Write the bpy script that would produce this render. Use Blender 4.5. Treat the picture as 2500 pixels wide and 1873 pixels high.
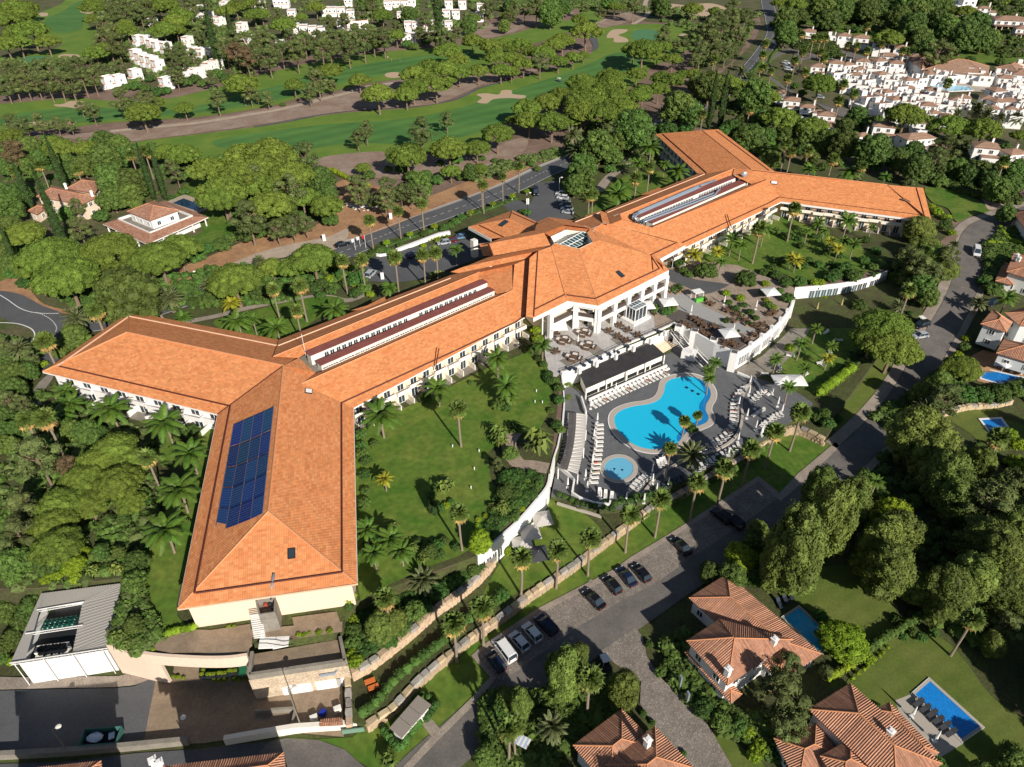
import bpy, math, random
from mathutils import Vector, Matrix, Euler
random.seed(7)
PI=math.pi
for _o in list(bpy.data.objects): bpy.data.objects.remove(_o)
SC=bpy.context.scene
COL=SC.collection
# ------------------------------------------------------------------ camera
F_PX=1747.85; PITCH=math.radians(36.612); ROLL=math.radians(-0.6248); CAMZ=96.0
cam=bpy.data.cameras.new('camera'); cam.sensor_width=36; cam.lens=F_PX/2500*36
cam.clip_start=1; cam.clip_end=6000
camo=bpy.data.objects.new('camera',cam); COL.objects.link(camo)
CM=Matrix.Rotation(PI/2-PITCH,3,'X')@Matrix.Rotation(ROLL,3,'Z')
camo.matrix_world=Matrix.Translation((0,0,CAMZ))@CM.to_4x4()
SC.camera=camo
# ------------------------------------------------------------------ sky, sun, exposure
SUN_AZ=math.radians(152.0); SUN_EL=math.radians(29.0)
w=bpy.data.worlds.new("World"); SC.world=w; w.use_nodes=True
nt=w.node_tree; bg=nt.nodes['Background']
sky=nt.nodes.new('ShaderNodeTexSky'); sky.sky_type='NISHITA'; sky.sun_disc=False
sky.sun_elevation=SUN_EL; sky.sun_rotation=SUN_AZ; sky.air_density=1.0; sky.dust_density=0.6
nt.links.new(sky.outputs[0],bg.inputs[0]); bg.inputs[1].default_value=0.05
sl=bpy.data.lights.new('sun','SUN'); sl.energy=4.6; sl.angle=math.radians(0.53); sl.color=(1.0,0.93,0.83)
so=bpy.data.objects.new('sun',sl); COL.objects.link(so)
sdir=Vector((math.sin(SUN_AZ)*math.cos(SUN_EL),math.cos(SUN_AZ)*math.cos(SUN_EL),math.sin(SUN_EL)))
so.rotation_euler=sdir.to_track_quat('Z','Y').to_euler(); so.location=(0,0,150)
SC.view_settings.view_transform='Standard'; SC.view_settings.look='None'
SC.view_settings.exposure=0.42; SC.view_settings.gamma=1.0; SC.view_settings.use_curve_mapping=False
# ------------------------------------------------------------------ survey: photo point -> point on the terrain
def ray(px,py):
    return CM@Vector(((px-1250)/F_PX,-(py-936.5)/F_PX,-1.0))
def at(px,py,z):
    d=ray(px,py); t=(z-CAMZ)/d.z
    return Vector((d.x*t,d.y*t,z))
def toward(px,py,az,s,p0):
    """where the sight line meets the plane through p0 that falls towards azimuth az with slope s"""
    d=ray(px,py); n=Vector((math.sin(az)*s,math.cos(az)*s,1.0)); o=Vector((0,0,CAMZ))
    t=(n.dot(p0-o))/n.dot(d); return o+d*t
S=3.4516
def K(ox,oy,pts,s=S):
    return [(ox+p[0]/s,oy+p[1]/s)+tuple(p[2:]) for p in pts]
def inpoly(x,y,poly):
    c=False; n=len(poly); j=n-1
    for i in range(n):
        xi,yi=poly[i][0],poly[i][1]; xj,yj=poly[j][0],poly[j][1]
        if (yi>y)!=(yj>y) and x<(xj-xi)*(y-yi)/(yj-yi)+xi: c=not c
        j=i
    return c
LOWZ=-7.0
def zlow(y):
    return LOWZ+7.0*min(1,max(0,(y-125)/80))
Z_POOL=-4.2; Z_GARD=-5.2
# edges of the raised grounds, surveyed along their top edges
PLATEAU_PX=[(-900,1400),(-200,1440),(86,1438),(303,1412),(314,1450),(272,1578),(300,1585),(350,1597),(385,1602),(395,1556),(516,1547),(610,1536),
  (613,1556),(680,1562),(722,1560),(815,1545),(836,1520),(840,1500),(870,1470),(960,1432),(1060,1400),(1120,1375),(1165,1358),(1195,1335),(1230,1305),(1270,1268),(1305,1228),(1340,1180),
  (1345,1140),(1362,1100),(1374,1040),(1378,980),(1371,912),(1390,906),(1450,880),(1520,846),(1600,812),(1648,790),
  (1655,798),(1700,820),(1745,845),(1797,868),(1860,825),(1900,790),(1925,762),(1937,742),(1940,706),(2000,702),(2080,690),(2130,678),(2166,665),
  (2215,640),(2290,610),(2330,590),(2360,545),(2400,505),(2520,470),(3300,360)]
PLATEAU=[at(x,y,0) for x,y in PLATEAU_PX]+[Vector((900,420,0)),Vector((-900,420,0))]
POOL_PX=[(1371,935),(1372,1000),(1362,1110),(1352,1180),(1345,1212),(1395,1225),(1410,1238),(1480,1246),(1530,1242),(1590,1213),(1660,1178),(1730,1142),(1800,1108),(1870,1070),(1930,1030),(1975,1010),(2030,1020),(2080,960),(2130,890),(2190,800),(2240,700),(2200,560)]
GARD_PX=[(1100,1480),(1210,1380),(1330,1150),(1500,1150),(1900,1000),(2010,1000),(2035,1040),(2014,1070),(1960,1042),(1935,1044),(1893,1060),(1850,1090),(1800,1122),(1760,1142),(1700,1180),(1640,1213),(1600,1230),(1545,1270),(1500,1303),(1440,1348),(1390,1385),(1330,1425),(1300,1445),(1243,1488),(1200,1520),(1140,1560),(1105,1590),(1065,1620),(1010,1670),(960,1725),(915,1755),(888,1770),(848,1760),(850,1640)]
TERR_PX=[(852,1637),(905,1612),(960,1570),(1010,1530),(1060,1485),(1110,1450),(1160,1410),(1190,1380),(1230,1300),(1100,1300),(860,1400),(835,1560)]
POOLP=[at(x,y,Z_POOL) for x,y in POOL_PX]
GARDP=[at(x,y,Z_GARD) for x,y in GARD_PX]
Z_TERR=-3.2
TERRP=[at(x,y,Z_TERR) for x,y in TERR_PX]
def gp(px,py,up=0.0):
    """photo point -> terrain"""
    for z,poly in ((0.0,PLATEAU),(Z_TERR,TERRP),(Z_POOL,POOLP),(Z_GARD,GARDP)):
        p=at(px,py,z)
        if inpoly(p.x,p.y,poly): return Vector((p.x,p.y,z+up))
    z=0.0
    for _ in range(25):
        p=at(px,py,z); z=0.5*z+0.5*zlow(p.y)
    p=at(px,py,z); return Vector((p.x,p.y,zlow(p.y)+up))
def lowp(px,py,up=0.0):
    z=0.0
    for _ in range(25):
        p=at(px,py,z); z=0.5*z+0.5*zlow(p.y)
    p=at(px,py,z); return Vector((p.x,p.y,zlow(p.y)+up))
def gz(x,y):
    for z,poly in ((0.0,PLATEAU),(Z_TERR,TERRP),(Z_POOL,POOLP),(Z_GARD,GARDP)):
        if inpoly(x,y,poly): return z
    return zlow(y)
def stand(px,py,h):
    """plan position of something whose point h metres above its foot shows at px,py"""
    z0=0.0
    for _ in range(12):
        p=at(px,py,z0+h); z0=0.6*gz(p.x,p.y)+0.4*z0
    p=at(px,py,gz(p.x,p.y)+h); return Vector((p.x,p.y,gz(p.x,p.y)))
def ppm(p):
    """pixels per metre at p"""
    q=CM.transposed()@(Vector(p)-Vector((0,0,CAMZ))); return F_PX/-q.z
def topx(p):
    q=CM.transposed()@(Vector(p)-Vector((0,0,CAMZ))); return (1250+F_PX*q.x/-q.z, 936.5-F_PX*q.y/-q.z)
def AZ(d): return math.radians(d)
PHI=49.46
# ------------------------------------------------------------------ materials
def mat(name,col,rough=0.8,var=0.0,scale=1.0,col2=None,bump=0.0,bscale=None,metal=0.0,spec=0.3,detail=4,coords='obj',island=0.0,objrand=0.0,alpha=None,trans=0.0,emit=None,stretch=None,dist=0.0,stripes=None):
    m=bpy.data.materials.new(name); m.use_nodes=True; n=m.node_tree; N=n.nodes; L=n.links
    b=N['Principled BSDF']; b.inputs['Roughness'].default_value=rough; b.inputs['Metallic'].default_value=metal
    b.inputs['Specular IOR Level'].default_value=spec
    b.inputs['Base Color'].default_value=(*col,1)
    tc=N.new('ShaderNodeTexCoord'); src=tc.outputs['Object'] if coords=='obj' else tc.outputs['UV']
    if stretch:
        mp=N.new('ShaderNodeMapping'); mp.inputs['Scale'].default_value=stretch; L.new(src,mp.inputs[0]); src=mp.outputs[0]
    last=None
    if col2 is not None:
        nz=N.new('ShaderNodeTexNoise'); nz.inputs['Scale'].default_value=scale; nz.inputs['Detail'].default_value=detail; nz.inputs['Distortion'].default_value=dist
        nz.inputs['Roughness'].default_value=0.62
        L.new(src,nz.inputs['Vector'])
        cr=N.new('ShaderNodeValToRGB'); cr.color_ramp.elements[0].position=0.36; cr.color_ramp.elements[1].position=0.64
        cr.color_ramp.elements[0].color=(*col,1); cr.color_ramp.elements[1].color=(*col2,1)
        L.new(nz.outputs['Fac'],cr.inputs[0]); last=cr.outputs[0]
    if var>0:
        nz=N.new('ShaderNodeTexNoise'); nz.inputs['Scale'].default_value=(bscale or scale*7); nz.inputs['Detail'].default_value=5
        L.new(src,nz.inputs['Vector'])
        mr=N.new('ShaderNodeMapRange'); mr.inputs[1].default_value=0.3; mr.inputs[2].default_value=0.7
        mr.inputs[3].default_value=1-var; mr.inputs[4].default_value=1+var; L.new(nz.outputs['Fac'],mr.inputs[0])
        last=mul(N,L,last,col,mr.outputs[0])
    if stripes:
        wv=N.new('ShaderNodeTexWave'); wv.inputs['Scale'].default_value=stripes[0]; wv.inputs['Distortion'].default_value=1.5; wv.inputs['Detail'].default_value=1
        mp=N.new('ShaderNodeMapping'); mp.inputs['Rotation'].default_value=(0,0,stripes[1]); L.new(tc.outputs['Object'],mp.inputs[0]); L.new(mp.outputs[0],wv.inputs['Vector'])
        mr=N.new('ShaderNodeMapRange'); mr.inputs[3].default_value=1-stripes[2]; mr.inputs[4].default_value=1+stripes[2]; L.new(wv.outputs['Fac'],mr.inputs[0]); last=mul(N,L,last,col,mr.outputs[0])
    if island>0:
        g=N.new('ShaderNodeNewGeometry'); mr=N.new('ShaderNodeMapRange'); mr.inputs[3].default_value=1-island; mr.inputs[4].default_value=1+island
        L.new(g.outputs['Random Per Island'],mr.inputs[0]); last=mul(N,L,last,col,mr.outputs[0])
    if objrand>0:
        g=N.new('ShaderNodeObjectInfo'); mr=N.new('ShaderNodeMapRange'); mr.inputs[3].default_value=1-objrand; mr.inputs[4].default_value=1+objrand
        L.new(g.outputs['Random'],mr.inputs[0])
        last=mul(N,L,last,col,mr.outputs[0])
        hs=N.new('ShaderNodeHueSaturation'); mr2=N.new('ShaderNodeMapRange'); mr2.inputs[3].default_value=0.5-objrand*0.07; mr2.inputs[4].default_value=0.5+objrand*0.07
        fr=N.new('ShaderNodeMath'); fr.operation='FRACT'; fm=N.new('ShaderNodeMath'); fm.operation='MULTIPLY'; fm.inputs[1].default_value=7.31
        L.new(g.outputs['Random'],fm.inputs[0]); L.new(fm.outputs[0],fr.inputs[0]); L.new(fr.outputs[0],mr2.inputs[0]); L.new(mr2.outputs[0],hs.inputs['Hue']); L.new(last,hs.inputs['Color']); last=hs.outputs[0]
    if last is not None: L.new(last,b.inputs['Base Color'])
    if bump>0:
        nz=N.new('ShaderNodeTexNoise'); nz.inputs['Scale'].default_value=(bscale or scale*6); nz.inputs['Detail'].default_value=5
        L.new(src,nz.inputs['Vector']); bp=N.new('ShaderNodeBump'); bp.inputs['Strength'].default_value=bump; bp.inputs['Distance'].default_value=0.1
        L.new(nz.outputs['Fac'],bp.inputs['Height']); L.new(bp.outputs[0],b.inputs['Normal'])
    if trans>0: b.inputs['Transmission Weight'].default_value=trans
    return m
def mul(N,L,last,col,fac):
    mx=N.new('ShaderNodeMix'); mx.data_type='RGBA'; mx.blend_type='MULTIPLY'; mx.inputs[0].default_value=1.0
    if last is not None: L.new(last,mx.inputs[6])
    else: mx.inputs[6].default_value=(*col,1)
    L.new(fac,mx.inputs[7]); return mx.outputs[2]
def tile_mat(name,base,dark,pale,tw=0.30,tl=0.45,bump=0.35,stain=0.25):
    """clay roof tiles in UV metres: columns run up the slope, courses across"""
    m=bpy.data.materials.new(name); m.use_nodes=True; n=m.node_tree; N=n.nodes; L=n.links
    b=N['Principled BSDF']; b.inputs['Roughness'].default_value=0.85; b.inputs['Specular IOR Level'].default_value=0.2
    uv=N.new('ShaderNodeTexCoord').outputs['UV']
    br=N.new('ShaderNodeTexBrick'); br.offset=0.0; br.inputs['Scale'].default_value=1.0
    br.inputs['Brick Width'].default_value=tw*2; br.inputs['Row Height'].default_value=tl; br.inputs['Mortar Size'].default_value=0.012; br.inputs['Bias'].default_value=-0.1
    br.inputs['Color1'].default_value=(*base,1); br.inputs['Color2'].default_value=(*pale,1); br.inputs['Mortar'].default_value=(*[c*0.6 for c in base],1)
    L.new(uv,br.inputs['Vector'])
    # patches where batches of tiles differ
    mp=N.new('ShaderNodeMapping'); mp.inputs['Scale'].default_value=(0.5,1.1,1); L.new(uv,mp.inputs[0])
    nz=N.new('ShaderNodeTexNoise'); nz.inputs['Scale'].default_value=0.55; nz.inputs['Detail'].default_value=6; nz.inputs['Roughness'].default_value=0.7; L.new(mp.outputs[0],nz.inputs['Vector'])
    cr=N.new('ShaderNodeValToRGB'); cr.color_ramp.elements[0].position=0.35; cr.color_ramp.elements[1].position=0.7
    cr.color_ramp.elements[0].color=(*dark,1); cr.color_ramp.elements[1].color=(*pale,1); L.new(nz.outputs['Fac'],cr.inputs[0])
    mx=N.new('ShaderNodeMix'); mx.data_type='RGBA'; mx.inputs[0].default_value=stain; L.new(br.outputs['Color'],mx.inputs[6]); L.new(cr.outputs[0],mx.inputs[7])
    # single tiles of another shade
    sn=N.new('ShaderNodeMapping'); sn.inputs['Scale'].default_value=(1/(tw*2),1/tl,1); L.new(uv,sn.inputs[0])
    fl=N.new('ShaderNodeVectorMath'); fl.operation='FLOOR'; L.new(sn.outputs[0],fl.inputs[0])
    wn=N.new('ShaderNodeTexWhiteNoise'); L.new(fl.outputs[0],wn.inputs['Vector'])
    mr=N.new('ShaderNodeMapRange'); mr.inputs[3].default_value=0.86; mr.inputs[4].default_value=1.12; L.new(wn.outputs['Value'],mr.inputs[0])
    out=mul(N,L,mx.outputs[2],base,mr.outputs[0]); L.new(out,b.inputs['Base Color'])
    # relief: round cover tiles and lapped courses
    sp=N.new('ShaderNodeSeparateXYZ'); L.new(uv,sp.inputs[0])
    m1=N.new('ShaderNodeMath'); m1.operation='MULTIPLY'; m1.inputs[1].default_value=PI/tw; L.new(sp.outputs[0],m1.inputs[0])
    m2=N.new('ShaderNodeMath'); m2.operation='SINE'; L.new(m1.outputs[0],m2.inputs[0])
    m3=N.new('ShaderNodeMath'); m3.operation='ABSOLUTE'; L.new(m2.outputs[0],m3.inputs[0])
    m4=N.new('ShaderNodeMath'); m4.operation='MULTIPLY'; m4.inputs[1].default_value=1/tl; L.new(sp.outputs[1],m4.inputs[0])
    m5=N.new('ShaderNodeMath'); m5.operation='FRACT'; L.new(m4.outputs[0],m5.inputs[0])
    m6=N.new('ShaderNodeMath'); m6.operation='MULTIPLY_ADD'; m6.inputs[1].default_value=-0.35; L.new(m5.outputs[0],m6.inputs[0]); L.new(m3.outputs[0],m6.inputs[2])
    bp=N.new('ShaderNodeBump'); bp.inputs['Strength'].default_value=bump; bp.inputs['Distance'].default_value=0.08; L.new(m6.outputs[0],bp.inputs['Height']); L.new(bp.outputs[0],b.inputs['Normal'])
    return m
# ------------------------------------------------------------------ mesh helpers
class MB:
    def __init__(s): s.v=[]; s.f=[]; s.mi=[]; s.uv=[]
    def quad(s,a,b,c,d,mi=0): s.poly([a,b,c,d],mi)
    def poly(s,pts,mi=0,uvs=None):
        k=len(s.v); s.v+= [tuple(p) for p in pts]; s.f.append(tuple(range(k,k+len(pts)))); s.mi.append(mi); s.uv.append(uvs)
    def box(s,c,sx,sy,sz,rot=0.0,mi=0,M=None):
        """c = centre of the bottom face"""
        ca,sa=math.cos(rot),math.sin(rot); P=[]
        for z in (0,sz):
            for x,y in ((-1,-1),(1,-1),(1,1),(-1,1)):
                X=x*sx/2; Y=y*sy/2; p=Vector((c[0]+X*ca-Y*sa,c[1]+X*sa+Y*ca,c[2]+z)); P.append(M@p if M else p)
        k=len(s.v); s.v+=[tuple(p) for p in P]
        for f in ((3,2,1,0),(4,5,6,7),(0,1,5,4),(1,2,6,5),(2,3,7,6),(3,0,4,7)):
            s.f.append(tuple(k+i for i in f)); s.mi.append(mi); s.uv.append(None)
    def prism(s,pts,z0,z1,mi=0,top=True,bottom=False,mtop=None,ztop=None):
        n=len(pts); k=len(s.v); s.v+=[(p[0],p[1],z0) for p in pts]+[(p[0],p[1],z1) for p in pts]
        ar=sum(pts[i][0]*pts[(i+1)%n][1]-pts[(i+1)%n][0]*pts[i][1] for i in range(n))
        for i in range(n):
            j=(i+1)%n; f=(k+i,k+j,k+n+j,k+n+i); s.f.append(f if ar>0 else f[::-1]); s.mi.append(mi); s.uv.append(None)
        if top:
            f=tuple(k+n+i for i in range(n)); s.f.append(f if ar>0 else f[::-1]); s.mi.append(mi if mtop is None else mtop); s.uv.append(None)
        if bottom:
            f=tuple(k+i for i in range(n)); s.f.append(f[::-1] if ar>0 else f); s.mi.append(mi); s.uv.append(None)
    def tube(s,pts,r,n=6,mi=0,cap=True):
        """pts list of Vector, r number or list"""
        P=[Vector(p) for p in pts]; k0=len(s.v); m=len(P)
        for i,p in enumerate(P):
            t=(P[min(i+1,m-1)]-P[max(i-1,0)])
            if t.length<1e-6: t=Vector((0,0,1))
            t.normalize(); a=t.orthogonal().normalized(); b=t.cross(a); rr=r[i] if isinstance(r,(list,tuple)) else r
            for j in range(n):
                an=2*PI*j/n; q=p+(a*math.cos(an)+b*math.sin(an))*rr; s.v.append(tuple(q))
        for i in range(m-1):
            for j in range(n):
                j2=(j+1)%n; s.f.append((k0+i*n+j,k0+i*n+j2,k0+(i+1)*n+j2,k0+(i+1)*n+j)); s.mi.append(mi); s.uv.append(None)
        if cap:
            s.f.append(tuple(k0+(m-1)*n+j for j in range(n))); s.mi.append(mi); s.uv.append(None)
            s.f.append(tuple(k0+j for j in range(n))[::-1]); s.mi.append(mi); s.uv.append(None)
    def blob(s,c,rx,ry,rz,seed=0,jit=0.15,seg=6,rings=4,mi=0):
        rnd=random.Random(seed); k=len(s.v); c=Vector(c)
        s.v.append(tuple(c+Vector((0,0,rz))))
        for i in range(1,rings):
            th=PI*i/rings
            for j in range(seg):
                ph=2*PI*(j+0.5*(i%2))/seg; q=1+rnd.uniform(-jit,jit)
                s.v.append(tuple(c+Vector((rx*math.sin(th)*math.cos(ph)*q,ry*math.sin(th)*math.sin(ph)*q,rz*math.cos(th)*q))))
        s.v.append(tuple(c-Vector((0,0,rz))))
        for j in range(seg):
            j2=(j+1)%seg; s._f((k,k+1+j,k+1+j2),mi)
            for i in range(rings-2):
                a=k+1+i*seg; b=a+seg; s._f((a+j,b+j,b+j2,a+j2),mi)
            a=k+1+(rings-2)*seg; s._f((a+j,k+1+(rings-1)*seg,a+j2),mi)
    def _f(s,f,mi): s.f.append(f); s.mi.append(mi); s.uv.append(None)
    def mesh(s,name,mats,smooth=False):
        me=bpy.data.meshes.new(name); me.from_pydata(s.v,[],s.f)
        for m in (mats if isinstance(mats,(list,tuple)) else [mats]): me.materials.append(m)
        me.polygons.foreach_set('material_index',s.mi)
        if any(u is not None for u in s.uv):
            ul=me.uv_layers.new(name='UVMap'); d=ul.data; i=0
            for p,u in zip(me.polygons,s.uv):
                for q in range(p.loop_total):
                    if u is not None: d[p.loop_start+q].uv=u[q]
        if smooth: me.polygons.foreach_set('use_smooth',[True]*len(me.polygons))
        me.update(); return me
    def build(s,name,mats,parent=None,smooth=False,**kw):
        o=bpy.data.objects.new(name,s.mesh(name,mats,smooth)); COL.objects.link(o)
        if parent is not None: o.parent=parent
        tag(o,**kw); return o
def tag(o,label=None,cat=None,group=None,kind=None):
    if label: o['label']=label
    if cat: o['category']=cat
    if group: o['group']=group
    if kind: o['kind']=kind
    return o
def empty(name,loc=(0,0,0),rz=0.0,label=None,cat=None,group=None):
    o=bpy.data.objects.new(name,None); COL.objects.link(o); o.location=loc; o.rotation_euler=(0,0,rz); o.empty_display_size=0.5
    return tag(o,label,cat,group)
def copy_tree(o,parent=None):
    c=o.copy(); COL.objects.link(c); c.parent=parent
    for ch in o.children: copy_tree(ch,c)
    return c
def obj_at(name,me,loc,rz=0.0,sc=(1,1,1),parent=None,**kw):
    o=bpy.data.objects.new(name,me); COL.objects.link(o); o.location=loc; o.rotation_euler=(0,0,rz); o.scale=sc
    if parent is not None: o.parent=parent
    return tag(o,**kw)
def rebase(root,loc):
    """children modelled in world coordinates keep their place under an empty standing at loc"""
    for c in root.children: c.location=c.location-Vector(loc)
def smooth_px(pts,n=5,closed=True):
    out=[]; m=len(pts)
    rng=range(m) if closed else range(m-1)
    for i in rng:
        if closed: p0,p1,p2,p3=[pts[(i+k-1)%m] for k in range(4)]
        else: p0,p1,p2,p3=pts[max(i-1,0)],pts[i],pts[i+1],pts[min(i+2,m-1)]
        for k in range(n):
            t=k/n; out.append(tuple(0.5*((2*p1[a])+(-p0[a]+p2[a])*t+(2*p0[a]-5*p1[a]+4*p2[a]-p3[a])*t*t+(-p0[a]+3*p1[a]-3*p2[a]+p3[a])*t**3) for a in range(len(p1))))
    if not closed: out.append(tuple(pts[-1]))
    return out
from mathutils.geometry import tessellate_polygon
def clipy(P,c,sg):
    out=[]; n=len(P)
    for i in range(n):
        a,b=P[i],P[(i+1)%n]; ia=(a[1]-c)*sg>=0; ib=(b[1]-c)*sg>=0
        if ia: out.append(a)
        if ia!=ib:
            t=(c-a[1])/(b[1]-a[1]); out.append((a[0]+(b[0]-a[0])*t,c))
    return out
def sheet(name,pts3,m,parent=None,skirt=0.0,**kw):
    """flat or gently bent patch through 3D outline points"""
    b=MB(); k=[tuple(p) for p in pts3]; b.v=list(k)
    if kw.pop('bands',None):
        b.v=[]; up=k[0][2]-zlow(k[0][1])
        for lo,hi in ((-1e4,125),(125,205),(205,1e5)):
            q=clipy(clipy([p[:2] for p in k],lo,1),hi,-1)
            if len(q)<3: continue
            n0=len(b.v); b.v+=[(x,y,zlow(y)+up) for x,y in q]
            for t in tessellate_polygon([[Vector((x,y,0)) for x,y in q]]):
                a,bb,c=[Vector(b.v[n0+i]) for i in t]; f=tuple(n0+i for i in t)
                b._f(f if (bb-a).cross(c-a).z>0 else f[::-1],0)
        return b.build(name,m,parent,**kw)
    tris=tessellate_polygon([[Vector((p[0],p[1],0)) for p in k]])
    for t in tris:
        a,bb,c=[Vector(k[i]) for i in t]
        nn=(bb-a).cross(c-a)
        b._f(tuple(t) if nn.z>0 else tuple(t)[::-1],0)
    return b.build(name,m,parent,**kw)
def patch(name,px,m,up,smooth=True,low=False,n=5,**kw):
    pts=smooth_px(px,n) if smooth else px
    fn=lowp if low else (lambda x,y,u: at(x,y,0)+Vector((0,0,u)))
    return sheet(name,[fn(x,y,up) for x,y in pts],m,bands=low,**kw)
def strip(name,ctr,width,m,up=0.0,n=6,off=0.0,z=None,dash=None,parent=None,**kw):
    """ribbon along photo points; ctr given in px, low = follow the terrain"""
    c=smooth_px(ctr,n,False); P=[(gp(x,y) if z is None else at(x,y,z)) for x,y in c]
    b=MB(); pts=[]
    for i,p in enumerate(P):
        t=(P[min(i+1,len(P)-1)]-P[max(i-1,0)]); t.z=0; t.normalize(); nrm=Vector((-t.y,t.x,0)); wd=width[0] if isinstance(width,tuple) else width
        o=p+nrm*off; pts.append((o+nrm*wd/2+Vector((0,0,up)),o-nrm*wd/2+Vector((0,0,up))))
    acc=0
    for i in range(len(pts)-1):
        if dash and (i%2): continue
        b.quad(pts[i][1],pts[i+1][1],pts[i+1][0],pts[i][0])
    return b.build(name,m,parent,**kw)
def wall_line(b,P,z0,z1,th,mi=0,side=0):
    """wall along world points P (Vectors); z0,z1 numbers or lists"""
    n=len(P); L=[];R=[]
    for i,p in enumerate(P):
        t=(P[min(i+1,n-1)]-P[max(i-1,0)]); t.z=0; t.normalize(); nr=Vector((-t.y,t.x,0))
        L.append(p+nr*(th/2+side*th/2)); R.append(p-nr*(th/2-side*th/2))
    g=lambda z,i: z[i] if isinstance(z,(list,tuple)) else z
    for i in range(n-1):
        a,c=L[i],L[i+1]; d,e=R[i],R[i+1]
        V=lambda p,z: (p.x,p.y,z)
        b.quad(V(d,g(z0,i)),V(e,g(z0,i+1)),V(e,g(z1,i+1)),V(d,g(z1,i)),mi)
        b.quad(V(c,g(z0,i+1)),V(a,g(z0,i)),V(a,g(z1,i)),V(c,g(z1,i+1)),mi)
        b.quad(V(d,g(z1,i)),V(e,g(z1,i+1)),V(c,g(z1,i+1)),V(a,g(z1,i)),mi)
    for i in (0,n-1):
        V=lambda p,z: (p.x,p.y,z)
        b.quad(V(L[i],g(z0,i)),V(R[i],g(z0,i)),V(R[i],g(z1,i)),V(L[i],g(z1,i)),mi)
# ------------------------------------------------------------------ ground materials
M={}
M['earth']=mat('pine_litter_earth',(0.155,0.100,0.074),0.95,col2=(0.235,0.165,0.128),scale=0.09,var=0.18,bscale=1.3)
M['soil']=mat('dark_garden_soil',(0.060,0.058,0.026),0.95,col2=(0.070,0.090,0.024),scale=0.25,var=0.25,bscale=2.0)  # dark soil colour mottled with green
M['scrub']=mat('rough_ground_cover',(0.060,0.085,0.022),0.95,col2=(0.13,0.105,0.060),scale=0.12,var=0.3,bscale=1.5)
M['fair']=mat('fairway_grass',(0.055,0.150,0.032),0.9,col2=(0.085,0.190,0.040),stripes=(.035,.9,.10),scale=0.05,var=0.07,bscale=0.6,stretch=(0.35,1,1),detail=3)
M['semi']=mat('semi_rough_grass',(0.095,0.180,0.022),0.9,col2=(0.145,0.215,0.030),scale=0.07,var=0.12,bscale=1.0)
M['green']=mat('putting_green',(0.075,0.200,0.085),0.9,var=0.05,scale=0.3)
M['lawn']=mat('garden_lawn',(0.060,0.138,0.012),0.9,col2=(0.135,0.180,0.028),scale=0.10,var=0.22,bscale=0.9,dist=1.2,detail=8)
M['lawn2']=mat('villa_lawn',stripes=(.12,1.1,.05),col=(0.085,0.125,0.018),rough=0.9,col2=(0.120,0.145,0.030),scale=0.2,var=0.16,bscale=3.5)
M['sand']=mat('bunker_sand',(0.46,0.34,0.23),0.95,var=0.08,scale=0.6)
M['track']=mat('sandy_track',(0.44,0.36,0.28),0.95,col2=(0.36,0.28,0.215),scale=0.3,var=0.1)
M['waste']=mat('bare_waste_ground',(0.31,0.235,0.185),0.95,col2=(0.23,0.155,0.115),scale=0.12,var=0.15,bscale=1.5)
M['orange']=mat('orange_clay_ground',(0.42,0.245,0.125),0.95,col2=(0.29,0.155,0.085),scale=0.15,var=0.15,bscale=1.4)
M['asph']=mat('grey_asphalt',(0.085,0.088,0.095),0.9,col2=(0.105,0.108,0.113),scale=0.12,var=0.10,bscale=2.5,bump=0.1)
M['asph2']=mat('pale_worn_asphalt',(0.125,0.114,0.106),0.9,col2=(0.170,0.153,0.138),scale=0.25,var=0.14,bscale=3,bump=0.1)
M['brownyard']=mat('dusty_brown_paving',(0.22,0.165,0.115),0.9,col2=(0.30,0.225,0.155),scale=0.35,var=0.12,bscale=2.5)
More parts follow.
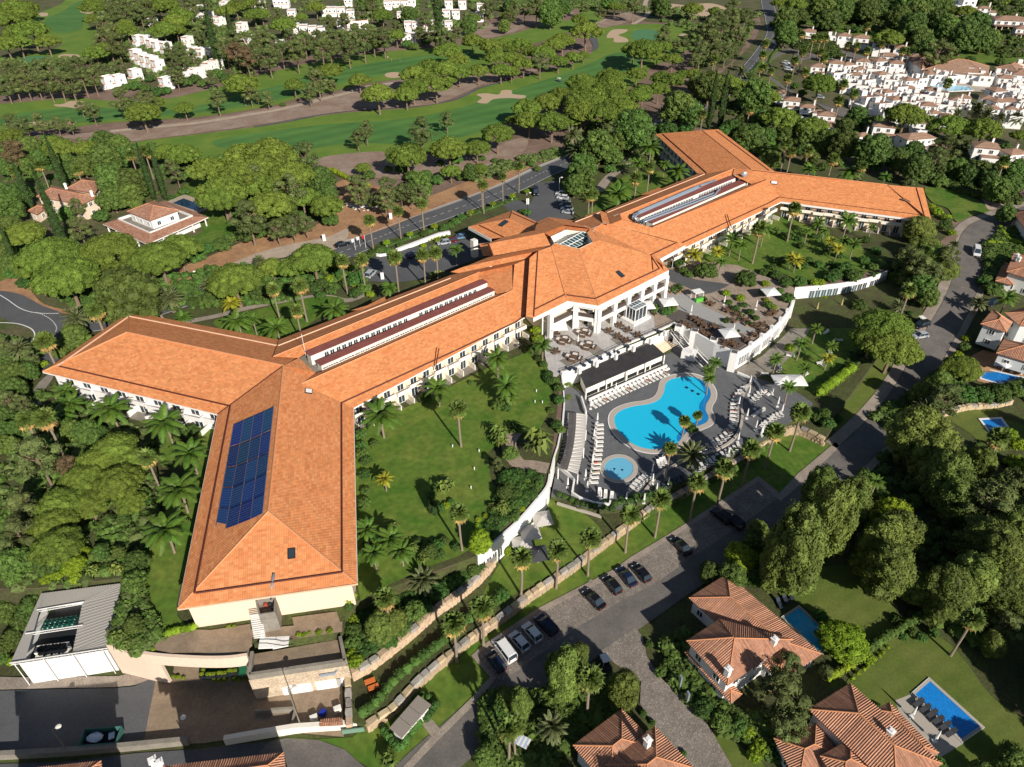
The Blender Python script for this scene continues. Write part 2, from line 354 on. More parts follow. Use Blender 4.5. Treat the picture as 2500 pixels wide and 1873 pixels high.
def cobble(name,c1,c2,mor,w=0.22,h=0.22):
    m=bpy.data.materials.new(name); m.use_nodes=True; N=m.node_tree.nodes; L=m.node_tree.links; b=N['Principled BSDF']; b.inputs['Roughness'].default_value=0.9
    tc=N.new('ShaderNodeTexCoord'); vo=N.new('ShaderNodeTexVoronoi'); vo.inputs['Scale'].default_value=1/w; L.new(tc.outputs['Object'],vo.inputs['Vector'])
    cr=N.new('ShaderNodeValToRGB'); cr.color_ramp.elements[0].color=(*c1,1); cr.color_ramp.elements[1].color=(*c2,1)
    sp=N.new('ShaderNodeSeparateColor'); L.new(vo.outputs['Color'],sp.inputs[0]); L.new(sp.outputs[0],cr.inputs[0])
    vd=N.new('ShaderNodeTexVoronoi'); vd.feature='DISTANCE_TO_EDGE'; vd.inputs['Scale'].default_value=1/w; L.new(tc.outputs['Object'],vd.inputs['Vector'])
    mr=N.new('ShaderNodeMapRange'); mr.inputs[1].default_value=0.0; mr.inputs[2].default_value=0.12; L.new(vd.outputs['Distance'],mr.inputs[0])
    mx=N.new('ShaderNodeMix'); mx.data_type='RGBA'; mx.inputs[6].default_value=(*mor,1); L.new(mr.outputs[0],mx.inputs[0]); L.new(cr.outputs[0],mx.inputs[7])
    nz=N.new('ShaderNodeTexNoise'); nz.inputs['Scale'].default_value=0.35; nz.inputs['Detail'].default_value=5; L.new(tc.outputs['Object'],nz.inputs['Vector'])
    m2=N.new('ShaderNodeMapRange'); m2.inputs[1].default_value=0.3; m2.inputs[2].default_value=0.7; m2.inputs[3].default_value=0.82; m2.inputs[4].default_value=1.15; L.new(nz.outputs['Fac'],m2.inputs[0])
    L.new(mul(N,L,mx.outputs[2],c1,m2.outputs[0]),b.inputs['Base Color'])
    bp=N.new('ShaderNodeBump'); bp.inputs['Strength'].default_value=0.4; bp.inputs['Distance'].default_value=0.03; L.new(mr.outputs[0],bp.inputs['Height']); L.new(bp.outputs[0],b.inputs['Normal'])
    return m
M['cobble']=cobble('cobbled_parking',(0.20,0.17,0.145),(0.30,0.26,0.22),(0.13,0.11,0.09),0.35)
M['pave']=cobble('pale_cobble_pavement',(0.30,0.25,0.205),(0.38,0.32,0.265),(0.2,0.165,0.13),0.22)
def brickmat(name,c1,c2,mor,w,h,ms=0.03,offset=0.5,bump=0.3,rough=0.85):
    m=bpy.data.materials.new(name); m.use_nodes=True; N=m.node_tree.nodes; L=m.node_tree.links; b=N['Principled BSDF']; b.inputs['Roughness'].default_value=rough
    tc=N.new('ShaderNodeTexCoord'); br=N.new('ShaderNodeTexBrick'); br.offset=offset; br.inputs['Scale'].default_value=1; br.inputs['Brick Width'].default_value=w; br.inputs['Row Height'].default_value=h; br.inputs['Mortar Size'].default_value=ms
    br.inputs['Color1'].default_value=(*c1,1); br.inputs['Color2'].default_value=(*c2,1); br.inputs['Mortar'].default_value=(*mor,1); L.new(tc.outputs['Object'],br.inputs['Vector'])
    nz=N.new('ShaderNodeTexNoise'); nz.inputs['Scale'].default_value=0.5; nz.inputs['Detail'].default_value=5; L.new(tc.outputs['Object'],nz.inputs['Vector'])
    m2=N.new('ShaderNodeMapRange'); m2.inputs[1].default_value=0.3; m2.inputs[2].default_value=0.7; m2.inputs[3].default_value=0.88; m2.inputs[4].default_value=1.1; L.new(nz.outputs['Fac'],m2.inputs[0])
    L.new(mul(N,L,br.outputs['Color'],c1,m2.outputs[0]),b.inputs['Base Color'])
    return m
M['deckgrey']=brickmat('dark_grey_deck_tiles',(0.115,0.118,0.125),(0.135,0.138,0.146),(0.085,0.088,0.092),0.6,0.6,0.02,0)
M['terrace']=brickmat('pale_grey_terrace_tiles',(0.44,0.42,0.40),(0.50,0.475,0.45),(0.36,0.34,0.33),1.0,1.0,0.03,0)
M['terrbrown']=brickmat('brown_deck_boards',(0.105,0.088,0.080),(0.13,0.11,0.10),(0.06,0.05,0.045),3.0,0.18,0.02)
M['gravel']=cobble('pinkish_gravel',(0.30,0.23,0.175),(0.42,0.33,0.26),(0.22,0.17,0.13),0.25)
M['white']=mat('white_render',(0.78,0.765,0.74),0.8,var=0.04,scale=0.4)
M['cream']=mat('cream_render',(0.74,0.60,0.46),0.85,var=0.04,scale=0.3)
M['ivory']=mat('ivory_render',(0.80,0.75,0.65),0.85,var=0.05,scale=0.3)
M['pinkwall']=mat('pink_cream_render',(0.72,0.57,0.45),0.85,var=0.05,scale=0.3)
M['kerb']=mat('concrete_kerb',(0.42,0.38,0.34),0.9,var=0.06,scale=1)
M['conc']=mat('weathered_concrete',(0.26,0.235,0.20),0.9,col2=(0.20,0.18,0.15),scale=0.6,var=0.1)
M['lgrey']=mat('pale_grey_paving',(.33,.325,.315),.85,var=.07,scale=.6)
M['line']=mat('white_road_paint',(0.72,0.72,0.70),0.7,var=0.1,scale=2)
M['dark']=mat('dark_metal',(0.02,0.022,0.025),0.5)  # near-black metal for frames, treads, hatches and floors
M['black']=mat('black_metal',(0.015,0.016,0.018),0.45)
M['glass']=mat('tinted_window_glass',(0.030,0.045,0.060),0.08,spec=0.8)
M['glassb']=mat('blue_grey_glass',(0.07,0.12,0.15),0.08,spec=0.8)
# ------------------------------------------------------------------ the ground itself
b=MB(); X=1800; ys=[-120,125,205,900,3500]
for i in range(len(ys)-1):
    y0,y1=ys[i],ys[i+1]; b.quad((-X*2,y0,zlow(y0)-0.03),(X*2,y0,zlow(y0)-0.03),(X*2,y1,zlow(y1)-0.03),(-X*2,y1,zlow(y1)-0.03),1 if i<2 else 0)
b.build('ground',[M['earth'],M['soil']],kind='structure')
def raised(name,P,z,mtop,mside,zb=-8.5):
    b=MB(); b.prism([(p.x,p.y) for p in P],zb,z,0,top=False)
    n=len(P); ar=sum(P[i].x*P[(i+1)%n].y-P[(i+1)%n].x*P[i].y for i in range(n))
    k=len(b.v); b.v+=[(p.x,p.y,z) for p in P]
    for t in tessellate_polygon([[Vector((p.x,p.y,0)) for p in P]]):
        a,bb,c=[Vector(b.v[k+i]) for i in t]; f=tuple(k+i for i in t)
        b._f(f if (bb-a).cross(c-a).z>0 else f[::-1],1)
    return b.build(name,[mside,mtop],kind='structure')
raised('plateau_ground',PLATEAU,0.0,M['earth'],M['soil'])
raised('pool_terrace_ground',POOLP,Z_POOL,M['soil'],M['soil'])
raised('lower_garden_ground',GARDP,Z_GARD,M['soil'],M['soil'])
raised('planted_bank_ground',TERRP,Z_TERR,M['soil'],M['soil'])
U=[0.03]
def gpatch(name,px,m,smooth=True,low=False,u=None,n=5,**kw):
    U[0]+=0.006
    kw.setdefault('kind','structure')
    return patch(name,px,M[m] if isinstance(m,str) else m,u if u is not None else U[0],smooth,low,n,**kw)
k1=lambda p:K(0,0,p); k2=lambda p:K(620,0,p); k3=lambda p:K(1240,0,p); k4=lambda p:K(1860,0,p)
k5=lambda p:K(0,460,p); k6=lambda p:K(620,460,p); k7=lambda p:K(1240,460,p); k8=lambda p:K(1860,460,p)
j1=lambda p:K(0,920,p); j2=lambda p:K(620,920,p); j3=lambda p:K(1240,920,p); j4=lambda p:K(1860,920,p)
j5=lambda p:K(0,1393,p); j6=lambda p:K(620,1393,p); j7=lambda p:K(1240,1393,p); j8=lambda p:K(1860,1393,p)
# wide scrubby woodland floors
gpatch('woodland_floor',[(-200,-150),(700,-130),(1240,-100),(1240,20),(1130,60),(900,110),(640,160),(420,215),(240,220),(0,235),(-250,250)],'scrub')
gpatch('woodland_floor',[(-300,330),(100,345),(330,360),(560,385),(780,395),(850,470),(860,540),(700,570),(500,600),(330,700),(150,760),(60,800),(-200,900),(-400,700)],'scrub')
gpatch('woodland_floor',[(1840,-130),(2700,-140),(3300,300),(2900,470),(2520,460),(2400,490),(2260,470),(2000,420),(1850,395),(1790,330),(1640,300),(1660,250),(1760,180),(1860,60)],'scrub')
gpatch('woodland_floor',[(1330,-90),(1850,-100),(1840,40),(1790,150),(1700,170),(1690,70),(1560,50),(1400,10)],'scrub')
gpatch('garden_floor',[(-200,820),(130,800),(330,700),(520,600),(820,560),(1200,440),(1380,395),(1560,320),(1640,320),(1900,380),(2300,470),(2330,560),(2240,640),(1950,700),(1660,795),(1370,912),(1340,1180),(1165,1358),(1000,1418),(870,1470),(836,1520),(610,1540),(516,1549),(397,1558),(383,1601),(350,1597),(300,1585),(274,1576),(316,1450),(306,1411),(86,1437),(-300,1440)],'soil',smooth=False)
# golf course
gpatch('fairway',[(320,350),(500,326),(640,308),(823,278),(994,265),(1083,252),(1127,240),(1188,211),(1292,185),(1379,162),(1425,145),(1452,118),(1448,88),(1466,71),(1530,61),(1617,59),(1690,68),(1725,90),(1690,116),(1620,150),(1579,174),(1559,203),(1480,235),(1356,250),(1270,290),(1222,310),(1170,345),(1054,372),(962,375),(870,385),(782,388),(660,385),(547,390),(450,385),(350,370)],'semi')
gpatch('fairway',[(-80,268),(101,246),(185,240),(266,246),(400,243),(550,208),(640,182),(765,153),(910,130),(1063,116),(1127,110),(1260,81),(1341,55),(1414,43),(1410,5),(1460,14),(1480,36),(1454,58),(1396,76),(1298,110),(1260,122),(1188,162),(1080,180),(982,193),(881,206),(829,220),(730,240),(666,258),(550,278),(434,290),(261,301),(185,310),(58,319),(-80,325)],'semi')
gpatch('fairway',[(-60,165),(17,139),(60,133),(101,130),(151,107),(110,84),(75,60),(84,38),(145,12),(185,-15),(275,-20),(225,30),(214,58),(242,84),(222,110),(209,125),(203,150),(150,165),(60,170)],'semi')
gpatch('fairway_cut',[(520,345),(760,308),(960,293),(1110,268),(1240,225),(1390,175),(1450,150),(1500,130),(1570,130),(1560,165),(1500,205),(1360,235),(1250,285),(1150,330),(1000,350),(850,352),(700,372),(600,372)],'fair')
gpatch('fairway_cut',[(420,268),(600,230),(760,185),(930,150),(1090,130),(1150,122),(1160,150),(1060,165),(950,182),(830,205),(680,245),(520,272),(300,292),(60,308),(-60,300),(60,275),(200,262)],'fair')
gpatch('fairway_cut',[(150,30),(190,5),(235,5),(205,40),(200,70),(150,82),(110,65),(115,45)],'fair')
gpatch('putting_green',[(1545,78),(1570,72),(1600,75),(1610,90),(1590,102),(1560,100),(1543,92)],'green')
gpatch('putting_green',[(20,150),(60,140),(110,138),(135,148),(110,160),(50,165)],'green')
def bunker(cx,cy,rx,ry,seed,pts=None):
    r=random.Random(seed)
    p=pts or [(cx+rx*math.cos(a)*r.uniform(.8,1.15),cy+ry*math.sin(a)*r.uniform(.8,1.15)) for a in [2*PI*i/9 for i in range(9)]]
    gpatch('bunker',p,'sand')
for i,(cx,cy,rx,ry) in enumerate([(168,139,25,7),(6,153,20,10),(216,28,20,6),(107,36,12,5),(98,303,30,7),(166,302,16,5),(962,184,25,7),(1674,88,21,5),(100,110,26,6)]): bunker(cx,cy,rx,ry,i)
bunker(0,0,0,0,0,k1([(455,885),(530,880),(590,855),(700,858),(715,890),(640,915),(560,905),(480,900)]))
bunker(0,0,0,0,0,k2([(1875,800),(1960,790),(2060,800),(2090,765),(2170,765),(2180,795),(2290,810),(2260,835),(2150,830),(2020,840),(1960,875),(1880,865),(1920,830)]))
bunker(0,0,0,0,0,k3([(880,255),(1005,252),(990,275),(930,300),(1000,325),(1010,355),(940,362),(890,355),(890,325),(830,318)]))
bunker(0,0,0,0,0,k3([(1340,35),(1500,45),(1700,30),(1840,70),(1780,110),(1700,110),(1710,155),(1600,140),(1480,105),(1340,95)]))
# tracks and waste ground between the fairways
gpatch('waste_ground',[(150,335),(340,312),(550,284),(670,262),(840,225),(900,210),(1000,196),(1150,184),(1290,170),(1300,178),(1180,208),(1080,250),(990,262),(820,275),(640,305),(420,335),(300,347)],'waste')
strip('track',[(270,322),(360,313),(440,306),(520,296),(610,281),(660,273),(740,256),(800,240),(850,228),(900,212),(960,204)],3.6,M['track'],0.25,kind='structure')
strip('track',[(620,311),(700,298),(820,275),(990,262),(1080,251),(1130,236),(1170,216),(1230,200)],1.6,M['asph'],0.17,kind='structure')
strip('track',[(1240,80),(1290,58),(1340,45),(1400,30)],7,M['waste'],0.12,kind='structure')
strip('track',[(1450,60),(1490,45),(1530,32),(1570,30)],2.5,M['track'],0.16,kind='structure')
strip('track',[(1545,60),(1570,45),(1582,30),(1575,10),(1590,-20)],3.5,M['track'],0.17,kind='structure')
gpatch('waste_ground',[(1120,90),(1180,62),(1260,50),(1280,62),(1240,84),(1170,98)],'waste')
gpatch('waste_ground',[(790,385),(900,372),(960,375),(1050,395),(1150,385),(1260,340),(1290,350),(1250,395),(1150,430),(1000,440),(860,430),(780,410)],'waste')
gpatch('dark_path',k3([(735,290),(680,300),(720,400),(690,430),(640,440),(760,410)]),'asph')
gpatch('planted_bed',k3([(760,205),(1000,105),(1130,130),(1120,160),(800,240)]),'waste')
for rr in range(8): pass
# orange clay beside the hotel road
gpatch('clay_ground',[(330,690),(480,640),(640,575),(760,560),(830,480),(820,450),(860,440),(940,460),(1040,480),(1150,440),(1280,395),(1330,385),(1240,440),(1150,478),(1060,510),(940,560),(830,590),(720,610),(600,640),(450,720),(300,740)],'orange')
gpatch('clay_ground',[(0,680),(60,690),(110,745),(230,770),(150,766),(60,755),(10,735)],'orange')
gpatch('gravel_ground',[(480,690),(600,630),(700,600),(800,580),(850,560),(820,610),(640,640),(520,690),(420,720)],'track')
# villa gardens on the left
gpatch('villa_garden',[(400,520),(470,440),(520,450),(580,520),(560,580),(480,625),(420,600),(500,560)],'lawn')
gpatch('villa_garden',[(0,655),(35,665),(0,690),(-60,700),(-60,655)],'lawn')
# hotel lawns
gpatch('garden_lawn',[(520,790),(620,760),(720,735),(800,725),(840,740),(760,790),(690,850),(620,835)],'lawn')
gpatch('garden_lawn',[(862,1060),(960,1010),(1060,965),(1180,905),(1290,860),(1330,880),(1350,940),(1340,1010),(1310,1060),(1240,1060),(1190,1110),(1200,1180),(1240,1220),(1250,1260),(1190,1320),(1120,1360),(1050,1385),(960,1425),(880,1470),(872,1425)],'lawn',smooth=False)
gpatch('garden_lawn',[(360,1340),(440,1180),(480,1060),(531,1030),(500,1230),(432,1480),(470,1540),(400,1560),(350,1540),(335,1450)],'lawn')
gpatch('garden_lawn',[(380,1090),(400,1060),(440,1060),(430,1120),(395,1130)],'lawn')
gpatch('garden_lawn',[(1475,470),(1530,430),(1600,420),(1660,430),(1690,450),(1600,490),(1520,530),(1420,560),(1440,510)],'lawn')
gpatch('garden_lawn',[(1690,610),(1760,560),(1880,520),(1990,560),(2080,600),(2130,620),(2160,650),(2050,680),(1960,690),(1900,670),(1780,690),(1700,670),(1640,660)],'lawn')
gpatch('garden_lawn',k8([(1375,0),(1600,20),(1800,100),(1920,190),(1760,240),(1640,290),(1570,180),(1430,120)]),'lawn')
gpatch('bare_bed',j1([(1060,1210),(1240,1180),(1230,1260),(1150,1450),(960,1480),(880,1400),(960,1280)]),'soil')
gpatch('garden_path',j1([(440,-30),(330,60),(275,160),(270,260),(360,240),(370,140),(450,20)]),'conc')
strip('garden_path',[(440,790),(520,775),(600,755),(700,735),(790,725),(850,735),(900,715)],2.0,M['pave'],0.2,kind='structure')
strip('garden_path',[(1262,1050),(1243,1080),(1248,1110),(1268,1135),(1300,1139),(1338,1146)],3.0,M['gravel'],0.25,kind='structure')
strip('garden_path',k3([(760,1620),(850,1500),(960,1420),(1030,1340),(1050,1290)]),3.4,M['pave'],0.2,kind='structure')
# right-hand residential grounds
gpatch('golf_strip',k4([(150,60),(330,80),(600,200),(700,190),(960,270),(940,350),(760,300),(560,250),(200,160)]),'lawn')
gpatch('golf_strip',k4([(1600,410),(1900,440),(2209,490),(2400,520),(2400,560),(2000,545),(1700,540),(1580,470)]),'lawn')
gpatch('verge_lawn',k3([(2140,540),(2209,600),(2300,700),(2209,760),(2010,720),(2080,620)]),'lawn2')
gpatch('verge_lawn',k4([(-60,560),(60,440),(180,420),(270,430),(150,480),(60,560),(120,700),(40,720),(-60,660)]),'lawn2')
gpatch('parking_lane',k4([(270,440),(90,510),(70,600),(130,690),(300,800),(520,880),(740,930),(740,990),(620,980),(420,860),(170,750),(60,660),(20,560),(60,480),(200,420),(420,380),(860,480),(860,520),(640,510),(480,500),(330,520),(220,590)],) ,'asph2')
gpatch('paved_court',k8([(1790,40),(2020,30),(2080,120),(1920,190),(1860,110)]),'track')
# ------------------------------------------------------------------ roads
H1=[(-40,880),(20,870)]
main=[(1900,-60),(1872,-10),(1885,50),(1889,85),(1870,118),(1838,160),(1800,205),(1740,255),(1640,300),(1520,345),(1385,398),(1320,425),(1245,461),(1120,509),(1000,551),(920,583),(800,629),(640,672),(540,700),(440,735),(330,770),(230,790),(150,788)]
strip('road',main,9.4,M['asph'],0.22,kind='structure')
strip('road_marking',main[3:],0.14,M['line'],0.234,n=14,dash=True,kind='structure')
strip('road_marking',main,0.14,M['line'],0.234,off=4.3,kind='structure')
strip('road_marking',main,0.14,M['line'],0.234,off=-4.3,kind='structure')
strip('road_verge',main[6:19],1.3,M['kerb'],0.21,off=-5.4,kind='structure')
# roundabout at the left edge
strip('road',[(-60,728),(10,738),(60,765),(110,785),(140,812),(135,850),(90,880),(30,905),(-60,930)],9.0,M['asph'],0.236,kind='structure')
strip('road',[(-60,925),(20,925),(70,900),(115,868),(140,830)],8.0,M['asph'],0.242,kind='structure')
gpatch('traffic_island',k5([(-60,1150),(60,1145),(180,1160),(270,1200),(290,1250),(240,1310),(130,1400),(0,1470),(-60,1480)]),'scrub',u=0.27)
strip('road_marking',k5([(-60,1140),(60,1140),(170,1152),(265,1190),(296,1240),(270,1300),(180,1370),(80,1430),(-40,1480)]),0.28,M['line'],0.275,kind='structure')
strip('road_marking',k5([(-60,870),(60,940),(160,1010),(250,1045),(360,1060),(500,1060)]),0.22,M['line'],0.25,kind='structure')
strip('road_marking',k5([(310,1050),(390,1085),(450,1130),(480,1180),(470,1220)]),0.25,M['line'],0.255,n=10,dash=True,kind='structure')
strip('road_marking',k5([(0,1560),(60,1540),(130,1515)]),0.25,M['line'],0.255,n=10,dash=True,kind='structure')
strip('road_marking',k5([(130,1600),(90,1620),(60,1657)]),0.25,M['line'],0.256,kind='structure')
strip('road',[(-60,700),(0,685),(40,672)],9,M['track'],0.20,kind='structure')
# hotel forecourt
gpatch('forecourt',k6([(790,570),(1010,555),(1200,520),(1640,470),(1850,420),(1980,440),(1990,560),(1650,690),(1500,760),(1210,800),(960,790),(900,700),(920,610)]),'asph',u=0.262,smooth=False)
gpatch('forecourt',k7([(-40,60),(180,140),(230,60),(230,-40),(420,-60),(560,250),(400,300),(240,290),(60,240),(-60,130)]),'asph',u=0.262,smooth=False)
# centre strip between road and forecourt
gpatch('planted_strip',k6([(980,500),(1250,400),(1640,290),(1850,220),(2209,40),(2350,0),(2400,40),(2200,200),(1850,330),(1640,370),(1200,530),(1010,560)]),'soil',u=0.25)
# ------------------------------------------------------------------ lower road and everything beside it
lowroad=[(990,1925),(1050,1865),(1130,1795),(1200,1730),(1270,1680),(1360,1615),(1441,1557),(1535,1497),(1640,1425),(1760,1345),(1880,1265),(2002,1180),(2079,1114),(2170,1025),(2225,950),(2273,855),(2312,787),(2342,729),(2364,663),(2367,605),(2389,563),(2434,541),(2520,515),(2640,490)]
def lstrip(name,ctr,wd,m,up,off=0.0,n=6,dash=False,**kw):
    c=smooth_px(ctr,n,False); P=[lowp(x,y) for x,y in c]; b=MB(); pts=[]
    for i,p in enumerate(P):
        t=(P[min(i+1,len(P)-1)]-P[max(i-1,0)]); t.z=0; t.normalize(); nr=Vector((-t.y,t.x,0)); o=p+nr*off
        def g(q): q=q.copy(); q.z=zlow(q.y)+up; return q
        pts.append((g(o+nr*wd/2),g(o-nr*wd/2)))
    for i in range(len(pts)-1):
        if dash and i%2: continue
        b.quad(pts[i][1],pts[i+1][1],pts[i+1][0],pts[i][0])
    kw.setdefault('kind','structure')
    return b.build(name,m,**kw)
gl=lambda name,px,m,u,smooth=False: gpatch(name,px,m,smooth=smooth,low=True,u=u)
#gl('low_garden_floor',[(-200,1640),(300,1560),(1000,1700),(1500,1280),(1940,1020),(2100,760),(2330,520),(3300,420),(3300,2300),(-200,2300)],'soil',0.0)
gl('verge_lawn',[(700,1800),(780,1805),(860,1800),(888,1778),(915,1765),(1010,1680),(1100,1600),(1243,1495),(1330,1432),(1500,1310),(1640,1220),(1800,1130),(1893,1068),(1960,1050),(2014,1072),(2040,1082),(1947,1160),(1905,1205),(1851,1166),(1741,1239),(1628,1311),(1541,1363),(1500,1393),(1312,1489),(1190,1570),(1150,1602),(1196,1654),(1156,1700),(1043,1810),(985,1873),(940,1920),(900,1873),(800,1820)],'lawn',0.03)
gl('verge_lawn',[(2010,1000),(2030,980),(2060,930),(2130,880),(2180,850),(2200,860),(2161,946),(2110,1005),(2060,1060),(2030,1050)],'lawn2',0.03)
gl('verge_lawn',[(2230,780),(2280,740),(2310,680),(2325,700),(2290,770),(2250,800)],'lawn2',0.03)
lstrip('road',lowroad,6.6,M['asph2'],0.10)
lstrip('pavement',lowroad[12:],2.6,M['pave'],0.14,off=4.7)
lstrip('pavement',lowroad[9:],1.6,M['pave'],0.14,off=-4.2)
# parking bays in cobble, left of the carriageway
gl('parking_bay',[(1196,1654),(1150,1602),(1190,1570),(1312,1489),(1500,1393),(1541,1363),(1628,1311),(1741,1239),(1851,1166),(1905,1213),(1800,1290),(1700,1355),(1600,1425),(1521,1465),(1414,1530),(1330,1590),(1230,1662)],'cobble',0.112)
gl('pavement',[(985,1873),(1043,1810),(1156,1700),(1196,1654),(1150,1602),(1190,1568),(1312,1487),(1500,1390),(1541,1360),(1628,1308),(1741,1236),(1851,1163),(1903,1205),(1947,1158),(2040,1080),(2050,1092),(1967,1172),(1905,1225),(1851,1176),(1745,1247),(1632,1320),(1545,1374),(1505,1404),(1317,1500),(1196,1576),(1162,1603),(1212,1656),(1170,1709),(1072,1807),(1002,1880)],'pave',0.14)
gl('lane',[(1468,1590),(1500,1620),(1565,1665),(1562,1718),(1600,1780),(1625,1799),(1680,1870),(1740,1950),(1840,1950),(1787,1873),(1735,1782),(1702,1732),(1617,1660),(1579,1604),(1570,1558),(1552,1534)],'cobble',0.115)
gl('side_road',[(700,1803),(780,1808),(840,1830),(890,1873),(930,1930),(600,1930),(600,1873),(660,1810)],'asph2',0.11)
gl('footpath',[(1028,1765),(1050,1752),(1082,1790),(1060,1808)],'pave',0.12)
# service yard
gl('yard_road',[(-80,1690),(0,1687),(150,1683),(280,1681),(330,1676),(370,1655),(385,1640),(384,1660),(365,1740),(350,1822),(150,1828),(-80,1850)],'asph',0.10)
gl('yard_paving',[(385,1640),(400,1600),(620,1590),(660,1700),(835,1660),(840,1800),(720,1790),(600,1800),(500,1815),(350,1822),(365,1740)],'brownyard',0.105)
gl('pavement',[(-80,1652),(50,1655),(290,1652),(380,1628),(386,1640),(372,1658),(330,1674),(280,1679),(150,1681),(0,1685),(-80,1688)],'pave',0.16)
gl('lane',[(-80,1868),(150,1862),(330,1840),(480,1830),(560,1820),(700,1808),(720,1830),(690,1930),(-80,1930)],'asph',0.09)
# villa gardens on the lower right
gl('villa_lawn',[(1890,1430),(1880,1400),(2060,1380),(2110,1400),(2170,1470),(2220,1530),(2250,1560),(2150,1640),(2085,1600),(2070,1560),(1990,1500)],'lawn2',0.03,True)
gl('villa_lawn',[(2070,1660),(2170,1590),(2240,1560),(2300,1560),(2360,1620),(2420,1700),(2490,1750),(2560,1830),(2560,1960),(2280,1940),(2180,1800),(2080,1720)],'lawn2',0.045,True)
gl('villa_lawn',[(2300,1010),(2350,1000),(2430,990),(2440,1020),(2500,1040),(2500,1090),(2420,1100),(2370,1060)],'lawn2',0.03,True)
gl('villa_lawn',[(1722,1790),(1760,1790),(1860,1860),(1900,1930),(1800,1930)],'lawn2',0.03)
gl('dark_earth',[(2020,1290),(2070,1180),(2140,1200),(2250,1240),(2350,1400),(2300,1450),(2200,1380),(2100,1340)],'soil',0.035)
# pool terrace floors
zp=lambda name,px,m,u,smooth=True,z=Z_POOL,n=5: sheet(name,[at(x,y,z)+Vector((0,0,u)) for x,y in (smooth_px(px,n) if smooth else px)],M[m] if isinstance(m,str) else m,kind='structure')
zp('pool_deck',[(1371,935),(1428,960),(1660,850),(1700,905),(1790,905),(1870,930),(1950,960),(1985,985),(1975,1010),(1930,1030),(1870,1070),(1800,1108),(1730,1142),(1660,1178),(1590,1213),(1530,1242),(1480,1246),(1410,1238),(1395,1225),(1345,1212),(1352,1180),(1362,1110),(1372,1000)],'deckgrey',0.012,False)
zp('pool_deck',[(1640,850),(1700,830),(1760,880),(1800,905),(1720,925),(1660,905)],'deckgrey',0.016,False)
zp('terrace_paving',[(1790,905),(1860,870),(1925,810),(1945,745),(2060,740),(2080,760),(1980,800),(1950,850),(1900,900),(1840,925)],'conc',0.010,False)
zp('patio',[(1945,753),(2074,741),(2064,776),(1992,796),(1950,792)],'conc',.03,False)
zp('garden_grass',[(1980,790),(2110,740),(2140,800),(2080,880),(2000,960),(1950,940),(1900,900),(1950,850)],'lawn',0.006,True)
zp('garden_grass',[(1250,1330),(1340,1215),(1380,1225),(1470,1300),(1400,1370),(1300,1430),(1240,1460),(1190,1490),(1180,1450)],'lawn',0.010,True,Z_GARD)
gpatch('restaurant_terrace',[(1345,935),(1371,912),(1390,906),(1450,880),(1520,846),(1600,812),(1648,790),(1655,798),(1640,770),(1600,700),(1500,690),(1330,770),(1330,870)],'terrace',smooth=False,u=0.30)
gpatch('restaurant_terrace',[(1600,812),(1648,790),(1655,798),(1700,820),(1745,845),(1797,868),(1860,825),(1925,762),(1940,706),(1900,690),(1800,650),(1700,640),(1620,660),(1590,720)],'gravel',smooth=False,u=0.32)
gpatch('deck_boards',k7([(1330,1090),(1440,1030),(1700,1130),(1960,1230),(2060,1290),(1990,1330),(1890,1400),(1760,1330),(1560,1200),(1420,1140)]),'terrbrown',smooth=False,u=0.335)
gpatch('asphalt_apron',k7([(1370,690),(1560,770),(1820,810),(1850,830),(1660,900),(1500,840),(1330,770)]),'asph',smooth=True,u=0.33)
gpatch('grey_paving',k7([(1200,960),(1400,890),(1520,900),(1650,1000),(1900,1120),(2100,1210),(1960,1230),(1700,1130),(1440,1030),(1330,1090),(1250,1060)]),'lgrey',smooth=False,u=0.328)
for q in [[(860,1280),(945,1240),(1010,1290),(930,1330)],[(660,1360),(740,1325),(820,1385),(735,1425)],[(430,1460),(520,1430),(600,1470),(500,1510)],[(520,1310),(590,1275),(640,1310),(580,1340)]]:
    gpatch('grey_paving',k7(q),'conc',smooth=False,u=0.33)
# ------------------------------------------------------------------ the hotel
M['tile']=tile_mat('hotel_clay_tiles',(0.64,0.230,0.084),(0.48,0.145,0.052),(0.72,0.32,0.135),0.34,0.44,0.35,0.32)
M['tile2']=tile_mat('villa_clay_tiles',(0.34,0.155,0.098),(0.20,0.085,0.055),(0.47,0.28,0.19),0.30,0.42,0.25,0.35)
M['tilebr']=tile_mat('faded_brown_tiles',(0.33,0.195,0.135),(0.24,0.14,0.095),(0.38,0.25,0.18),0.5,0.5,0.3,0.4)
M['ridge']=mat('ridge_tile_clay',(0.60,0.27,0.13),0.85,var=0.1,scale=1)
M['gutter']=mat('dark_red_gutter',(0.10,0.028,0.018),0.6)
M['coping']=mat('pale_coping',(0.66,0.44,0.30),0.85)
M['maroon']=mat('maroon_roof_felt',(0.21,0.065,0.055),0.85,col2=(0.25,0.085,0.070),scale=0.6,var=0.06)
M['duct']=mat('galvanised_duct',(0.40,0.47,0.56),0.35,metal=0.5,spec=0.5)
M['railpanel']=mat('dark_bronze_panel',(0.075,0.058,0.052),0.6)
M['wood']=mat('wicker_brown',(0.125,0.075,0.046),0.8,var=0.15,scale=4)
M['wood2']=mat('honey_teak',(0.50,0.30,0.15),0.7,var=0.1,scale=4)
R_=math.radians
hotel=empty('hotel_building',(0,0,0),0,'large Y-winged hotel with orange clay tiled roofs and white two-storey facades around the pool','hotel')
SL=0.355
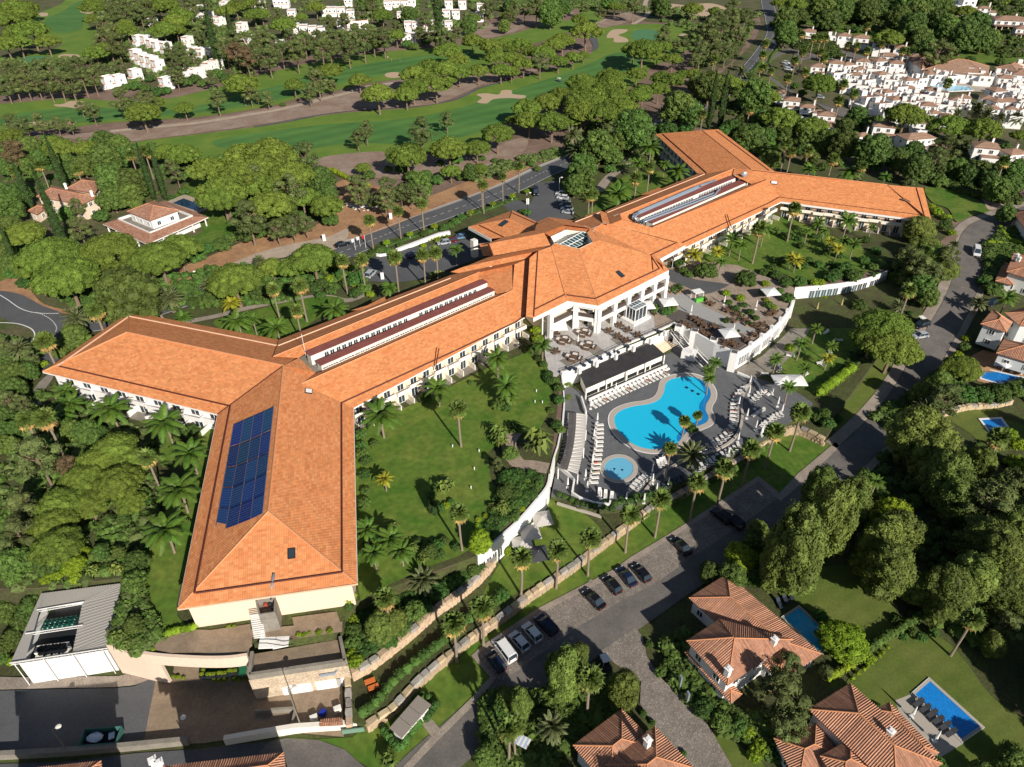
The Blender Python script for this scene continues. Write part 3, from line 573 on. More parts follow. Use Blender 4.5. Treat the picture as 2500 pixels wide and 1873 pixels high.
def rface(b,pts,az,anchor,za,s=SL,lift=0.0):
    a=R_(az); p0=at(*anchor,za) if not isinstance(anchor,Vector) else anchor
    P=[toward(x,y,a,s,p0)+Vector((0,0,lift)) for x,y in pts]
    al=Vector((math.cos(a),-math.sin(a),0)); dn=Vector((math.sin(a),math.cos(a),-s)).normalized()
    uv=[(p.dot(al),-p.dot(dn)) for p in P]
    n=Vector((0,0,0))
    for i in range(len(P)): n+=P[i].cross(P[(i+1)%len(P)])
    if n.z<0: P=P[::-1]; uv=uv[::-1]
    # triangulate for concave outlines
    k=len(b.v); b.v+=[tuple(p) for p in P]
    for t in tessellate_polygon([[Vector((p.x,p.y,0)) for p in P]]):
        q=[P[i] for i in t]; f=list(t)
        if (q[1]-q[0]).cross(q[2]-q[0]).z<0: f=f[::-1]
        b.f.append(tuple(k+i for i in f)); b.mi.append(0); b.uv.append([uv[i] for i in f])
    return P
def zat(pt,az,anchor,za,s=SL):
    p0=at(*anchor,za) if not isinstance(anchor,Vector) else anchor
    return toward(pt[0],pt[1],R_(az),s,p0)
ZE=6.3; ZC=8.3
def roof(faces,name='roof',m='tile',lab=None,parent=hotel):
    for f in faces:
        b=MB(); rface(b,*f); b.build(name,M[m],parent,label=lab)
def caps(pts,r=0.16,m='ridge',name='ridge_cap',parent=hotel,up=0.05,n=5):
    b=MB(); b.tube([p+Vector((0,0,up)) for p in pts],r,n); return b.build(name,M[m],parent)
J=(692,893)
E1,E2,E3,E4=(531,1012),(434,1487),(872,1425),(863,996); R2=(654.8,1248.8)
JP=at(*J,11.0)
roof([([E1,E2,R2,J],259.46,E1,ZE)])
roof([([E4,E3,R2,J,(771,910),(736,937)],79.46,E4,ZE)])
roof([([E2,E3,R2],169.46,E2,ZE)])
roof([([(104,908),E1,J,(310,812)],199.46,(104,908),ZE)])
roof([([(310,812),J,(729,874),(667,871),(680.8,829.4),(315.8,761.3)],19.46,JP,0)])
roof([([(104,908),(310,812),(315.8,761.3)],289.46,(104,908),ZE)])
roof([([J,(729,874),(771,910)],49.46,JP,0,0.2)])
R2P=at(*R2,11.0); LAP=at(310,812,11.0)
for seg in ([JP,R2P],[R2P,at(434,1487,ZE)],[R2P,at(872,1425,ZE)],[JP,LAP],[LAP,at(104,908,ZE)],[LAP,at(315.8,761.3,ZE)]): caps(seg)
caps([JP,at(531,1012,ZE)],0.14,'gutter','valley_gutter',up=0.02)
# spine, left half
FP=at(863,996,ZE)
fr0=zat((736,937),139.46,FP,0); fr1=zat((1251,710),139.46,FP,0); fr2=zat((1256,646),139.46,FP,0); fr3=zat((1293,630),139.46,FP,0)
roof([([E4,(736,937),(1251,710),(1256,646),(1293,630),(1284,773)],139.46,FP,0)])
roof([([(1170,665),(1256,646),(1251,710),(1213,718),(1168,685)],229.46,fr1,0,0.25)])
roof([([(736,937),(1251,710),(1213,719),(785,907),(771,911)],319.46,fr0,0)])
rr0=at(667,871,10.5); rr1=at(1170,665,10.5)
roof([([(667,871),(729,874),(747,863),(1168,686),(1170,665)],139.46,rr0,0,0.3)])
roof([([(680.8,829.4),(667,871),(1170,665),(1256,646),(1293,630),(1120,666),(1100,672)],319.46,rr0,0)])
caps([rr0,rr1],0.14); caps([fr0,fr1],0.14)
# stepped roofs between the spine and the centre
z1=zat((1293,630),139.46,FP,0)
roof([([(1100,664),(1134,651),(1313.4,613),(1293,630),(1120,667)],139.46,z1,0,0.3)])
roof([([(1313.4,613),(1293,630),(1284,773),(1303,776)],139.46,at(1302,776,ZC),0)])
zF1=lambda p:zat(p,139.46,at(1302,776,ZC),0)
F1top=zF1((1313.4,613)); HXL=zF1((1346,601.4))
roof([([(1303,776),(1313.4,613),(1346,601.4),(1380,719),(1386,735)],139.46,at(1302,776,ZC),0)])
roof([([(1204,624.6),(1343.8,598.5),(1313.4,613),(1134.5,651.4),(1199,625.3)],319.46,HXL,0,0.3)])
b1=zat((1343.8,598.5),319.46,HXL,0,0.3)
roof([([(1194,594),(1328.6,568.8),(1343.8,598.5),(1204,624.6)],139.46,b1,0,0.3),([(1170,595),(1191,594),(1199.5,624.6),(1179.4,625.3)],229.46,at(1191,594,9.0),0,0.3)])
b2=zat((1328.6,568.8),139.46,b1,0,0.3)
roof([([(1229.4,579.7),(1306,562.3),(1309.8,548.5),(1343.8,534.8),(1379.3,549.3),(1330,568.8),(1196,592.7),(1226,580.4)],319.46,b2,0,0.3)])
# hexagonal centre
H1,H2,H3,H4,H5,H6=(1344.5,579),(1381.5,562.3),(1433,568),(1447.8,591.7),(1414,608),(1353,594)
f3=at(1461,746,ZC)
roof([([(1461.3,746.4),(1632.6,659.9),(1586.9,622.8),(1462.3,585.9),H4,H5],139.46,f3,0)])
roof([([(1386,735),(1461.3,746.4),H5,H6,(1346,601.4)],199.46,at(1386,735,ZC),0)],lab='darker mottled hip facing the terrace')
tp=zat((1462.3,585.9),139.46,f3,0); g4=at(1632.6,659.9,ZC)
roof([([(1446.4,559),(1462.3,585.9),(1586.9,622.8),(1632.6,659.9),(1611,632.4)],79.46,tp,0,0.30)])
f5=at(1673,599,ZC)
roof([([(1446.4,559),(1471.7,545.5),(1489.8,548.2),(1673,599),(1611,632.4),(1586.9,622.8)],139.46,f5,0,0.30)])
hz=tp.z
roof([([(1379.3,549.3),(1328.6,568.8),H1,H2],259.46,tp,0,0.1),([(1379.3,549.3),H2,H3,(1443.5,557.6)],19.46,tp,0,0.1),([(1443.5,557.6),(1462.3,585.9),H4,H3],79.46,tp,0,0.15),([(1328.6,568.8),H1,H6,(1346,601.4)],259.46,tp,0,0.15)])
roof([([(1343.8,534.8),(1404,543.5),(1443.5,557.6),(1379.3,549.3)],19.46,at(1443.5,557.6,hz),0,0.3),([(1338.9,530),(1399.6,538.4),(1404,543.5),(1341.6,534.8)],19.46,at(1404,543.5,ZC),0,0.3)])
roof([([(1311,542),(1338.9,530),(1341.6,534.8),(1309.8,548)],319.46,at(1311,542,7.4),0,0.3)])
q4=at(1443.5,557,hz)
roof([([(1404,543),(1463.7,520),(1471.7,544.6),(1443.5,557)],319.46,q4,0,0.3),([(1399.6,538.4),(1463.7,514),(1463.7,520),(1403,543)],319.46,at(1463.7,514,7.0),0,0.3)])
roof([([(1463.7,514),(1481,520),(1489,548.2),(1471.7,544.6)],49.46,at(1471.7,544.6,hz),0,0.15)])
caps([zat((1346,601.4),139.46,at(1302,776,ZC),0),at(1380,719,ZC+0.8),at(1386,735,ZC)],0.13); caps([zat(H5,139.46,f3,0),at(1461.3,746.4,ZC)],0.13)
# spine, right half
ZR=ZE+0.3
g5=at(1655,612.7,ZR)
roof([([(1518.8,536),(1594,556),(1875.4,437.7),(1901.5,481.7),(1908.8,492.3),(1655,612.7),(1655,592),(1489.8,548.2)],139.46,g5,0)])
s0=zat((1594,556),139.46,g5,0); s1=zat((1875.4,437.7),139.46,g5,0)
roof([([(1594,556),(1875.4,437.7),(1828,452),(1594,550)],319.46,s0,0,0.35)])
t0=at(1513.7,523.6,10.6)
roof([([(1513.7,523.6),(1518.8,536),(1594,551),(1575,548),(1556.5,544.6),(1540.5,526),(1600,500.5),(1780,431),(1789,429.6),(1792.3,411.6)],139.46,t0,0,0.3)])
roof([([(1481.8,520),(1489,548),(1518.8,536),(1513.7,523.6),(1600,487.4),(1792.3,411.6),(1725.5,424)],319.46,t0,0)])
roof([([(1476.8,515.6),(1481.8,520),(1720,426),(1704,424.5)],319.46,at(1704,424.5,ZE),0,0.3)])
roof([([(1562,476),(1611,457),(1622,469),(1590,475)],319.46,at(1611,457,6.9),0,0.2)])
roof([([(660,812+20),(680.8,829.4),(680.8,829.4),(1110,666)],319.46,at(1110,666,ZE),0,0.3)]) if False else None
roof([([(856,758),(896,746),(940,724),(943,740),(925,752),(890,757)],319.46,at(940,724,7.0),0,0.1)],lab='small cross gable breaking the rear eave')
caps([t0,at(1792.3,411.6,10.6)],0.14); caps([s0,s1],0.14)
# far wings
J2=(1833.9,414); J2P=at(*J2,11.2)
roof([([(1600,327),(1704,424.5),(1725.5,424),(1792,411.6),J2,(1714,318)],259.46,J2P,0,0.33)])
roof([([(1714,318),J2,(1891.7,419),(1754,315.5)],79.46,J2P,0,0.30)])
roof([([J2,(1833.5,450),(1875.4,437.7),(1901.5,481.7),(1908.8,492.3),(2275,541),(2166.3,451.3)],199.46,at(1908.8,492.3,ZE),0)])
e7=zat((2166.3,451.3),199.46,at(1908.8,492.3,ZE),0)
cE=at(2275,541,ZE); sE=(e7.z-ZE)/((cE-e7).dot(Vector((math.sin(R_(109.46)),math.cos(R_(109.46)),0))))
roof([([(2166.3,451.3),(2254,459),(2275,541)],109.46,e7,0,sE)])
roof([([(1792.3,411.6),(1789,430),J2],229.46,J2P,0,0.15),([(1794,430),J2,(1833.9,449)],139.46,J2P,0,0.2)])
caps([J2P,e7],0.13); caps([e7,at(2275,541,ZE)],0.13); caps([J2P,zat((1714,318),259.46,J2P,0,0.33)],0.12)
# entrance canopy roof
pc=at(1143.2,553.6,6.2); P_=zat((1244.6,533),229.46,pc,0,0.3)
roof([([(1143.2,553.6),(1244.6,533),(1306,562.3),(1229.4,579.7),(1199,583.3)],229.46,pc,0,0.3)])
roof([([(1244.6,533),(1251,513.8),(1311,542),(1306,562.3)],49.46,P_,0,0.3)])
roof([([(1143.2,553.6),(1251,513.8),(1244.6,533)],319.46,pc,0,0.3)])
caps([P_,zat((1306,562.3),229.46,pc,0,0.3)],0.1)
# dark lip gutters that run a little way up the slopes
def lip(px,az,anchor,za,s=SL,m='gutter',w=0.32,r=0.17):
    P=[zat(p,az,anchor,za,s)+Vector((0,0,0.1)) for p in px]
    b=MB(); b.tube(P,r,5); return b.build('roof_gutter',M[m],hotel)
lip([(562,992.4),(475,1449)],259.46,E1,ZE); lip([(833.8,984.3),(835,1398)],79.46,E4,ZE); lip([(479,1449),(835,1398)],169.46,E2,ZE)
lip([(142,894.6),(562,992.4)],199.46,(104,908),ZE)
lip([(142,894),(315.8,773)],289.46,(104,908),ZE,m='coping'); lip([(315.8,773),(679,845)],19.46,JP,0,m='coping')
lip([(679,845),(1100,680)],319.46,rr0,0,m='coping')
lip([(834,984.5),(1110,858)],139.46,FP,0); lip([(1112,857),(1260,787),(1284,770)],139.46,FP,0); lip([(1284,770),(1293,631)],139.46,FP,0)
lip([(1303,773),(1313,614)],139.46,at(1302,776,ZC),0)
lip([(1306.6,755.5),(1379.5,719.5)],139.46,at(1302,776,ZC),0); lip([(1379.5,720.4),(1452.8,730.2)],199.46,at(1386,735,ZC),0)
lip([(1452.8,730.2),(1609.4,657)],139.46,f3,0); lip([(1609.4,657),(1587.7,623.7)],79.46,tp,0,0.30); lip([(1587.7,623.7),(1648.5,594.7)],139.46,f5,0,0.3)
lip([(1665.9,593.3),(1880,494.8),(1902,482)],139.46,g5,0); lip([(1902,482),(2256,526.3)],199.46,at(1908.8,492.3,ZE),0,r=0.1)
lip([(2237,460),(2256,526.3)],109.46,e7,0,sE)
lip([(1618,328.5),(1725,423)],259.46,J2P,0,0.33); lip([(1748,320),(1877,417)],79.46,J2P,0,0.3)
lip([(1170,550.7),(1229.4,579.7)],229.46,pc,0,0.3); lip([(1251,521),(1309,547)],49.46,P_,0,0.3)
lip([(1191.5,595),(1203,624.5)],139.46,b1,0,0.3,r=0.25)
lip([(1481.8,520),(1720,426)],319.46,t0,0,m='coping'); lip([(1404,543),(1463.7,520)],319.46,q4,0,0.3,m='coping')
# little monk-and-nun dormer steps in the front slope
for q,az,an,s in (([(1066,850),(1062,882),(1058,905)],139.46,FP,SL),([(1072,852),(1067,880),(1063,903)],139.46,FP,SL),([(1770,525),(1776,545),(1781,560)],139.46,g5,SL),([(1775,524),(1781,543),(1787,558)],139.46,g5,SL)):
    lip(q,az,an,0,s,r=0.1)
# skylights and little vents
def skylight(px,az,an,za,s,w,h,m='glass',fr='white'):
    p=zat(px,az,an,za,s); a=R_(az); e=empty('skylight',(0,0,0)); e.parent=hotel
    al=Vector((math.cos(a),-math.sin(a),0)); dn=Vector((math.sin(a),math.cos(a),-s)).normalized(); up=al.cross(dn); up=up if up.z>0 else -up
    def bx(b,w,h,d0,d1):
        V=[]
        for dz in (d0,d1):
            for x,y in ((-1,-1),(1,-1),(1,1),(-1,1)): V.append(p+al*x*w/2+dn*y*h/2+up*dz)
        k=len(b.v); b.v+=[tuple(v) for v in V]
        for f in ((4,5,6,7),(0,1,5,4),(1,2,6,5),(2,3,7,6),(3,0,4,7)):
            b._f(tuple(k+i for i in f),0)
    b=MB(); bx(b,w+0.25,h+0.25,0,0.22); fo=b.build('frame',M[fr],hotel); fo.name='skylight'
    b=MB(); bx(b,w,h,0.22,0.26); b.build('pane',M[m],fo)
    bpy.data.objects.remove(e)
skylight((712,1352),169.46,E2,ZE,SL,0.9,1.4,fr='dark'); skylight((753.5,956),79.46,E4,ZE,SL,1.2,1.2,m='white',fr='black')
skylight((1229,546),229.46,pc,0,0.3,1.4,2.6,fr='dark'); skylight((1514,670),139.46,f3,0,SL,1.0,2.0,fr='dark'); skylight((1890,447),199.46,at(1908.8,492.3,ZE),0,SL,1.8,1.2,m='white',fr='black')
skylight((2213,490),109.46,e7,0,sE,0.5,2.2,m='dark',fr='tilebr')
# glass lantern in the hexagonal well
wz=hz-1.2
b=MB(); hp=[at(*q,hz-0.15) for q in (H1,H2,H3,H4,H5,H6)]
for i in range(6):
    a,c=hp[i],hp[(i+1)%6]; b.quad((a.x,a.y,wz-3),(c.x,c.y,wz-3),(c.x,c.y,hz),(a.x,a.y,hz))
b.build('light_well_wall',M['ivory'],hotel)
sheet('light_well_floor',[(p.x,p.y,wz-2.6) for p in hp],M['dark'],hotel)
lt=empty('glass_lantern'); bpy.data.objects.remove(lt)
A0=at(1366,597,wz+0.4); A1=at(1423,566,wz+1.4); D0=at(1395,611,wz-1.4); D1=at(1450,583,wz-1.0)
L0=at(1352,588,wz-1.4); L1=at(1388,562,wz-1.0)
b=MB(); b.quad(A0,D0,D1,A1); b.quad(L0,A0,A1,L1); lan=b.build('glass_lantern',mat('teal_lantern_glass',(.02,.06,.07),.25,spec=.4),hotel)
for k in range(9):
    t=k/8; b=MB(); b.tube([A0.lerp(A1,t)+Vector((0,0,.05)),D0.lerp(D1,t)+Vector((0,0,.05))],0.06,4); b.build('glazing_bar',M['white'],lan)
    b=MB(); b.tube([A0.lerp(A1,t)+Vector((0,0,.05)),L0.lerp(L1,t)+Vector((0,0,.05))],0.05,4); b.build('glazing_bar',M['white'],lan)
for u,v in ((A0,A1),(D0,D1),(A0.lerp(D0,.5),A1.lerp(D1,.5))):
    b=MB(); b.tube([u+Vector((0,0,.08)),v+Vector((0,0,.08))],0.1,4); b.build('glazing_bar',M['white'],lan)
# clerestories
dS=Vector((math.sin(R_(PHI)),math.cos(R_(PHI)),0)); dN=Vector((dS.y,-dS.x,0))   # dN faces the front
winmesh={}
def winmesh_get(w,h,m='glass',fr='white',dep=0.06):
    key=(round(w,2),round(h,2),m,fr)
    if key not in winmesh:
        b=MB(); b.box((0,0,0),w,dep,h); me=b.mesh('window_pane',M[m])
        b=MB(); t=0.09
        b.box((0,-.03,-t),w+2*t,dep+.06,t); b.box((0,-.03,h),w+2*t,dep+.06,t); b.box((-w/2-t/2,-.03,0),t,dep+.06,h); b.box((w/2+t/2,-.03,0),t,dep+.06,h); b.box((0,-.04,0),t*.8,dep+.06,h)
        winmesh[key]=(me,b.mesh('window_frame',M[fr]))
    return winmesh[key]
def window(parent,p,az,w,h,m='glass',fr='white',name='window'):
    """p = bottom centre of the window on the wall, az = outward azimuth"""
    me,mf=winmesh_get(w,h,m,fr); rz=PI-R_(az)
    o=obj_at(name,mf,p,rz,parent=parent); obj_at('pane',me,(0,0,0),0,parent=o); return o
def clerestory(rl,fl,fr_,ztop,hgt,nwin,wh,ww,zoff,lab,m='glass',fr='white'):
    a=at(*rl,ztop); f0=at(*fl,ztop); f1=at(*fr_,ztop); d=(f1-f0); ln=d.length; d.normalize(); nrm=Vector((d.y,-d.x,0))
    dep=abs((a-f0).dot(nrm)); az=math.degrees(math.atan2(nrm.x,nrm.y))
    b=MB(); P=[f0,f1,f1-nrm*dep,f0-nrm*dep]
    b.prism([(p.x,p.y) for p in P],ztop-hgt,ztop,top=False); o=b.build('clerestory',M['ivory'],hotel,label=lab)
    c=[(p.x,p.y) for p in (f0-d*.15+nrm*.15,f1+d*.15+nrm*.15,f1+d*.15-nrm*(dep+.15),f0-d*.15-nrm*(dep+.15))]
    b=MB(); b.prism(c,ztop,ztop+0.16); b.build('felt_roof',M['maroon'],o)
    return o,f0,d,nrm,ln,az
o,f0,d,nr,ln,az=clerestory((747,860),(758.4,869),(1189.5,690),10.3,3.2,0,0,0,0,'rear clerestory with a row of tall dark windows')
for k in range(31):
    if k in (15,16,29,30): continue
    t=(k+2.6+(k//2)*0.12)/(31+4.2); window(o,f0+d*ln*min(t,.97)+Vector((0,0,-1.75))+nr*0.04,az,0.95,1.25)
o,f0,d,nr,ln,az=clerestory((773,883),(784.5,892.5),(1207,709.5),9.7,2.0,0,0,0,0,'front clerestory with narrow vent slots')
for k in range(36):
    t=(k+0.7+(k//3)*0.25)/(36+3.6); b=None; window(o,f0+d*ln*min(t,.985)+Vector((0,0,-1.0))+nr*0.04,az,1.25,0.32,m='black',fr='ivory',name='vent_slot')
o,f0,d,nr,ln,az=clerestory((1557,524),(1563.7,531),(1797,433.6),10.5,3.0,0,0,0,0,'rear clerestory of the far half with tall windows')
for k in range(34):
    if k in (18,19): continue
    t=(k+2.0)/(34+3.0); window(o,f0+d*ln*t+Vector((0,0,-1.7))+nr*0.04,az,0.95,1.2)
o,f0,d,nr,ln,az=clerestory((1583,537),(1594,545),(1826.5,443.5),9.8,2.0,0,0,0,0,'front clerestory of the far half with vent slots')
for k in range(38):
    t=(k+0.6+(k//3)*.2)/(38+3.2); window(o,f0+d*ln*min(t,.985)+Vector((0,0,-1.0))+nr*0.04,az,1.3,0.32,m='black',fr='ivory',name='vent_slot')
# well floors between the clerestories
sheet('roof_well_floor',[at(x,y,7.9) for x,y in [(729,874),(1168,683),(1215,716),(771,912)]],M['conc'],hotel)
sheet('roof_well_floor',[at(x,y,7.9) for x,y in [(1541,525),(1790,428),(1835,450),(1596,556)]],M['conc'],hotel)
def duct(px,z,r=0.42):
    P=[at(x,y,z if not isinstance(z,list) else z[i]) for i,(x,y) in enumerate(px)]
    b=MB(); b.tube(P,r,8); ob=b.build('air_duct',M['duct'],hotel,smooth=True)
    return ob
duct([(1556,541),(1550,532),(1552,526),(1562,521),(1704,459.5),(1710,456)],[9.8,10.9,11.1,11.1,11.1,11.1])
duct([(1551,538),(1546,530),(1549,523),(1560,518),(1700,457),(1745,441)],[9.8,10.9,11.1,11.1,11.1,11.1])
duct([(1567,546),(1564,542),(1575,536),(1740,473),(1744,470)],[9.6,10.2,10.3,10.3,10.3],0.3)
duct([(1572,548),(1570,543),(1580,539),(1745,477),(1752,466),(1758,462)],[9.6,10.2,10.3,10.3,10.3,10.3],0.3)
b=MB(); p=at(1815,439,10.2); b.tube([p,p+Vector((0,0,1.6))],0.05,5); dd=b.build('antenna_mast',M['duct'],hotel)
b=MB(); b.blob(p+Vector((0,0,1.8)),0.9,0.35,0.9,1,0.0,10,6); b.build('satellite_dish',M['duct'],hotel)
b=MB(); p=at(747,868,9.2); b.tube([p,p+Vector((0,0,5.5))],0.05,5); b.build('antenna_mast',M['white'],hotel)
for q in ((1203,649),(1508,531)):
    p=at(*q,9.6); b=MB(); b.box(p,2.6,1.0,0.7,R_(40)); b.build('roof_unit',M['white'],hotel)
# kitchen flue on the end wing
p0=zat((669,1404),169.46,E2,ZE)
b=MB(); b.tube([p0+Vector((0,0,.3)),at(662,1454,5.9),at(662,1462,5.2)],0.22,8); b.build('kitchen_flue',M['duct'],hotel,smooth=True)
# ------------------------------------------------------------------ hotel walls
def inset(P,d):
    n=len(P); out=[]; ar=sum(P[i].x*P[(i+1)%n].y-P[(i+1)%n].x*P[i].y for i in range(n)); sg=1 if ar>0 else -1
    for i in range(n):
        a,b_,c=P[i-1],P[i],P[(i+1)%n]; e1=(b_-a); e2=(c-b_); e1.z=e2.z=0; e1.normalize(); e2.normalize()
        n1=Vector((-e1.y,e1.x,0))*sg; n2=Vector((-e2.y,e2.x,0))*sg; m=(n1+n2); m.normalize(); k=d/max(0.4,m.dot(n1)); out.append(Vector((b_.x+m.x*k,b_.y+m.y*k,0)))
    return out
def body(px,z,m='cream',d=1.3,z0=0.0,top=None):
    P=inset([at(x,y,z) for x,y in px],d); b=MB(); b.prism([(p.x,p.y) for p in P],z0,(top or z)-0.15,top=True)
    b.build('wall',M[m],hotel); return P
W1=body([E1,E2,E3,E4],ZE,d=1.0)
LW=body([(104,908),E1,(700,905),(700,850),(680.8,829.4),(315.8,761.3)],ZE,'white')
SPL=body([E4,(1284,773),(1300,640),(1110,666),(680.8,829.4),(700,900)],ZE,'cream')
W2=body([(1600,327),(1704,424.5),(1830,470),(1891.7,419),(1754,315.5)],ZE,'white')
RW=body([(1908.8,492.3),(2275,541),(2254,459),(1891.7,419),(1790,440)],ZE-0.0,'cream',2.6)
SPR=body([(1655,612.7),(1908.8,492.3),(1830,440),(1704,424.5),(1476.8,515.6),(1500,560)],ZR,'cream',2.0)
b=MB(); P=[at(x,y,ZC) for x,y in [(1320,760),(1400,722),(1462,730),(1600,664),(1590,640),(1640,610),(1480,520),(1330,540),(1200,600),(1240,680)]]
P=[Vector((p.x,p.y,0)) for p in P]; P=inset(P,1.5)
b.prism([(p.x,p.y) for p in P],0,6.9,top=True); b.build('wall',M['ivory'],hotel)
# fascia boards below the eaves
def fascia(px,z,h=0.35,m='white',off=0.08):
    P=[at(x,y,z) for x,y in px]; b=MB(); wall_line(b,[p-Vector((0,0,0)) for p in P],z-h,z-0.02,0.12); b.build('fascia',M[m],hotel)
fascia([(104,908),E1],ZE,.3); fascia([E1,E2],ZE,.3); fascia([E2,E3],ZE,.3,'coping'); fascia([E3,E4],ZE,.3); fascia([E4,(1284,773)],ZE,.3)
fascia([(1302,776),(1386,735),(1461.3,746.4),(1632.6,659.9),(1611,632.4),(1673,599)],ZC,1.1)
fascia([(1655,612.7),(1908.8,492.3)],ZR,.35); fascia([(1908.8,492.3),(2275,541)],ZE,.6)
fascia([(1143.2,553.6),(1199,583.3)],6.2,.9)
# soffits keep the eaves solid
def soffit(px,z):
    sheet('soffit',[at(x,y,z)-Vector((0,0,0.35)) for x,y in px],M['white'],hotel)
# facades
balc={}
def box_mesh(name,w,d,h,m):
    key=(name,round(w,2),round(d,2),round(h,2),m)
    if key not in balc:
        b=MB(); b.box((0,0,0),w,d,h); balc[key]=b.mesh(name,M[m])
    return balc[key]
def bmat(p,nr,rz): return Matrix.Translation(p)@Matrix.Rotation(rz,4,'Z')
def facade(P0,P1,out,n,wallm,z2=3.35,bal=1.5,parapet='ivory',patio=True,skip=(),furn=True):
    """P0,P1 world points on the wall line at ground; out outward azimuth"""
    d=(P1-P0); ln=d.length; d.normalize(); a=R_(out); nr=Vector((math.sin(a),math.cos(a),0)); rz=PI-a; rnd=random.Random(n*7)
    bw=ln/n
    for k in range(n):
        if k in skip: continue
        c=P0+d*bw*(k+.5)
        window(hotel,c+nr*.03+Vector((0,0,z2+.05)),out,bw*0.42,2.05)
        window(hotel,c+nr*.03+Vector((0,0,0.15)),out,bw*0.42,2.15)
        # balcony: slab with solid parapet, alternately deep and shallow
        dep=bal if k%2 else bal*0.72
        o=obj_at('balcony',box_mesh('balcony_slab',bw-.25,dep,.22,parapet),c+nr*dep/2+Vector((0,0,z2-.25)),rz,parent=hotel)
        obj_at('parapet',box_mesh('parapet',bw-.2,.14,.95,parapet),(0,-dep/2,0.05),0,parent=o)
        obj_at('side_parapet',box_mesh('side_parapet',.14,dep,.95,parapet),(bw/2-.2,0,0.05),0,parent=o)
        if patio:
            obj_at('patio_divider',box_mesh('divider',.2,2.4,1.5,parapet),c+d*bw*.5+nr*1.2+Vector((0,0,0)),rz,parent=hotel)
            if k%2==0: obj_at('patio_slab',box_mesh('patio_slab',bw*1.6,2.4,.1,'conc'),c+nr*1.3+Vector((0,0,0)),rz,parent=hotel)
        if furn:
            obj_at('balcony_planter',box_mesh('planter',1.1,.3,.3,'wood2'),c+nr*(dep-.35)+d*rnd.uniform(-1,1)+Vector((0,0,z2)),rz,parent=hotel)
def wl(pxa,pxb,z,inn,az):
    a=at(*pxa,z); b=at(*pxb,z); q=Vector((math.sin(R_(az)),math.cos(R_(az)),0))*inn; a=a-q; b=b-q; a.z=b.z=0; return a,b
a,b_=wl((130,914),E1,ZE,1.3,199.46); facade(a,b_,199.46,9,'white',parapet='white')
a,b_=wl(E4,(1284,773),ZE,1.3,139.46); facade(a,b_,139.46,14,'cream')
a,b_=wl((1655,612.7),(1908.8,492.3),ZR,2.0,139.46); facade(a,b_,139.46,13,'cream')
a,b_=wl((1908.8,492.3),(2275,541),ZE,2.6,199.46); facade(a,b_,199.46,13,'cream',bal=1.8)
a,b_=wl((1600,327),(1704,424.5),ZE,1.3,259.46); facade(a,b_,259.46,12,'white',furn=False)
# gable end windows of the near wing
obj_at('loggia',box_mesh('loggia',2.6,.3,2.4,'dark'),at(497,1466,3.6)+Vector((0,0,0)),R_(10.5),parent=hotel) if False else None
# ------------------------------------------------------------------ columned front of the hexagon
def frame(pa,pb,out,cols,deep=3.2):
    a=at(*pa,0); b_=at(*pb,0); d=(b_-a); ln=d.length; d.normalize(); an=R_(out); nr=Vector((math.sin(an),math.cos(an),0)); rz=PI-an
    mid=a+d*ln/2
    obj_at('beam',box_mesh('beam_top',ln,.7,1.1,'white'),mid+Vector((0,0,6.5)),rz,parent=hotel)
    obj_at('beam',box_mesh('beam_mid',ln,.6,1.0,'white'),mid+Vector((0,0,3.1)),rz,parent=hotel)
    for t in cols:
        obj_at('column',box_mesh('column',1.15,1.0,7.0,'white'),a+d*ln*t+nr*0.1,rz,parent=hotel)
    cc=list(cols)
    for i in range(len(cc)-1):
        w=(cc[i+1]-cc[i])*ln-1.15; c=a+d*ln*(cc[i]+cc[i+1])/2
        obj_at('balustrade',box_mesh('balustrade',w,.12,1.0,'railpanel'),c+nr*.05+Vector((0,0,4.1)),rz,parent=hotel)
        window(hotel,c-nr*(deep-.1)+Vector((0,0,4.1)),out,w*.7,2.2); window(hotel,c-nr*(deep-.1)+Vector((0,0,.15)),out,w*.6,2.7)
    obj_at('wall',box_mesh('inner_wall',ln,.25,7.2,'ivory'),mid-nr*deep,rz,parent=hotel)
    obj_at('gallery_floor',box_mesh('gallery_floor',ln,deep,.2,'ivory'),mid-nr*deep/2+Vector((0,0,3.9)),rz,parent=hotel)
frame((1340,826),(1405,800),139.46,(0.03,1.0))
frame((1403,804),(1457,813),199.46,(0.02,0.98))
frame((1457,813),(1622,729),139.46,(0.0,.22,.415,.61,.80,.98))
# entrance canopy pillars
for q,zz in (((1159,628),0),((1305,600),0)):
    p=at(*q,0); b=MB(); b.box(p,1.6,1.6,5.6,R_(40)); b.build('column',M['ivory'],hotel)
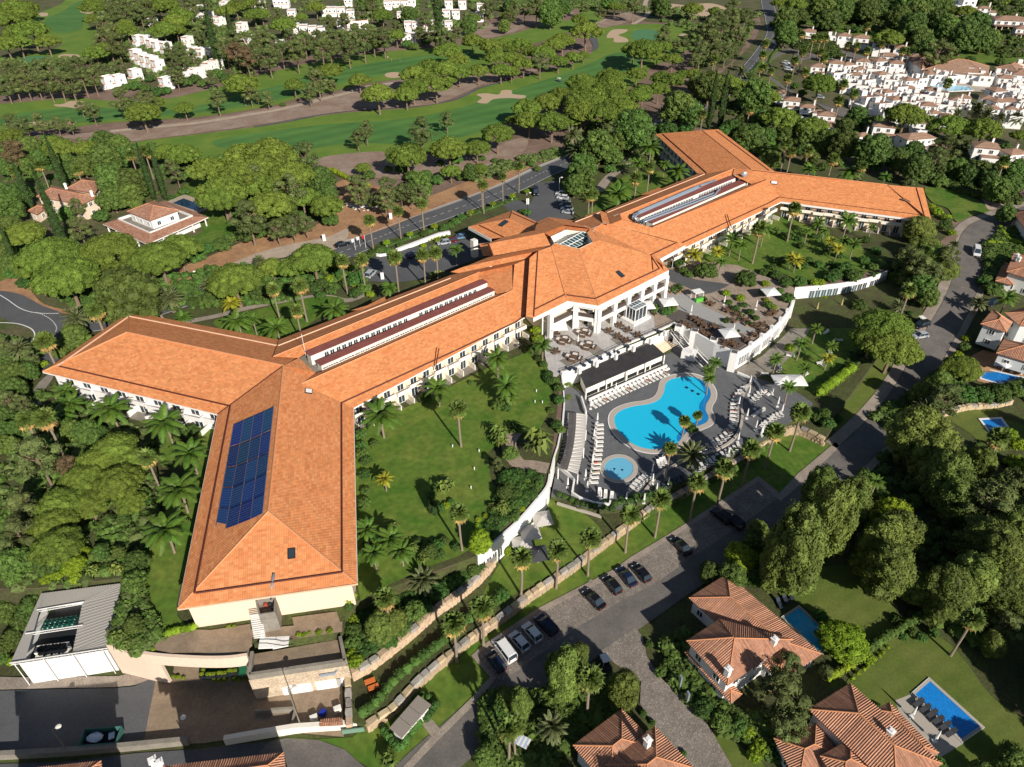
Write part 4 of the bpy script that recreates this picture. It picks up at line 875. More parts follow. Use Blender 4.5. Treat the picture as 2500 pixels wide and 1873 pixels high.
# glass entrance box on the restaurant terrace
gb=empty('glass_pavilion',at(1545,800,0.3),0,'white framed glass cube porch standing on the restaurant terrace in front of the columns','glass porch')
q0=[at(1548,785,0.9),at(1577,770,0.9)]; dd=(q0[1]-q0[0]); 
c0=at(1549.5,786,0.9); c1=at(1576.5,772,0.9); c3=at(1528,774,0.9); c2=c3+(c1-c0)
FO=[c0,c1,c2,c3]; H_=3.4; gl0=gb.location.copy()
L_=lambda p:Vector(p)-gl0
b=MB(); cen=sum(FO,Vector())/4; base=[cen+(p-cen)*1.55 for p in FO]; b.prism([tuple(L_(p))[:2] for p in base],L_((0,0,0.3)).z,L_((0,0,0.9)).z); b.build('plinth',M['white'],gb)
for i in range(4):
    a,c=FO[i],FO[(i+1)%4]; b=MB(); b.quad(L_(a),L_(c),L_(c+Vector((0,0,H_))),L_(a+Vector((0,0,H_)))); b.build('glass_wall',M['glass'],gb)
    b=MB()
    for t in (0,1/3,2/3): p=a.lerp(c,t); b.tube([L_(p),L_(p+Vector((0,0,H_)))],0.13 if t==0 else .07,4)
    b.tube([L_(a),L_(c)],.12,4); b.tube([L_(a+Vector((0,0,H_))),L_(c+Vector((0,0,H_)))],.14,4); b.build('frame',M['white'],gb)
b=MB(); b.quad(*[L_(p+Vector((0,0,H_+.05))) for p in FO]); b.build('glass_roof',M['glassb'],gb)
b=MB()
for t in (0.25,.5,.75): b.tube([L_(FO[0].lerp(FO[1],t)+Vector((0,0,H_+.1))),L_(FO[3].lerp(FO[2],t)+Vector((0,0,H_+.1)))],.06,4)
b.tube([L_(FO[0].lerp(FO[3],.5)+Vector((0,0,H_+.1))),L_(FO[1].lerp(FO[2],.5)+Vector((0,0,H_+.1)))],.06,4); b.build('roof_bars',M['white'],gb)
# ------------------------------------------------------------------ solar array
sa=empty('solar_array',(0,0,0),0,'array of dark blue solar panels on the west slope of the near wing','solar panels')
def sp(p): return zat(p,259.46,E1,ZE)
M['pv']=mat('solar_glass_blue',(0.003,0.030,0.120),0.22,spec=0.6,objrand=0.35)
M['pvl']=mat('solar_frame',(0.10,0.13,0.22),0.5)
cx=[((572,1037),(528,1288)),((596,1026),(552,1294)),((621,1015),(582,1283)),((646,1004),(612,1271)),((668.5,993.5),(641,1257))]
for c in range(4):
    for r_ in range(5):
        def cor(ci,t):
            (x0,y0),(x1,y1)=cx[ci]; tt=t**0.93; return (x0+(x1-x0)*tt,y0+(y1-y0)*tt)
        t0,t1=r_/5+.004,(r_+1)/5-.004
        if c==0 and r_==4: t1=0.955
        n_=4; u=lambda a,k:a
        q=[sp(cor(c,t0)),sp(cor(c+1,t0)),sp(cor(c+1,t1)),sp(cor(c,t1))]
        cen=sum(q,Vector())/4; q=[cen+(p-cen)*0.97+Vector((0,0,.28)) for p in q]
        b=MB(); b.poly(q[::-1]); 
        for i in range(4): b.quad(q[i],q[(i+1)%4],q[(i+1)%4]-Vector((0,0,.1)),q[i]-Vector((0,0,.1)))
        o=b.build('solar_panel',M['pv'],sa)
        b=MB()
        for k in range(1,8): b.tube([q[0].lerp(q[3],k/8)+Vector((0,0,.02)),q[1].lerp(q[2],k/8)+Vector((0,0,.02))],.018,3,cap=False)
        b.build('cell_line',M['pvl'],o)
for c in range(5):
    b=MB(); (a1,a2)=cx[c]; b.tube([sp(a1)+Vector((0,0,.2)),sp(a2)+Vector((0,0,.2))],.07,4); b.build('mounting_rail',M['tilebr'] if 0<c<4 else M['pvl'],sa)
# ------------------------------------------------------------------ vegetation
M['pine']=mat('stone_pine_needles',(0.110,0.158,0.024),0.75,var=.22,bscale=.55,island=0.30,objrand=0.16,spec=0.15)
M['aleppo']=mat('grey_green_needles',(0.095,0.122,0.038),0.8,var=.2,bscale=.5,island=0.32,objrand=0.18,spec=0.15)
M['leafB']=mat('olive_green_leaves',(0.100,0.135,0.026),0.7,var=.25,bscale=.5,island=0.4,objrand=0.25,spec=0.2)
M['leaf']=mat('broad_dark_leaves',(0.068,0.112,0.020),0.7,var=.2,bscale=.5,island=0.35,objrand=0.30,spec=0.25)
M['lime']=mat('lime_leaves',(0.150,0.215,0.012),0.7,island=0.35,objrand=0.20,spec=0.2)
M['bushm']=mat('shrub_leaves',(0.055,0.105,0.020),0.75,island=0.35,objrand=0.35,spec=0.2)
M['cyp']=mat('cypress_leaves',(0.035,0.062,0.018),0.8,island=0.25,objrand=0.15,spec=0.1)
M['fan']=mat('fan_palm_leaves',(0.085,0.125,0.022),0.6,island=0.3,objrand=0.2,spec=0.3)
M['skirt']=mat('dry_palm_skirt',(0.30,0.20,0.065),0.85,island=0.35,objrand=0.2)
M['feather']=mat('feather_palm_leaves',(0.075,0.140,0.016),0.6,island=0.2,objrand=0.2,spec=0.3)
M['featherY']=mat('yellowed_palm_leaves',(0.25,0.245,0.018),0.6,island=0.25,objrand=0.15,spec=0.3)
M['date']=mat('date_palm_leaves',(0.115,0.135,0.050),0.6,island=0.25,objrand=0.15,spec=0.3)
M['banana']=mat('banana_leaves',(0.110,0.150,0.026),0.6,island=0.5,objrand=0.2,spec=0.3)
M['bark']=mat('pine_bark',(0.20,0.14,0.10),0.9,var=0.15,scale=2)
M['palmbark']=mat('palm_bark',(0.24,0.19,0.145),0.9,var=0.15,scale=2)
M['dryleaf']=mat('brown_crown',(0.12,0.085,0.040),0.85,island=0.3,objrand=0.1)
def leafy(b,c,rx,ry,rz,n,size,rnd,cut=-0.35,core=True,mi=0,asp=0.62):
    if core: b.blob(c,rx*.84,ry*.84,rz*.84,rnd.randint(0,9999),0.22,6,4,mi)
    c=Vector(c)
    for _ in range(n):
        z=rnd.uniform(cut,1); ph=rnd.uniform(0,2*PI); q=math.sqrt(max(0,1-z*z))
        d=Vector((q*math.cos(ph),q*math.sin(ph),z)); rr=rnd.uniform(.86,1.12)
        p=c+Vector((d.x*rx*rr,d.y*ry*rr,d.z*rz*rr))
        nn=(d+Vector((rnd.uniform(-1,1),rnd.uniform(-1,1),rnd.uniform(-.6,1)))*0.65).normalized()
        a=nn.orthogonal().normalized(); bb=nn.cross(a); an=rnd.uniform(0,PI); u=(a*math.cos(an)+bb*math.sin(an)); v=nn.cross(u); s=size*rnd.uniform(.6,1.25)/2
        k=len(b.v); b.v+=[tuple(p-u*s-v*s*asp),tuple(p+u*s-v*s*asp*.6),tuple(p+u*s*.9+v*s*asp),tuple(p-u*s*.8+v*s*asp)]; b._f((k,k+1,k+2,k+3),mi)
def trunk_mesh(name,h,r,limbs,rnd,spread,m,lean=0.3,top=None):
    b=MB(); P=[Vector((0,0,-.3)),Vector((lean*.3,0,h*.35)),Vector((lean*.6,lean*.2,h*.7)),Vector((lean,lean*.3,h))]
    b.tube(P,[r*1.25,r,r*.85,r*.6],7)
    for i in range(limbs):
        a=2*PI*i/limbs+rnd.uniform(-.3,.3); s=P[2].lerp(P[3],rnd.uniform(0,.9)); e=s+Vector((math.cos(a)*spread,math.sin(a)*spread,(top or h*1.25)-s.z))
        mdl=s.lerp(e,.5)+Vector((0,0,-.1*spread)); b.tube([s,mdl,e],[r*.5,r*.36,r*.18],5)
    return b.mesh(name,m)
KD={}   # kind -> dict(w,hc, variants [(trunk,crown)], names)
def add_kind(k,name,w,h,hc,vars_,cat,desc,group): KD[k]=dict(name=name,w=w,h=h,hc=hc,v=vars_,cat=cat,desc=desc,group=group)
# stone pine: umbrella of lobes
def stone(seed,nl,nq,sz):
    rnd=random.Random(seed); b=MB(); R=5.0; H=8.6
    for i in range(nl):
        t=(i+.5)/nl; r=math.sqrt(t)*R*.90; a=i*2.39996+rnd.uniform(-.25,.25); wob=1+0.10*math.sin(3*a+seed)+0.06*math.sin(5*a+2*seed)
        x=r*math.cos(a)*wob; y=r*math.sin(a)*wob; z=H-.7-2.7*(r/R)**2+rnd.uniform(-.28,.28); q=rnd.uniform(.75,1.2)*R*.195
        leafy(b,(x,y,z),q*1.1,q*1.1,q*.9,nq,sz,rnd,-.3)
    # flat underside fringe
    for i in range(14):
        a=2*PI*i/14; leafy(b,(R*.80*math.cos(a),R*.80*math.sin(a),H-3.4),.8,.8,.45,nq//3,sz,rnd,-.5)
    return (trunk_mesh('trunk',H-3.2,.30,6,rnd,2.9,M['bark'],rnd.uniform(-.5,.5),H-1.8),b.mesh('crown',M['pine']))
add_kind('s','stone_pine',10,9,6.6,[stone(i,50,105,.36) for i in range(6)],'pine tree','bright umbrella-shaped stone pine','stone pines of the grounds')
add_kind('S','stone_pine',10,8,6.2,[stone(20+i,90,140,.27) for i in range(4)],'pine tree','large dense stone pine','large stone pines near the buildings')
def aleppo(seed,nl=34,nq=75,sz=.38,m='aleppo'):
    rnd=random.Random(seed); b=MB(); H=10.5
    for i in range(nl):
        t=rnd.random(); z=H*.42+t*H*.55; rr=3.6*math.sin(PI*min(1,.18+t*.80))**.7*rnd.uniform(.35,1); a=rnd.uniform(0,2*PI); q=rnd.uniform(.6,1.15)
        leafy(b,(rr*math.cos(a),rr*math.sin(a),z),q*1.15,q*1.15,q*.8,nq,sz,rnd,-.6,core=(i%3>0),asp=.4)
    return (trunk_mesh('trunk',H*.75,.22,9,rnd,2.2,M['bark'],rnd.uniform(-.8,.8),H*.8),b.mesh('crown',M[m]))
add_kind('m','maritime_pine',8,11,7.2,[aleppo(40+i) for i in range(4)],'pine tree','sparse grey-green pine','grey-green pines of the woodland')
add_kind('D','brown_pine',8,11,7.2,[aleppo(48,m='dryleaf')],'pine tree','half-dry brownish pine','brownish pines')
def broad(seed,nl,nq,sz,m,H=8.2,R=4.2,squash=1.0,sr=(.7,1.3)):
    rnd=random.Random(seed); b=MB()
    for i in range(nl):
        zt=1-2*(i+.5)/nl*0.86; a=i*2.39996; q=math.sqrt(max(0,1-zt*zt)); wob=1+.13*math.sin(3*a+seed)+.1*math.sin(2*a+seed*3)
        r=R*.76*wob*rnd.uniform(.78,1.08); c=(r*q*math.cos(a),r*q*math.sin(a),H*.55+zt*R*.78*squash*rnd.uniform(.85,1.1)); s=rnd.uniform(*sr)*R*.25
        leafy(b,c,s,s,s*.9,nq,sz,rnd,-.4)
    b.blob((0,0,H*.52),R*.62,R*.62,R*.6,seed,.1,8,6)
    return (trunk_mesh('trunk',H*.5,.25,5,rnd,1.6,M['bark'],.2,H*.75),b.mesh('crown',M[m]))
add_kind('b','leafy_tree',8.4,9,4.7,[broad(60+i,52,62,.42,'leaf') for i in range(4)],'tree','round dark leafy tree','dark green leafy trees')
add_kind('B','leafy_tree',8.4,10,5.4,[broad(70+i,120,120,.27,'leafB',9.5,4.2,1.2,(.5,1.35)) for i in range(4)],'tree','tall dense leafy tree','tall leafy trees by the lower road')
add_kind('l','lime_green_tree',8.4,9,4.7,[broad(80+i,70,80,.34,'lime') for i in range(2)],'tree','bright lime-green tree','lime-green trees')
def bush(seed,m,nl=16,nq=45,sz=.16):
    rnd=random.Random(seed); b=MB()
    for i in range(nl):
        zt=1-(i+.5)/nl*1.25; a=i*2.39996; q=math.sqrt(max(0,1-zt*zt)); r=.72*rnd.uniform(.8,1.15)
        leafy(b,(r*q*math.cos(a),r*q*math.sin(a),.62+zt*.52),.36,.36,.32,nq,sz,rnd,-.4)
    return (None,b.mesh('crown',M[m]))
add_kind('u','garden_shrub',2.1,1.5,.8,[bush(90+i,'bushm') for i in range(4)],'shrub','dark green shrub','green garden shrubs')
add_kind('y','golden_shrub',2.1,1.5,.8,[bush(96+i,'lime') for i in range(2)],'shrub','yellow-green shrub','yellow-green shrubs')
def cyp(seed):
    rnd=random.Random(seed); b=MB()
    for i in range(26):
        t=i/25; r=.85*math.sin(PI*min(1,.12+t*.88))**.8*(1-.45*t)
        leafy(b,(rnd.uniform(-.1,.1),rnd.uniform(-.1,.1),.6+t*9.6),r,r,.6,40,.28,rnd,-.7)
    return (trunk_mesh('trunk',1.0,.12,0,rnd,0,M['bark'],0),b.mesh('crown',M['cyp']))
add_kind('c','cypress_tree',1.8,10.5,5.4,[cyp(i) for i in range(2)],'cypress','narrow dark cypress','narrow cypresses')
# palms: every leaf of the crown is a frond of its own
def fan_frond(green):
    b=MB(); n=9
    stem=Vector((.55,0,.10)); b.quad((0,-.03,0),(.55,-.02,.1),(.55,.02,.1),(0,.03,0))
    pts=[]
    for i in range(n):
        a=R_(-105+210*i/(n-1)); r=.98*(1-.18*abs(i-(n-1)/2)/(n-1)*2); z=.08*(1 if i%2 else -1)-.22*(r)
        pts.append(stem+Vector((r*math.cos(a),r*math.sin(a),z)))
    for i in range(n-1): b.poly([stem,pts[i],pts[i+1]])
    for i in range(0,n,1):
        d=(pts[i]-stem); t=pts[i]+d*.32+Vector((0,0,-.13)); s=d.cross(Vector((0,0,1))).normalized()*.07
        b.poly([pts[i]-s,t,pts[i]+s])
    return b.mesh('frond',M['fan' if green else 'skirt'])
def feather_frond(L,m,droop,nl=12,wl=.55,asp=1.0):
    b=MB(); P=[]
    for i in range(8):
        t=i/7; P.append(Vector((L*t*(1-.12*t*droop),0,L*(.42*t-droop*.78*t*t))))
    for i in range(7): s=.035*(1-i/8); b.quad(P[i]+Vector((0,-s,0)),P[i+1]+Vector((0,-s,0)),P[i+1]+Vector((0,s,0)),P[i]+Vector((0,s,0)))
    for i in range(nl):
        t=.10+.9*i/(nl-1); k=min(6,int(t*7)); p=P[k].lerp(P[k+1],t*7-k); d=(P[k+1]-P[k]).normalized(); w=wl*L/3*(math.sin(PI*min(1,.15+t*.8))**.6)
        for sg in (-1,1):
            e=p+Vector((0,sg*w,0))+d*w*.55+Vector((0,0,-w*.35*asp)); q=d*.17*L/3
            b.quad(p-q,p+q,e+q*.4,e-q*.4)
    return b.mesh('frond',M[m])
FG,FB=fan_frond(True),fan_frond(False)
QF=[feather_frond(3.0,'feather',1.0),feather_frond(3.0,'feather',.7)]; QY=[feather_frond(3.0,'featherY',1.0),feather_frond(2.6,'featherY',.7)]
PF=[feather_frond(3.2,'date',.75,16,.38),feather_frond(3.2,'date',.5,16,.38)]
def palm_trunk(h,r,m='palmbark',bend=.2):
    b=MB(); n=7; P=[Vector((bend*math.sin(PI*i/n*.8)*.6,0,h*i/n-.1)) for i in range(n+1)]; b.tube(P,[r*1.35]+[r]*(n-1)+[r*.95],8); return b.mesh('trunk',M[m])
def palm_layout(kind,seed):
    rnd=random.Random(seed); out=[]
    if kind=='w':
        for i in range(30):
            el=R_(80-i*4.4+rnd.uniform(-6,6)); a=i*2.39996; out.append((FG if i<24 else FB,a,el,rnd.uniform(.85,1.1)))
        for i in range(14): out.append((FB,i*2.39996+.5,R_(-62-rnd.uniform(0,22)),rnd.uniform(.8,1.05)))
    elif kind in 'qQ':
        fr=QF if kind=='q' else QY
        for i in range(22): out.append((fr[i%2],i*2.39996,R_(58-i*3.3+rnd.uniform(-5,5)),rnd.uniform(.9,1.12)))
    else:
        for i in range(38): out.append((PF[i%2],i*2.39996,R_(70-i*2.7+rnd.uniform(-4,4)),rnd.uniform(.85,1.05)))
    return out
def joined_crown(kind,seed):
    b=MB(); lay=palm_layout(kind,seed); mats=[]
    for me,a,el,s in lay:
        mt=me.materials[0]
        if mt not in mats: mats.append(mt)
        Mx=Matrix.Rotation(a,4,'Z')@Matrix.Rotation(-el,4,'Y')@Matrix.Scale(s,4); k=len(b.v)
        b.v+=[tuple(Mx@v.co) for v in me.vertices]
        for p in me.polygons: b._f(tuple(k+i for i in p.vertices),mats.index(mt))
    return b.mesh('crown',mats)
PK={'w':dict(name='fan_palm',w=3.5,h=9.0,r=.17,desc='shaggy slender fan palm',cat='palm tree',group='tall fan palms'),
    'q':dict(name='feather_palm',w=5.6,h=5.6,r=.16,desc='green feathery palm',cat='palm tree',group='feathery garden palms'),
    'Q':dict(name='feather_palm',w=5.6,h=4.2,r=.14,desc='yellowed feathery palm',cat='palm tree',group='yellowed garden palms'),
    'p':dict(name='date_palm',w=6.2,h=3.6,r=.34,desc='stout date palm',cat='palm tree',group='stout date palms')}
for k,d in PK.items(): d['t']=[palm_trunk(d['h'],d['r'],bend=.25*i) for i in (-1,1)]; d['lay']=[palm_layout(k,i) for i in range(2)]; d['j']=[joined_crown(k,i) for i in range(2)]
def ban(seed):
    rnd=random.Random(seed); b=MB()
    for s in range(5):
        ox,oy=rnd.uniform(-.8,.8),rnd.uniform(-.8,.8); h=rnd.uniform(1.2,2.6)
        for i in range(9):
            a=i*2.39996+s; L=rnd.uniform(1.0,1.7); d=Vector((math.cos(a),math.sin(a),0)); sd=Vector((-d.y,d.x,0)); P=[Vector((ox,oy,h*.6)),Vector((ox,oy,h))+d*L*.4+Vector((0,0,L*.45)),Vector((ox,oy,h))+d*L+Vector((0,0,L*.1))]
            w=.24; b.quad(P[0]-sd*.04,P[1]-sd*w,P[1]+sd*w,P[0]+sd*.04); b.quad(P[1]-sd*w,P[2]-sd*w*.3,P[2]+sd*w*.3,P[1]+sd*w)
    return (None,b.mesh('leaves',M['banana']))
add_kind('n','strelitzia_clump',3.6,3,1.8,[ban(i) for i in range(3)],'plant clump','banana-like leaf clump','clumps of banana-like leaves')
# ---- landmarks that labels can name
LM=[('the white arbour',1700,730),('the deck parasol',1780,812),('the square towers',1735,845),('the potted plants',1825,785),('the deck left end',1672,793),('the terrace top corner',1893,762),('the deck black rail',1810,840),('the top-left fairway',150,50),('the top left terraces',400,100),('the first white terrace row',360,150),('the far left bunker',172,256),('the left villa chimneys',150,450),('the left white villa',380,530),('the dark villa pool',460,495),
 ('the roundabout',60,800),('the hotel roof left tip',100,900),('the left wing corner',315,760),('the left wing balconies',330,960),('the solar panels',600,1130),('the plant room roof',150,1480),('the pink curved wall',400,1600),('the cream gable wall',700,1480),
 ('the long golf track',560,290),('the upper fairway',850,170),('the lower fairway',900,310),('the cross-shaped bunker',1210,236),('the twin green-side bunker',1500,90),('the top centre terraces',1000,60),('the upper fairway terraces',830,60),('the bare fairway tip',880,400),
 ('the clay lay-by',870,510),('the hotel road',1020,545),('the hotel car park',960,640),('the entrance canopy',1190,560),('the parked car row',1370,500),('the back lawn path',1500,420),('the far back wing',1650,330),('the top right road',1830,120),('the sandy clearing',1700,20),
 ('the white village houses',2150,230),('the village pool',2300,210),('the village parking loop',1930,200),('the pair of white villas',2180,330),('the right edge villas',2450,370),('the top right villa',2460,60),('the top right woodland',2250,40),('the right wing roof',2100,430),('the right wing balconies',2060,540),('the right wing tip',2280,520),
 ('the right garden lawn',1900,590),('the gravel terrace',1800,740),('the columned front',1480,760),('the sofa terrace',1400,880),('the stepping stones',1300,950),('the white pergola',1385,1080),('the main pool',1600,1000),('the round pool',1510,1145),('the curved glass wall',2030,720),('the lower right garden',2020,860),('the lower road bend',2330,680),('the far right pool villa',2450,860),
 ('the small right pool',2420,1040),('the roadside stone wall',1700,1190),('the stone wall corner',2000,1070),('the big lawn',1060,1150),('the oval flower bed',1090,1200),('the white parasol trio',1290,1300),('the parked cars',1270,1560),('the black cars',1450,1450),('the cobbled lane',1600,1750),('the tiled villa with pool',1780,1560),('the blue villa pool',1960,1530),('the lower right villa',2100,1750),('the large blue pool',2320,1740),('the grey roofed kiosk',1000,1750),('the stone service building',740,1680),('the service yard',200,1750),('the zigzag hedge',1040,1640),('the shady wood at right',2300,1250),('the stairs by the gable',650,1550)]
ORD=['leftmost','second from left','third from left','fourth from left','fifth from left','sixth from left','seventh from left','eighth from left','ninth from left','tenth from left','eleventh from left','twelfth from left','thirteenth from left','fourteenth from left','fifteenth from left']+[w+' from left' for w in ('sixteenth','seventeenth','eighteenth','nineteenth','twentieth','twenty-first','twenty-second','twenty-third','twenty-fourth','twenty-fifth','twenty-sixth','twenty-seventh','twenty-eighth')]
PEND=[]
def relabel():
    """name each by its nearest landmark; several of a kind there are told apart by their order"""
    G={}
    for o,px,py,desc in PEND:
        best=min(LM,key=lambda l:(l[1]-px)**2+1.6*(l[2]-py)**2); dx,dy=px-best[1],py-best[2]
        if abs(dx)<22 and abs(dy)<18: rel='beside'
        elif abs(dy)*1.25>abs(dx): rel='in front of' if dy>0 else 'behind'
        else: rel='right of' if dx>0 else 'left of'
        G.setdefault((desc,rel,best[0]),[]).append((px,o))
    for (desc,rel,l),L in G.items():
        L.sort(key=lambda t:t[0])
        for i,(x,o) in enumerate(L):
            o['label']=f'{desc} {rel} {l}' if len(L)==1 else (f'{desc} {rel} {l}, {ORD[i] if i<len(L)-1 or i<1 else "rightmost"}' if i<28 else f'{desc} {rel} {l}, far right')
def pend(o,px,py,desc): PEND.append((o,px,py,desc))
rv=random.Random(5)
CNT={}
def tree(kind,x,y,wpx,hf=1.0):
    if kind in 'smSDb': wpx*=1.12
    if kind=='B': hf*=1.25
    if kind in PK:
        d=PK[kind]; h=d['h']*hf; p=stand(x,y,h); 
        for _ in range(3):
            q=ppm(p+Vector((0,0,h))); wm=wpx/q; s=max(.6,min(1.5,wm*1.12/d['w'])); h=d['h']*hf*(.55+.45*s); p=stand(x,y,h)
        root=empty(d['name'],p,rv.uniform(0,2*PI),cat=d['cat'],group=d['group']); i=rv.randrange(2)
        tr=obj_at('trunk',d['t'][i],(0,0,0),0,(s if s>1 else 1,s if s>1 else 1,h/d['h']),root)
        if wpx>30:
            for me,a,el,sc in d['lay'][i]:
                o=bpy.data.objects.new('frond',me); COL.objects.link(o); o.parent=root; o.location=(0,0,h-.1)
                o.rotation_euler=(Matrix.Rotation(a,4,'Z')@Matrix.Rotation(-el,4,'Y')).to_euler(); o.scale=(s*sc,)*3
        else: obj_at('crown',d['j'][i],(0,0,h-.1),0,(s,s,s),root)
        pend(root,x,y,d['desc']); return root
    d=KD[kind]; s=1.0
    for _ in range(4):
        h=d['hc']*s*hf; p=stand(x,y,h); wm=wpx/ppm(p+Vector((0,0,h))); s=wm/d['w']
        if kind in 'smSDbBl': s=min(s,2.0)
    sh=s*hf*rv.uniform(.95,1.05)
    if kind in 'uyn' and wpx<14:
        i=rv.randrange(len(d['v'])); o=obj_at(d['name'],d['v'][i][1],p,rv.uniform(0,6.3),(s,s,sh),cat=d['cat'],group=d['group']); pend(o,x,y,d['desc']); return o
    i=rv.randrange(len(d['v'])); tr,cr=d['v'][i]
    if tr is None: o=obj_at(d['name'],cr,p,rv.uniform(0,6.3),(s,s,sh),cat=d['cat'],group=d['group']); pend(o,x,y,d['desc']); return o
    root=empty(d['name'],p,rv.uniform(0,6.3),cat=d['cat'],group=d['group']); root.scale=(s,s*rv.uniform(.92,1.08),sh)
    obj_at('trunk',tr,(0,0,0),0,(1,1,1),root); obj_at('crown',cr,(0,0,0),0,(1,1,1),root); pend(root,x,y,d['desc']); return root
def trees(ox,oy,spec):
    for part in spec.split(';'):
        part=part.strip()
        if not part: continue
        k,rest=part.split(':'); 
        for t in rest.split():
            v=[float(q) for q in t.split(',')]; tree(k,ox+v[0]/S,oy+v[1]/S,v[2]/S,v[3] if len(v)>3 else 1.0)
trees(0,0,"""s:110,60,230 230,60,170 150,110,240 60,150,300 250,230,300 130,260,200 150,340,190 50,370,190 390,345,170 780,45,200 790,160,130 800,430,190 880,400,180 1050,190,130 1060,240,170 1470,170,200 1520,130,200 1370,240,200 1480,240,150 1260,40,180 1400,35,200 1900,80,150 2100,20,120 2140,110,160 1980,40,160;
m:1000,40,160 1080,60,130 1170,90,130 1040,110,150 930,100,150 870,200,150 950,260,120 1240,70,140 1330,60,120 1590,50,150 1720,30,130 1260,140,120 900,330,200 980,370,180 850,350,150 60,600,150 140,580,150 230,600,150 330,590,160 420,570,170 500,590,150 570,560,160 650,560,160 740,560,150 110,690,160 210,695,150 300,685,150 400,700,160 490,680,170 590,695,170 690,655,160 780,655,150 40,720,150 830,600,120 900,590,120 1010,560,120 1430,430,130 1520,450,150 1620,490,150 1500,540,150 1730,190,150 1690,330,110 1900,410,170 2080,350,150 2150,420,140 1950,330,150 1780,650,120 1480,640,120;
D:1990,430,170 2080,490,160 110,1290,220; c:1780,300,90 1940,230,60;
u:1140,720,110 1230,740,100 1330,770,120 1260,660,90 1560,690,120 1830,620,120 1900,650,110 1640,660,120 1180,620,90 1060,730,90 1400,760,90 1700,700,90;
m:1030,830,200 1220,850,200 1820,820,160 1910,720,90 2100,770,130 770,930,130 680,900,90 330,1030,150 90,1020,150 210,1050,130 470,1030,120 590,1050,110 150,1080,120; s:1190,930,260 1290,850,170 1550,905,150 2030,690,260 80,1130,180;
b:250,1240,200 880,1210,190 1010,1230,180 880,1340,250 1030,1330,160 700,1400,170 600,1440,150 560,1360,130 330,1330,150 950,1530,280 1100,1560,250 420,1290,150 220,1400,160 60,1400,160 1180,1500,150 1560,1380,120; s:500,1240,230 420,1190,170 720,1230,200 1280,1290,180 1400,1270,200 1540,1290,250 1750,1400,300 2050,1290,330 2150,1360,250 2020,1450,330 1880,1590,370; m:2150,1500,200 1430,1400,130 1480,1460,130;
c:470,1380,90 1230,1460,80 1330,1460,80 180,1540,80; w:1100,1300,100 1220,1270,100 1260,1290,90 330,1390,100 130,1440,130 650,1430,100""")
trees(620,0,"""s:640,590,190 335,705,160 885,665,165 1040,770,260 1280,785,190 1340,720,220 1350,620,220 1480,560,220 1620,560,220 1730,600,180 1530,690,240 1650,660,120 1640,410,220 1720,490,180 1840,330,190 1890,590,170 2040,470,190 1990,380,180 2110,360,150 2080,580,170 2170,600,130 2160,480,150 2190,400,120 1290,1290,310 1640,1230,290 1880,1240,200 2050,1120,250 1660,1430,160 1900,1410,130 920,1410,120 250,200,190 1080,110,160 400,140,100 520,50,140 1850,150,120 2140,130,120 60,100,130 1200,290,140 120,1260,400 50,1400,330 300,1450,380 120,1540,300;
m:540,680,170 460,770,130 480,600,80 660,720,90 110,820,110 30,830,60 940,1080,150 870,1160,120 1410,1090,220 1625,1000,130 60,330,150 150,360,150 120,480,170 30,460,140 230,430,150 350,430,180 310,320,150 420,330,160 540,320,160 570,420,170 660,310,150 740,340,170 790,400,170 850,280,160 920,350,170 640,410,150 1000,310,160 1090,310,170 950,270,150 1200,230,110 1400,275,110 1520,280,150 1600,310,150 1660,340,120 200,130,120 640,185,120 760,165,100 900,110,120 1440,150,110 1950,60,120 2000,30,130 60,40,120 980,40,130 430,1290,220 300,1590,260 870,1560,180 1120,1570,200 1260,1600,150 1700,270,120 1580,360,110;
b:1310,130,140 1820,210,140 2110,220,100 560,1520,230 620,1620,150 1400,1560,200 1820,1450,140 930,20,110 2160,40,100 1010,360,110; c:1545,70,110;
u:1240,1420,120 1340,1480,150 1450,1470,120 1540,1510,120 970,1470,120 1570,1370,80 1700,1340,130 1920,1330,70 2030,1350,60 2090,1360,70 240,880,50 1450,350,100 1290,370,100 1350,390,90 1750,1490,90 1130,1420,80; w:1930,1560,100 2095,1490,80""")
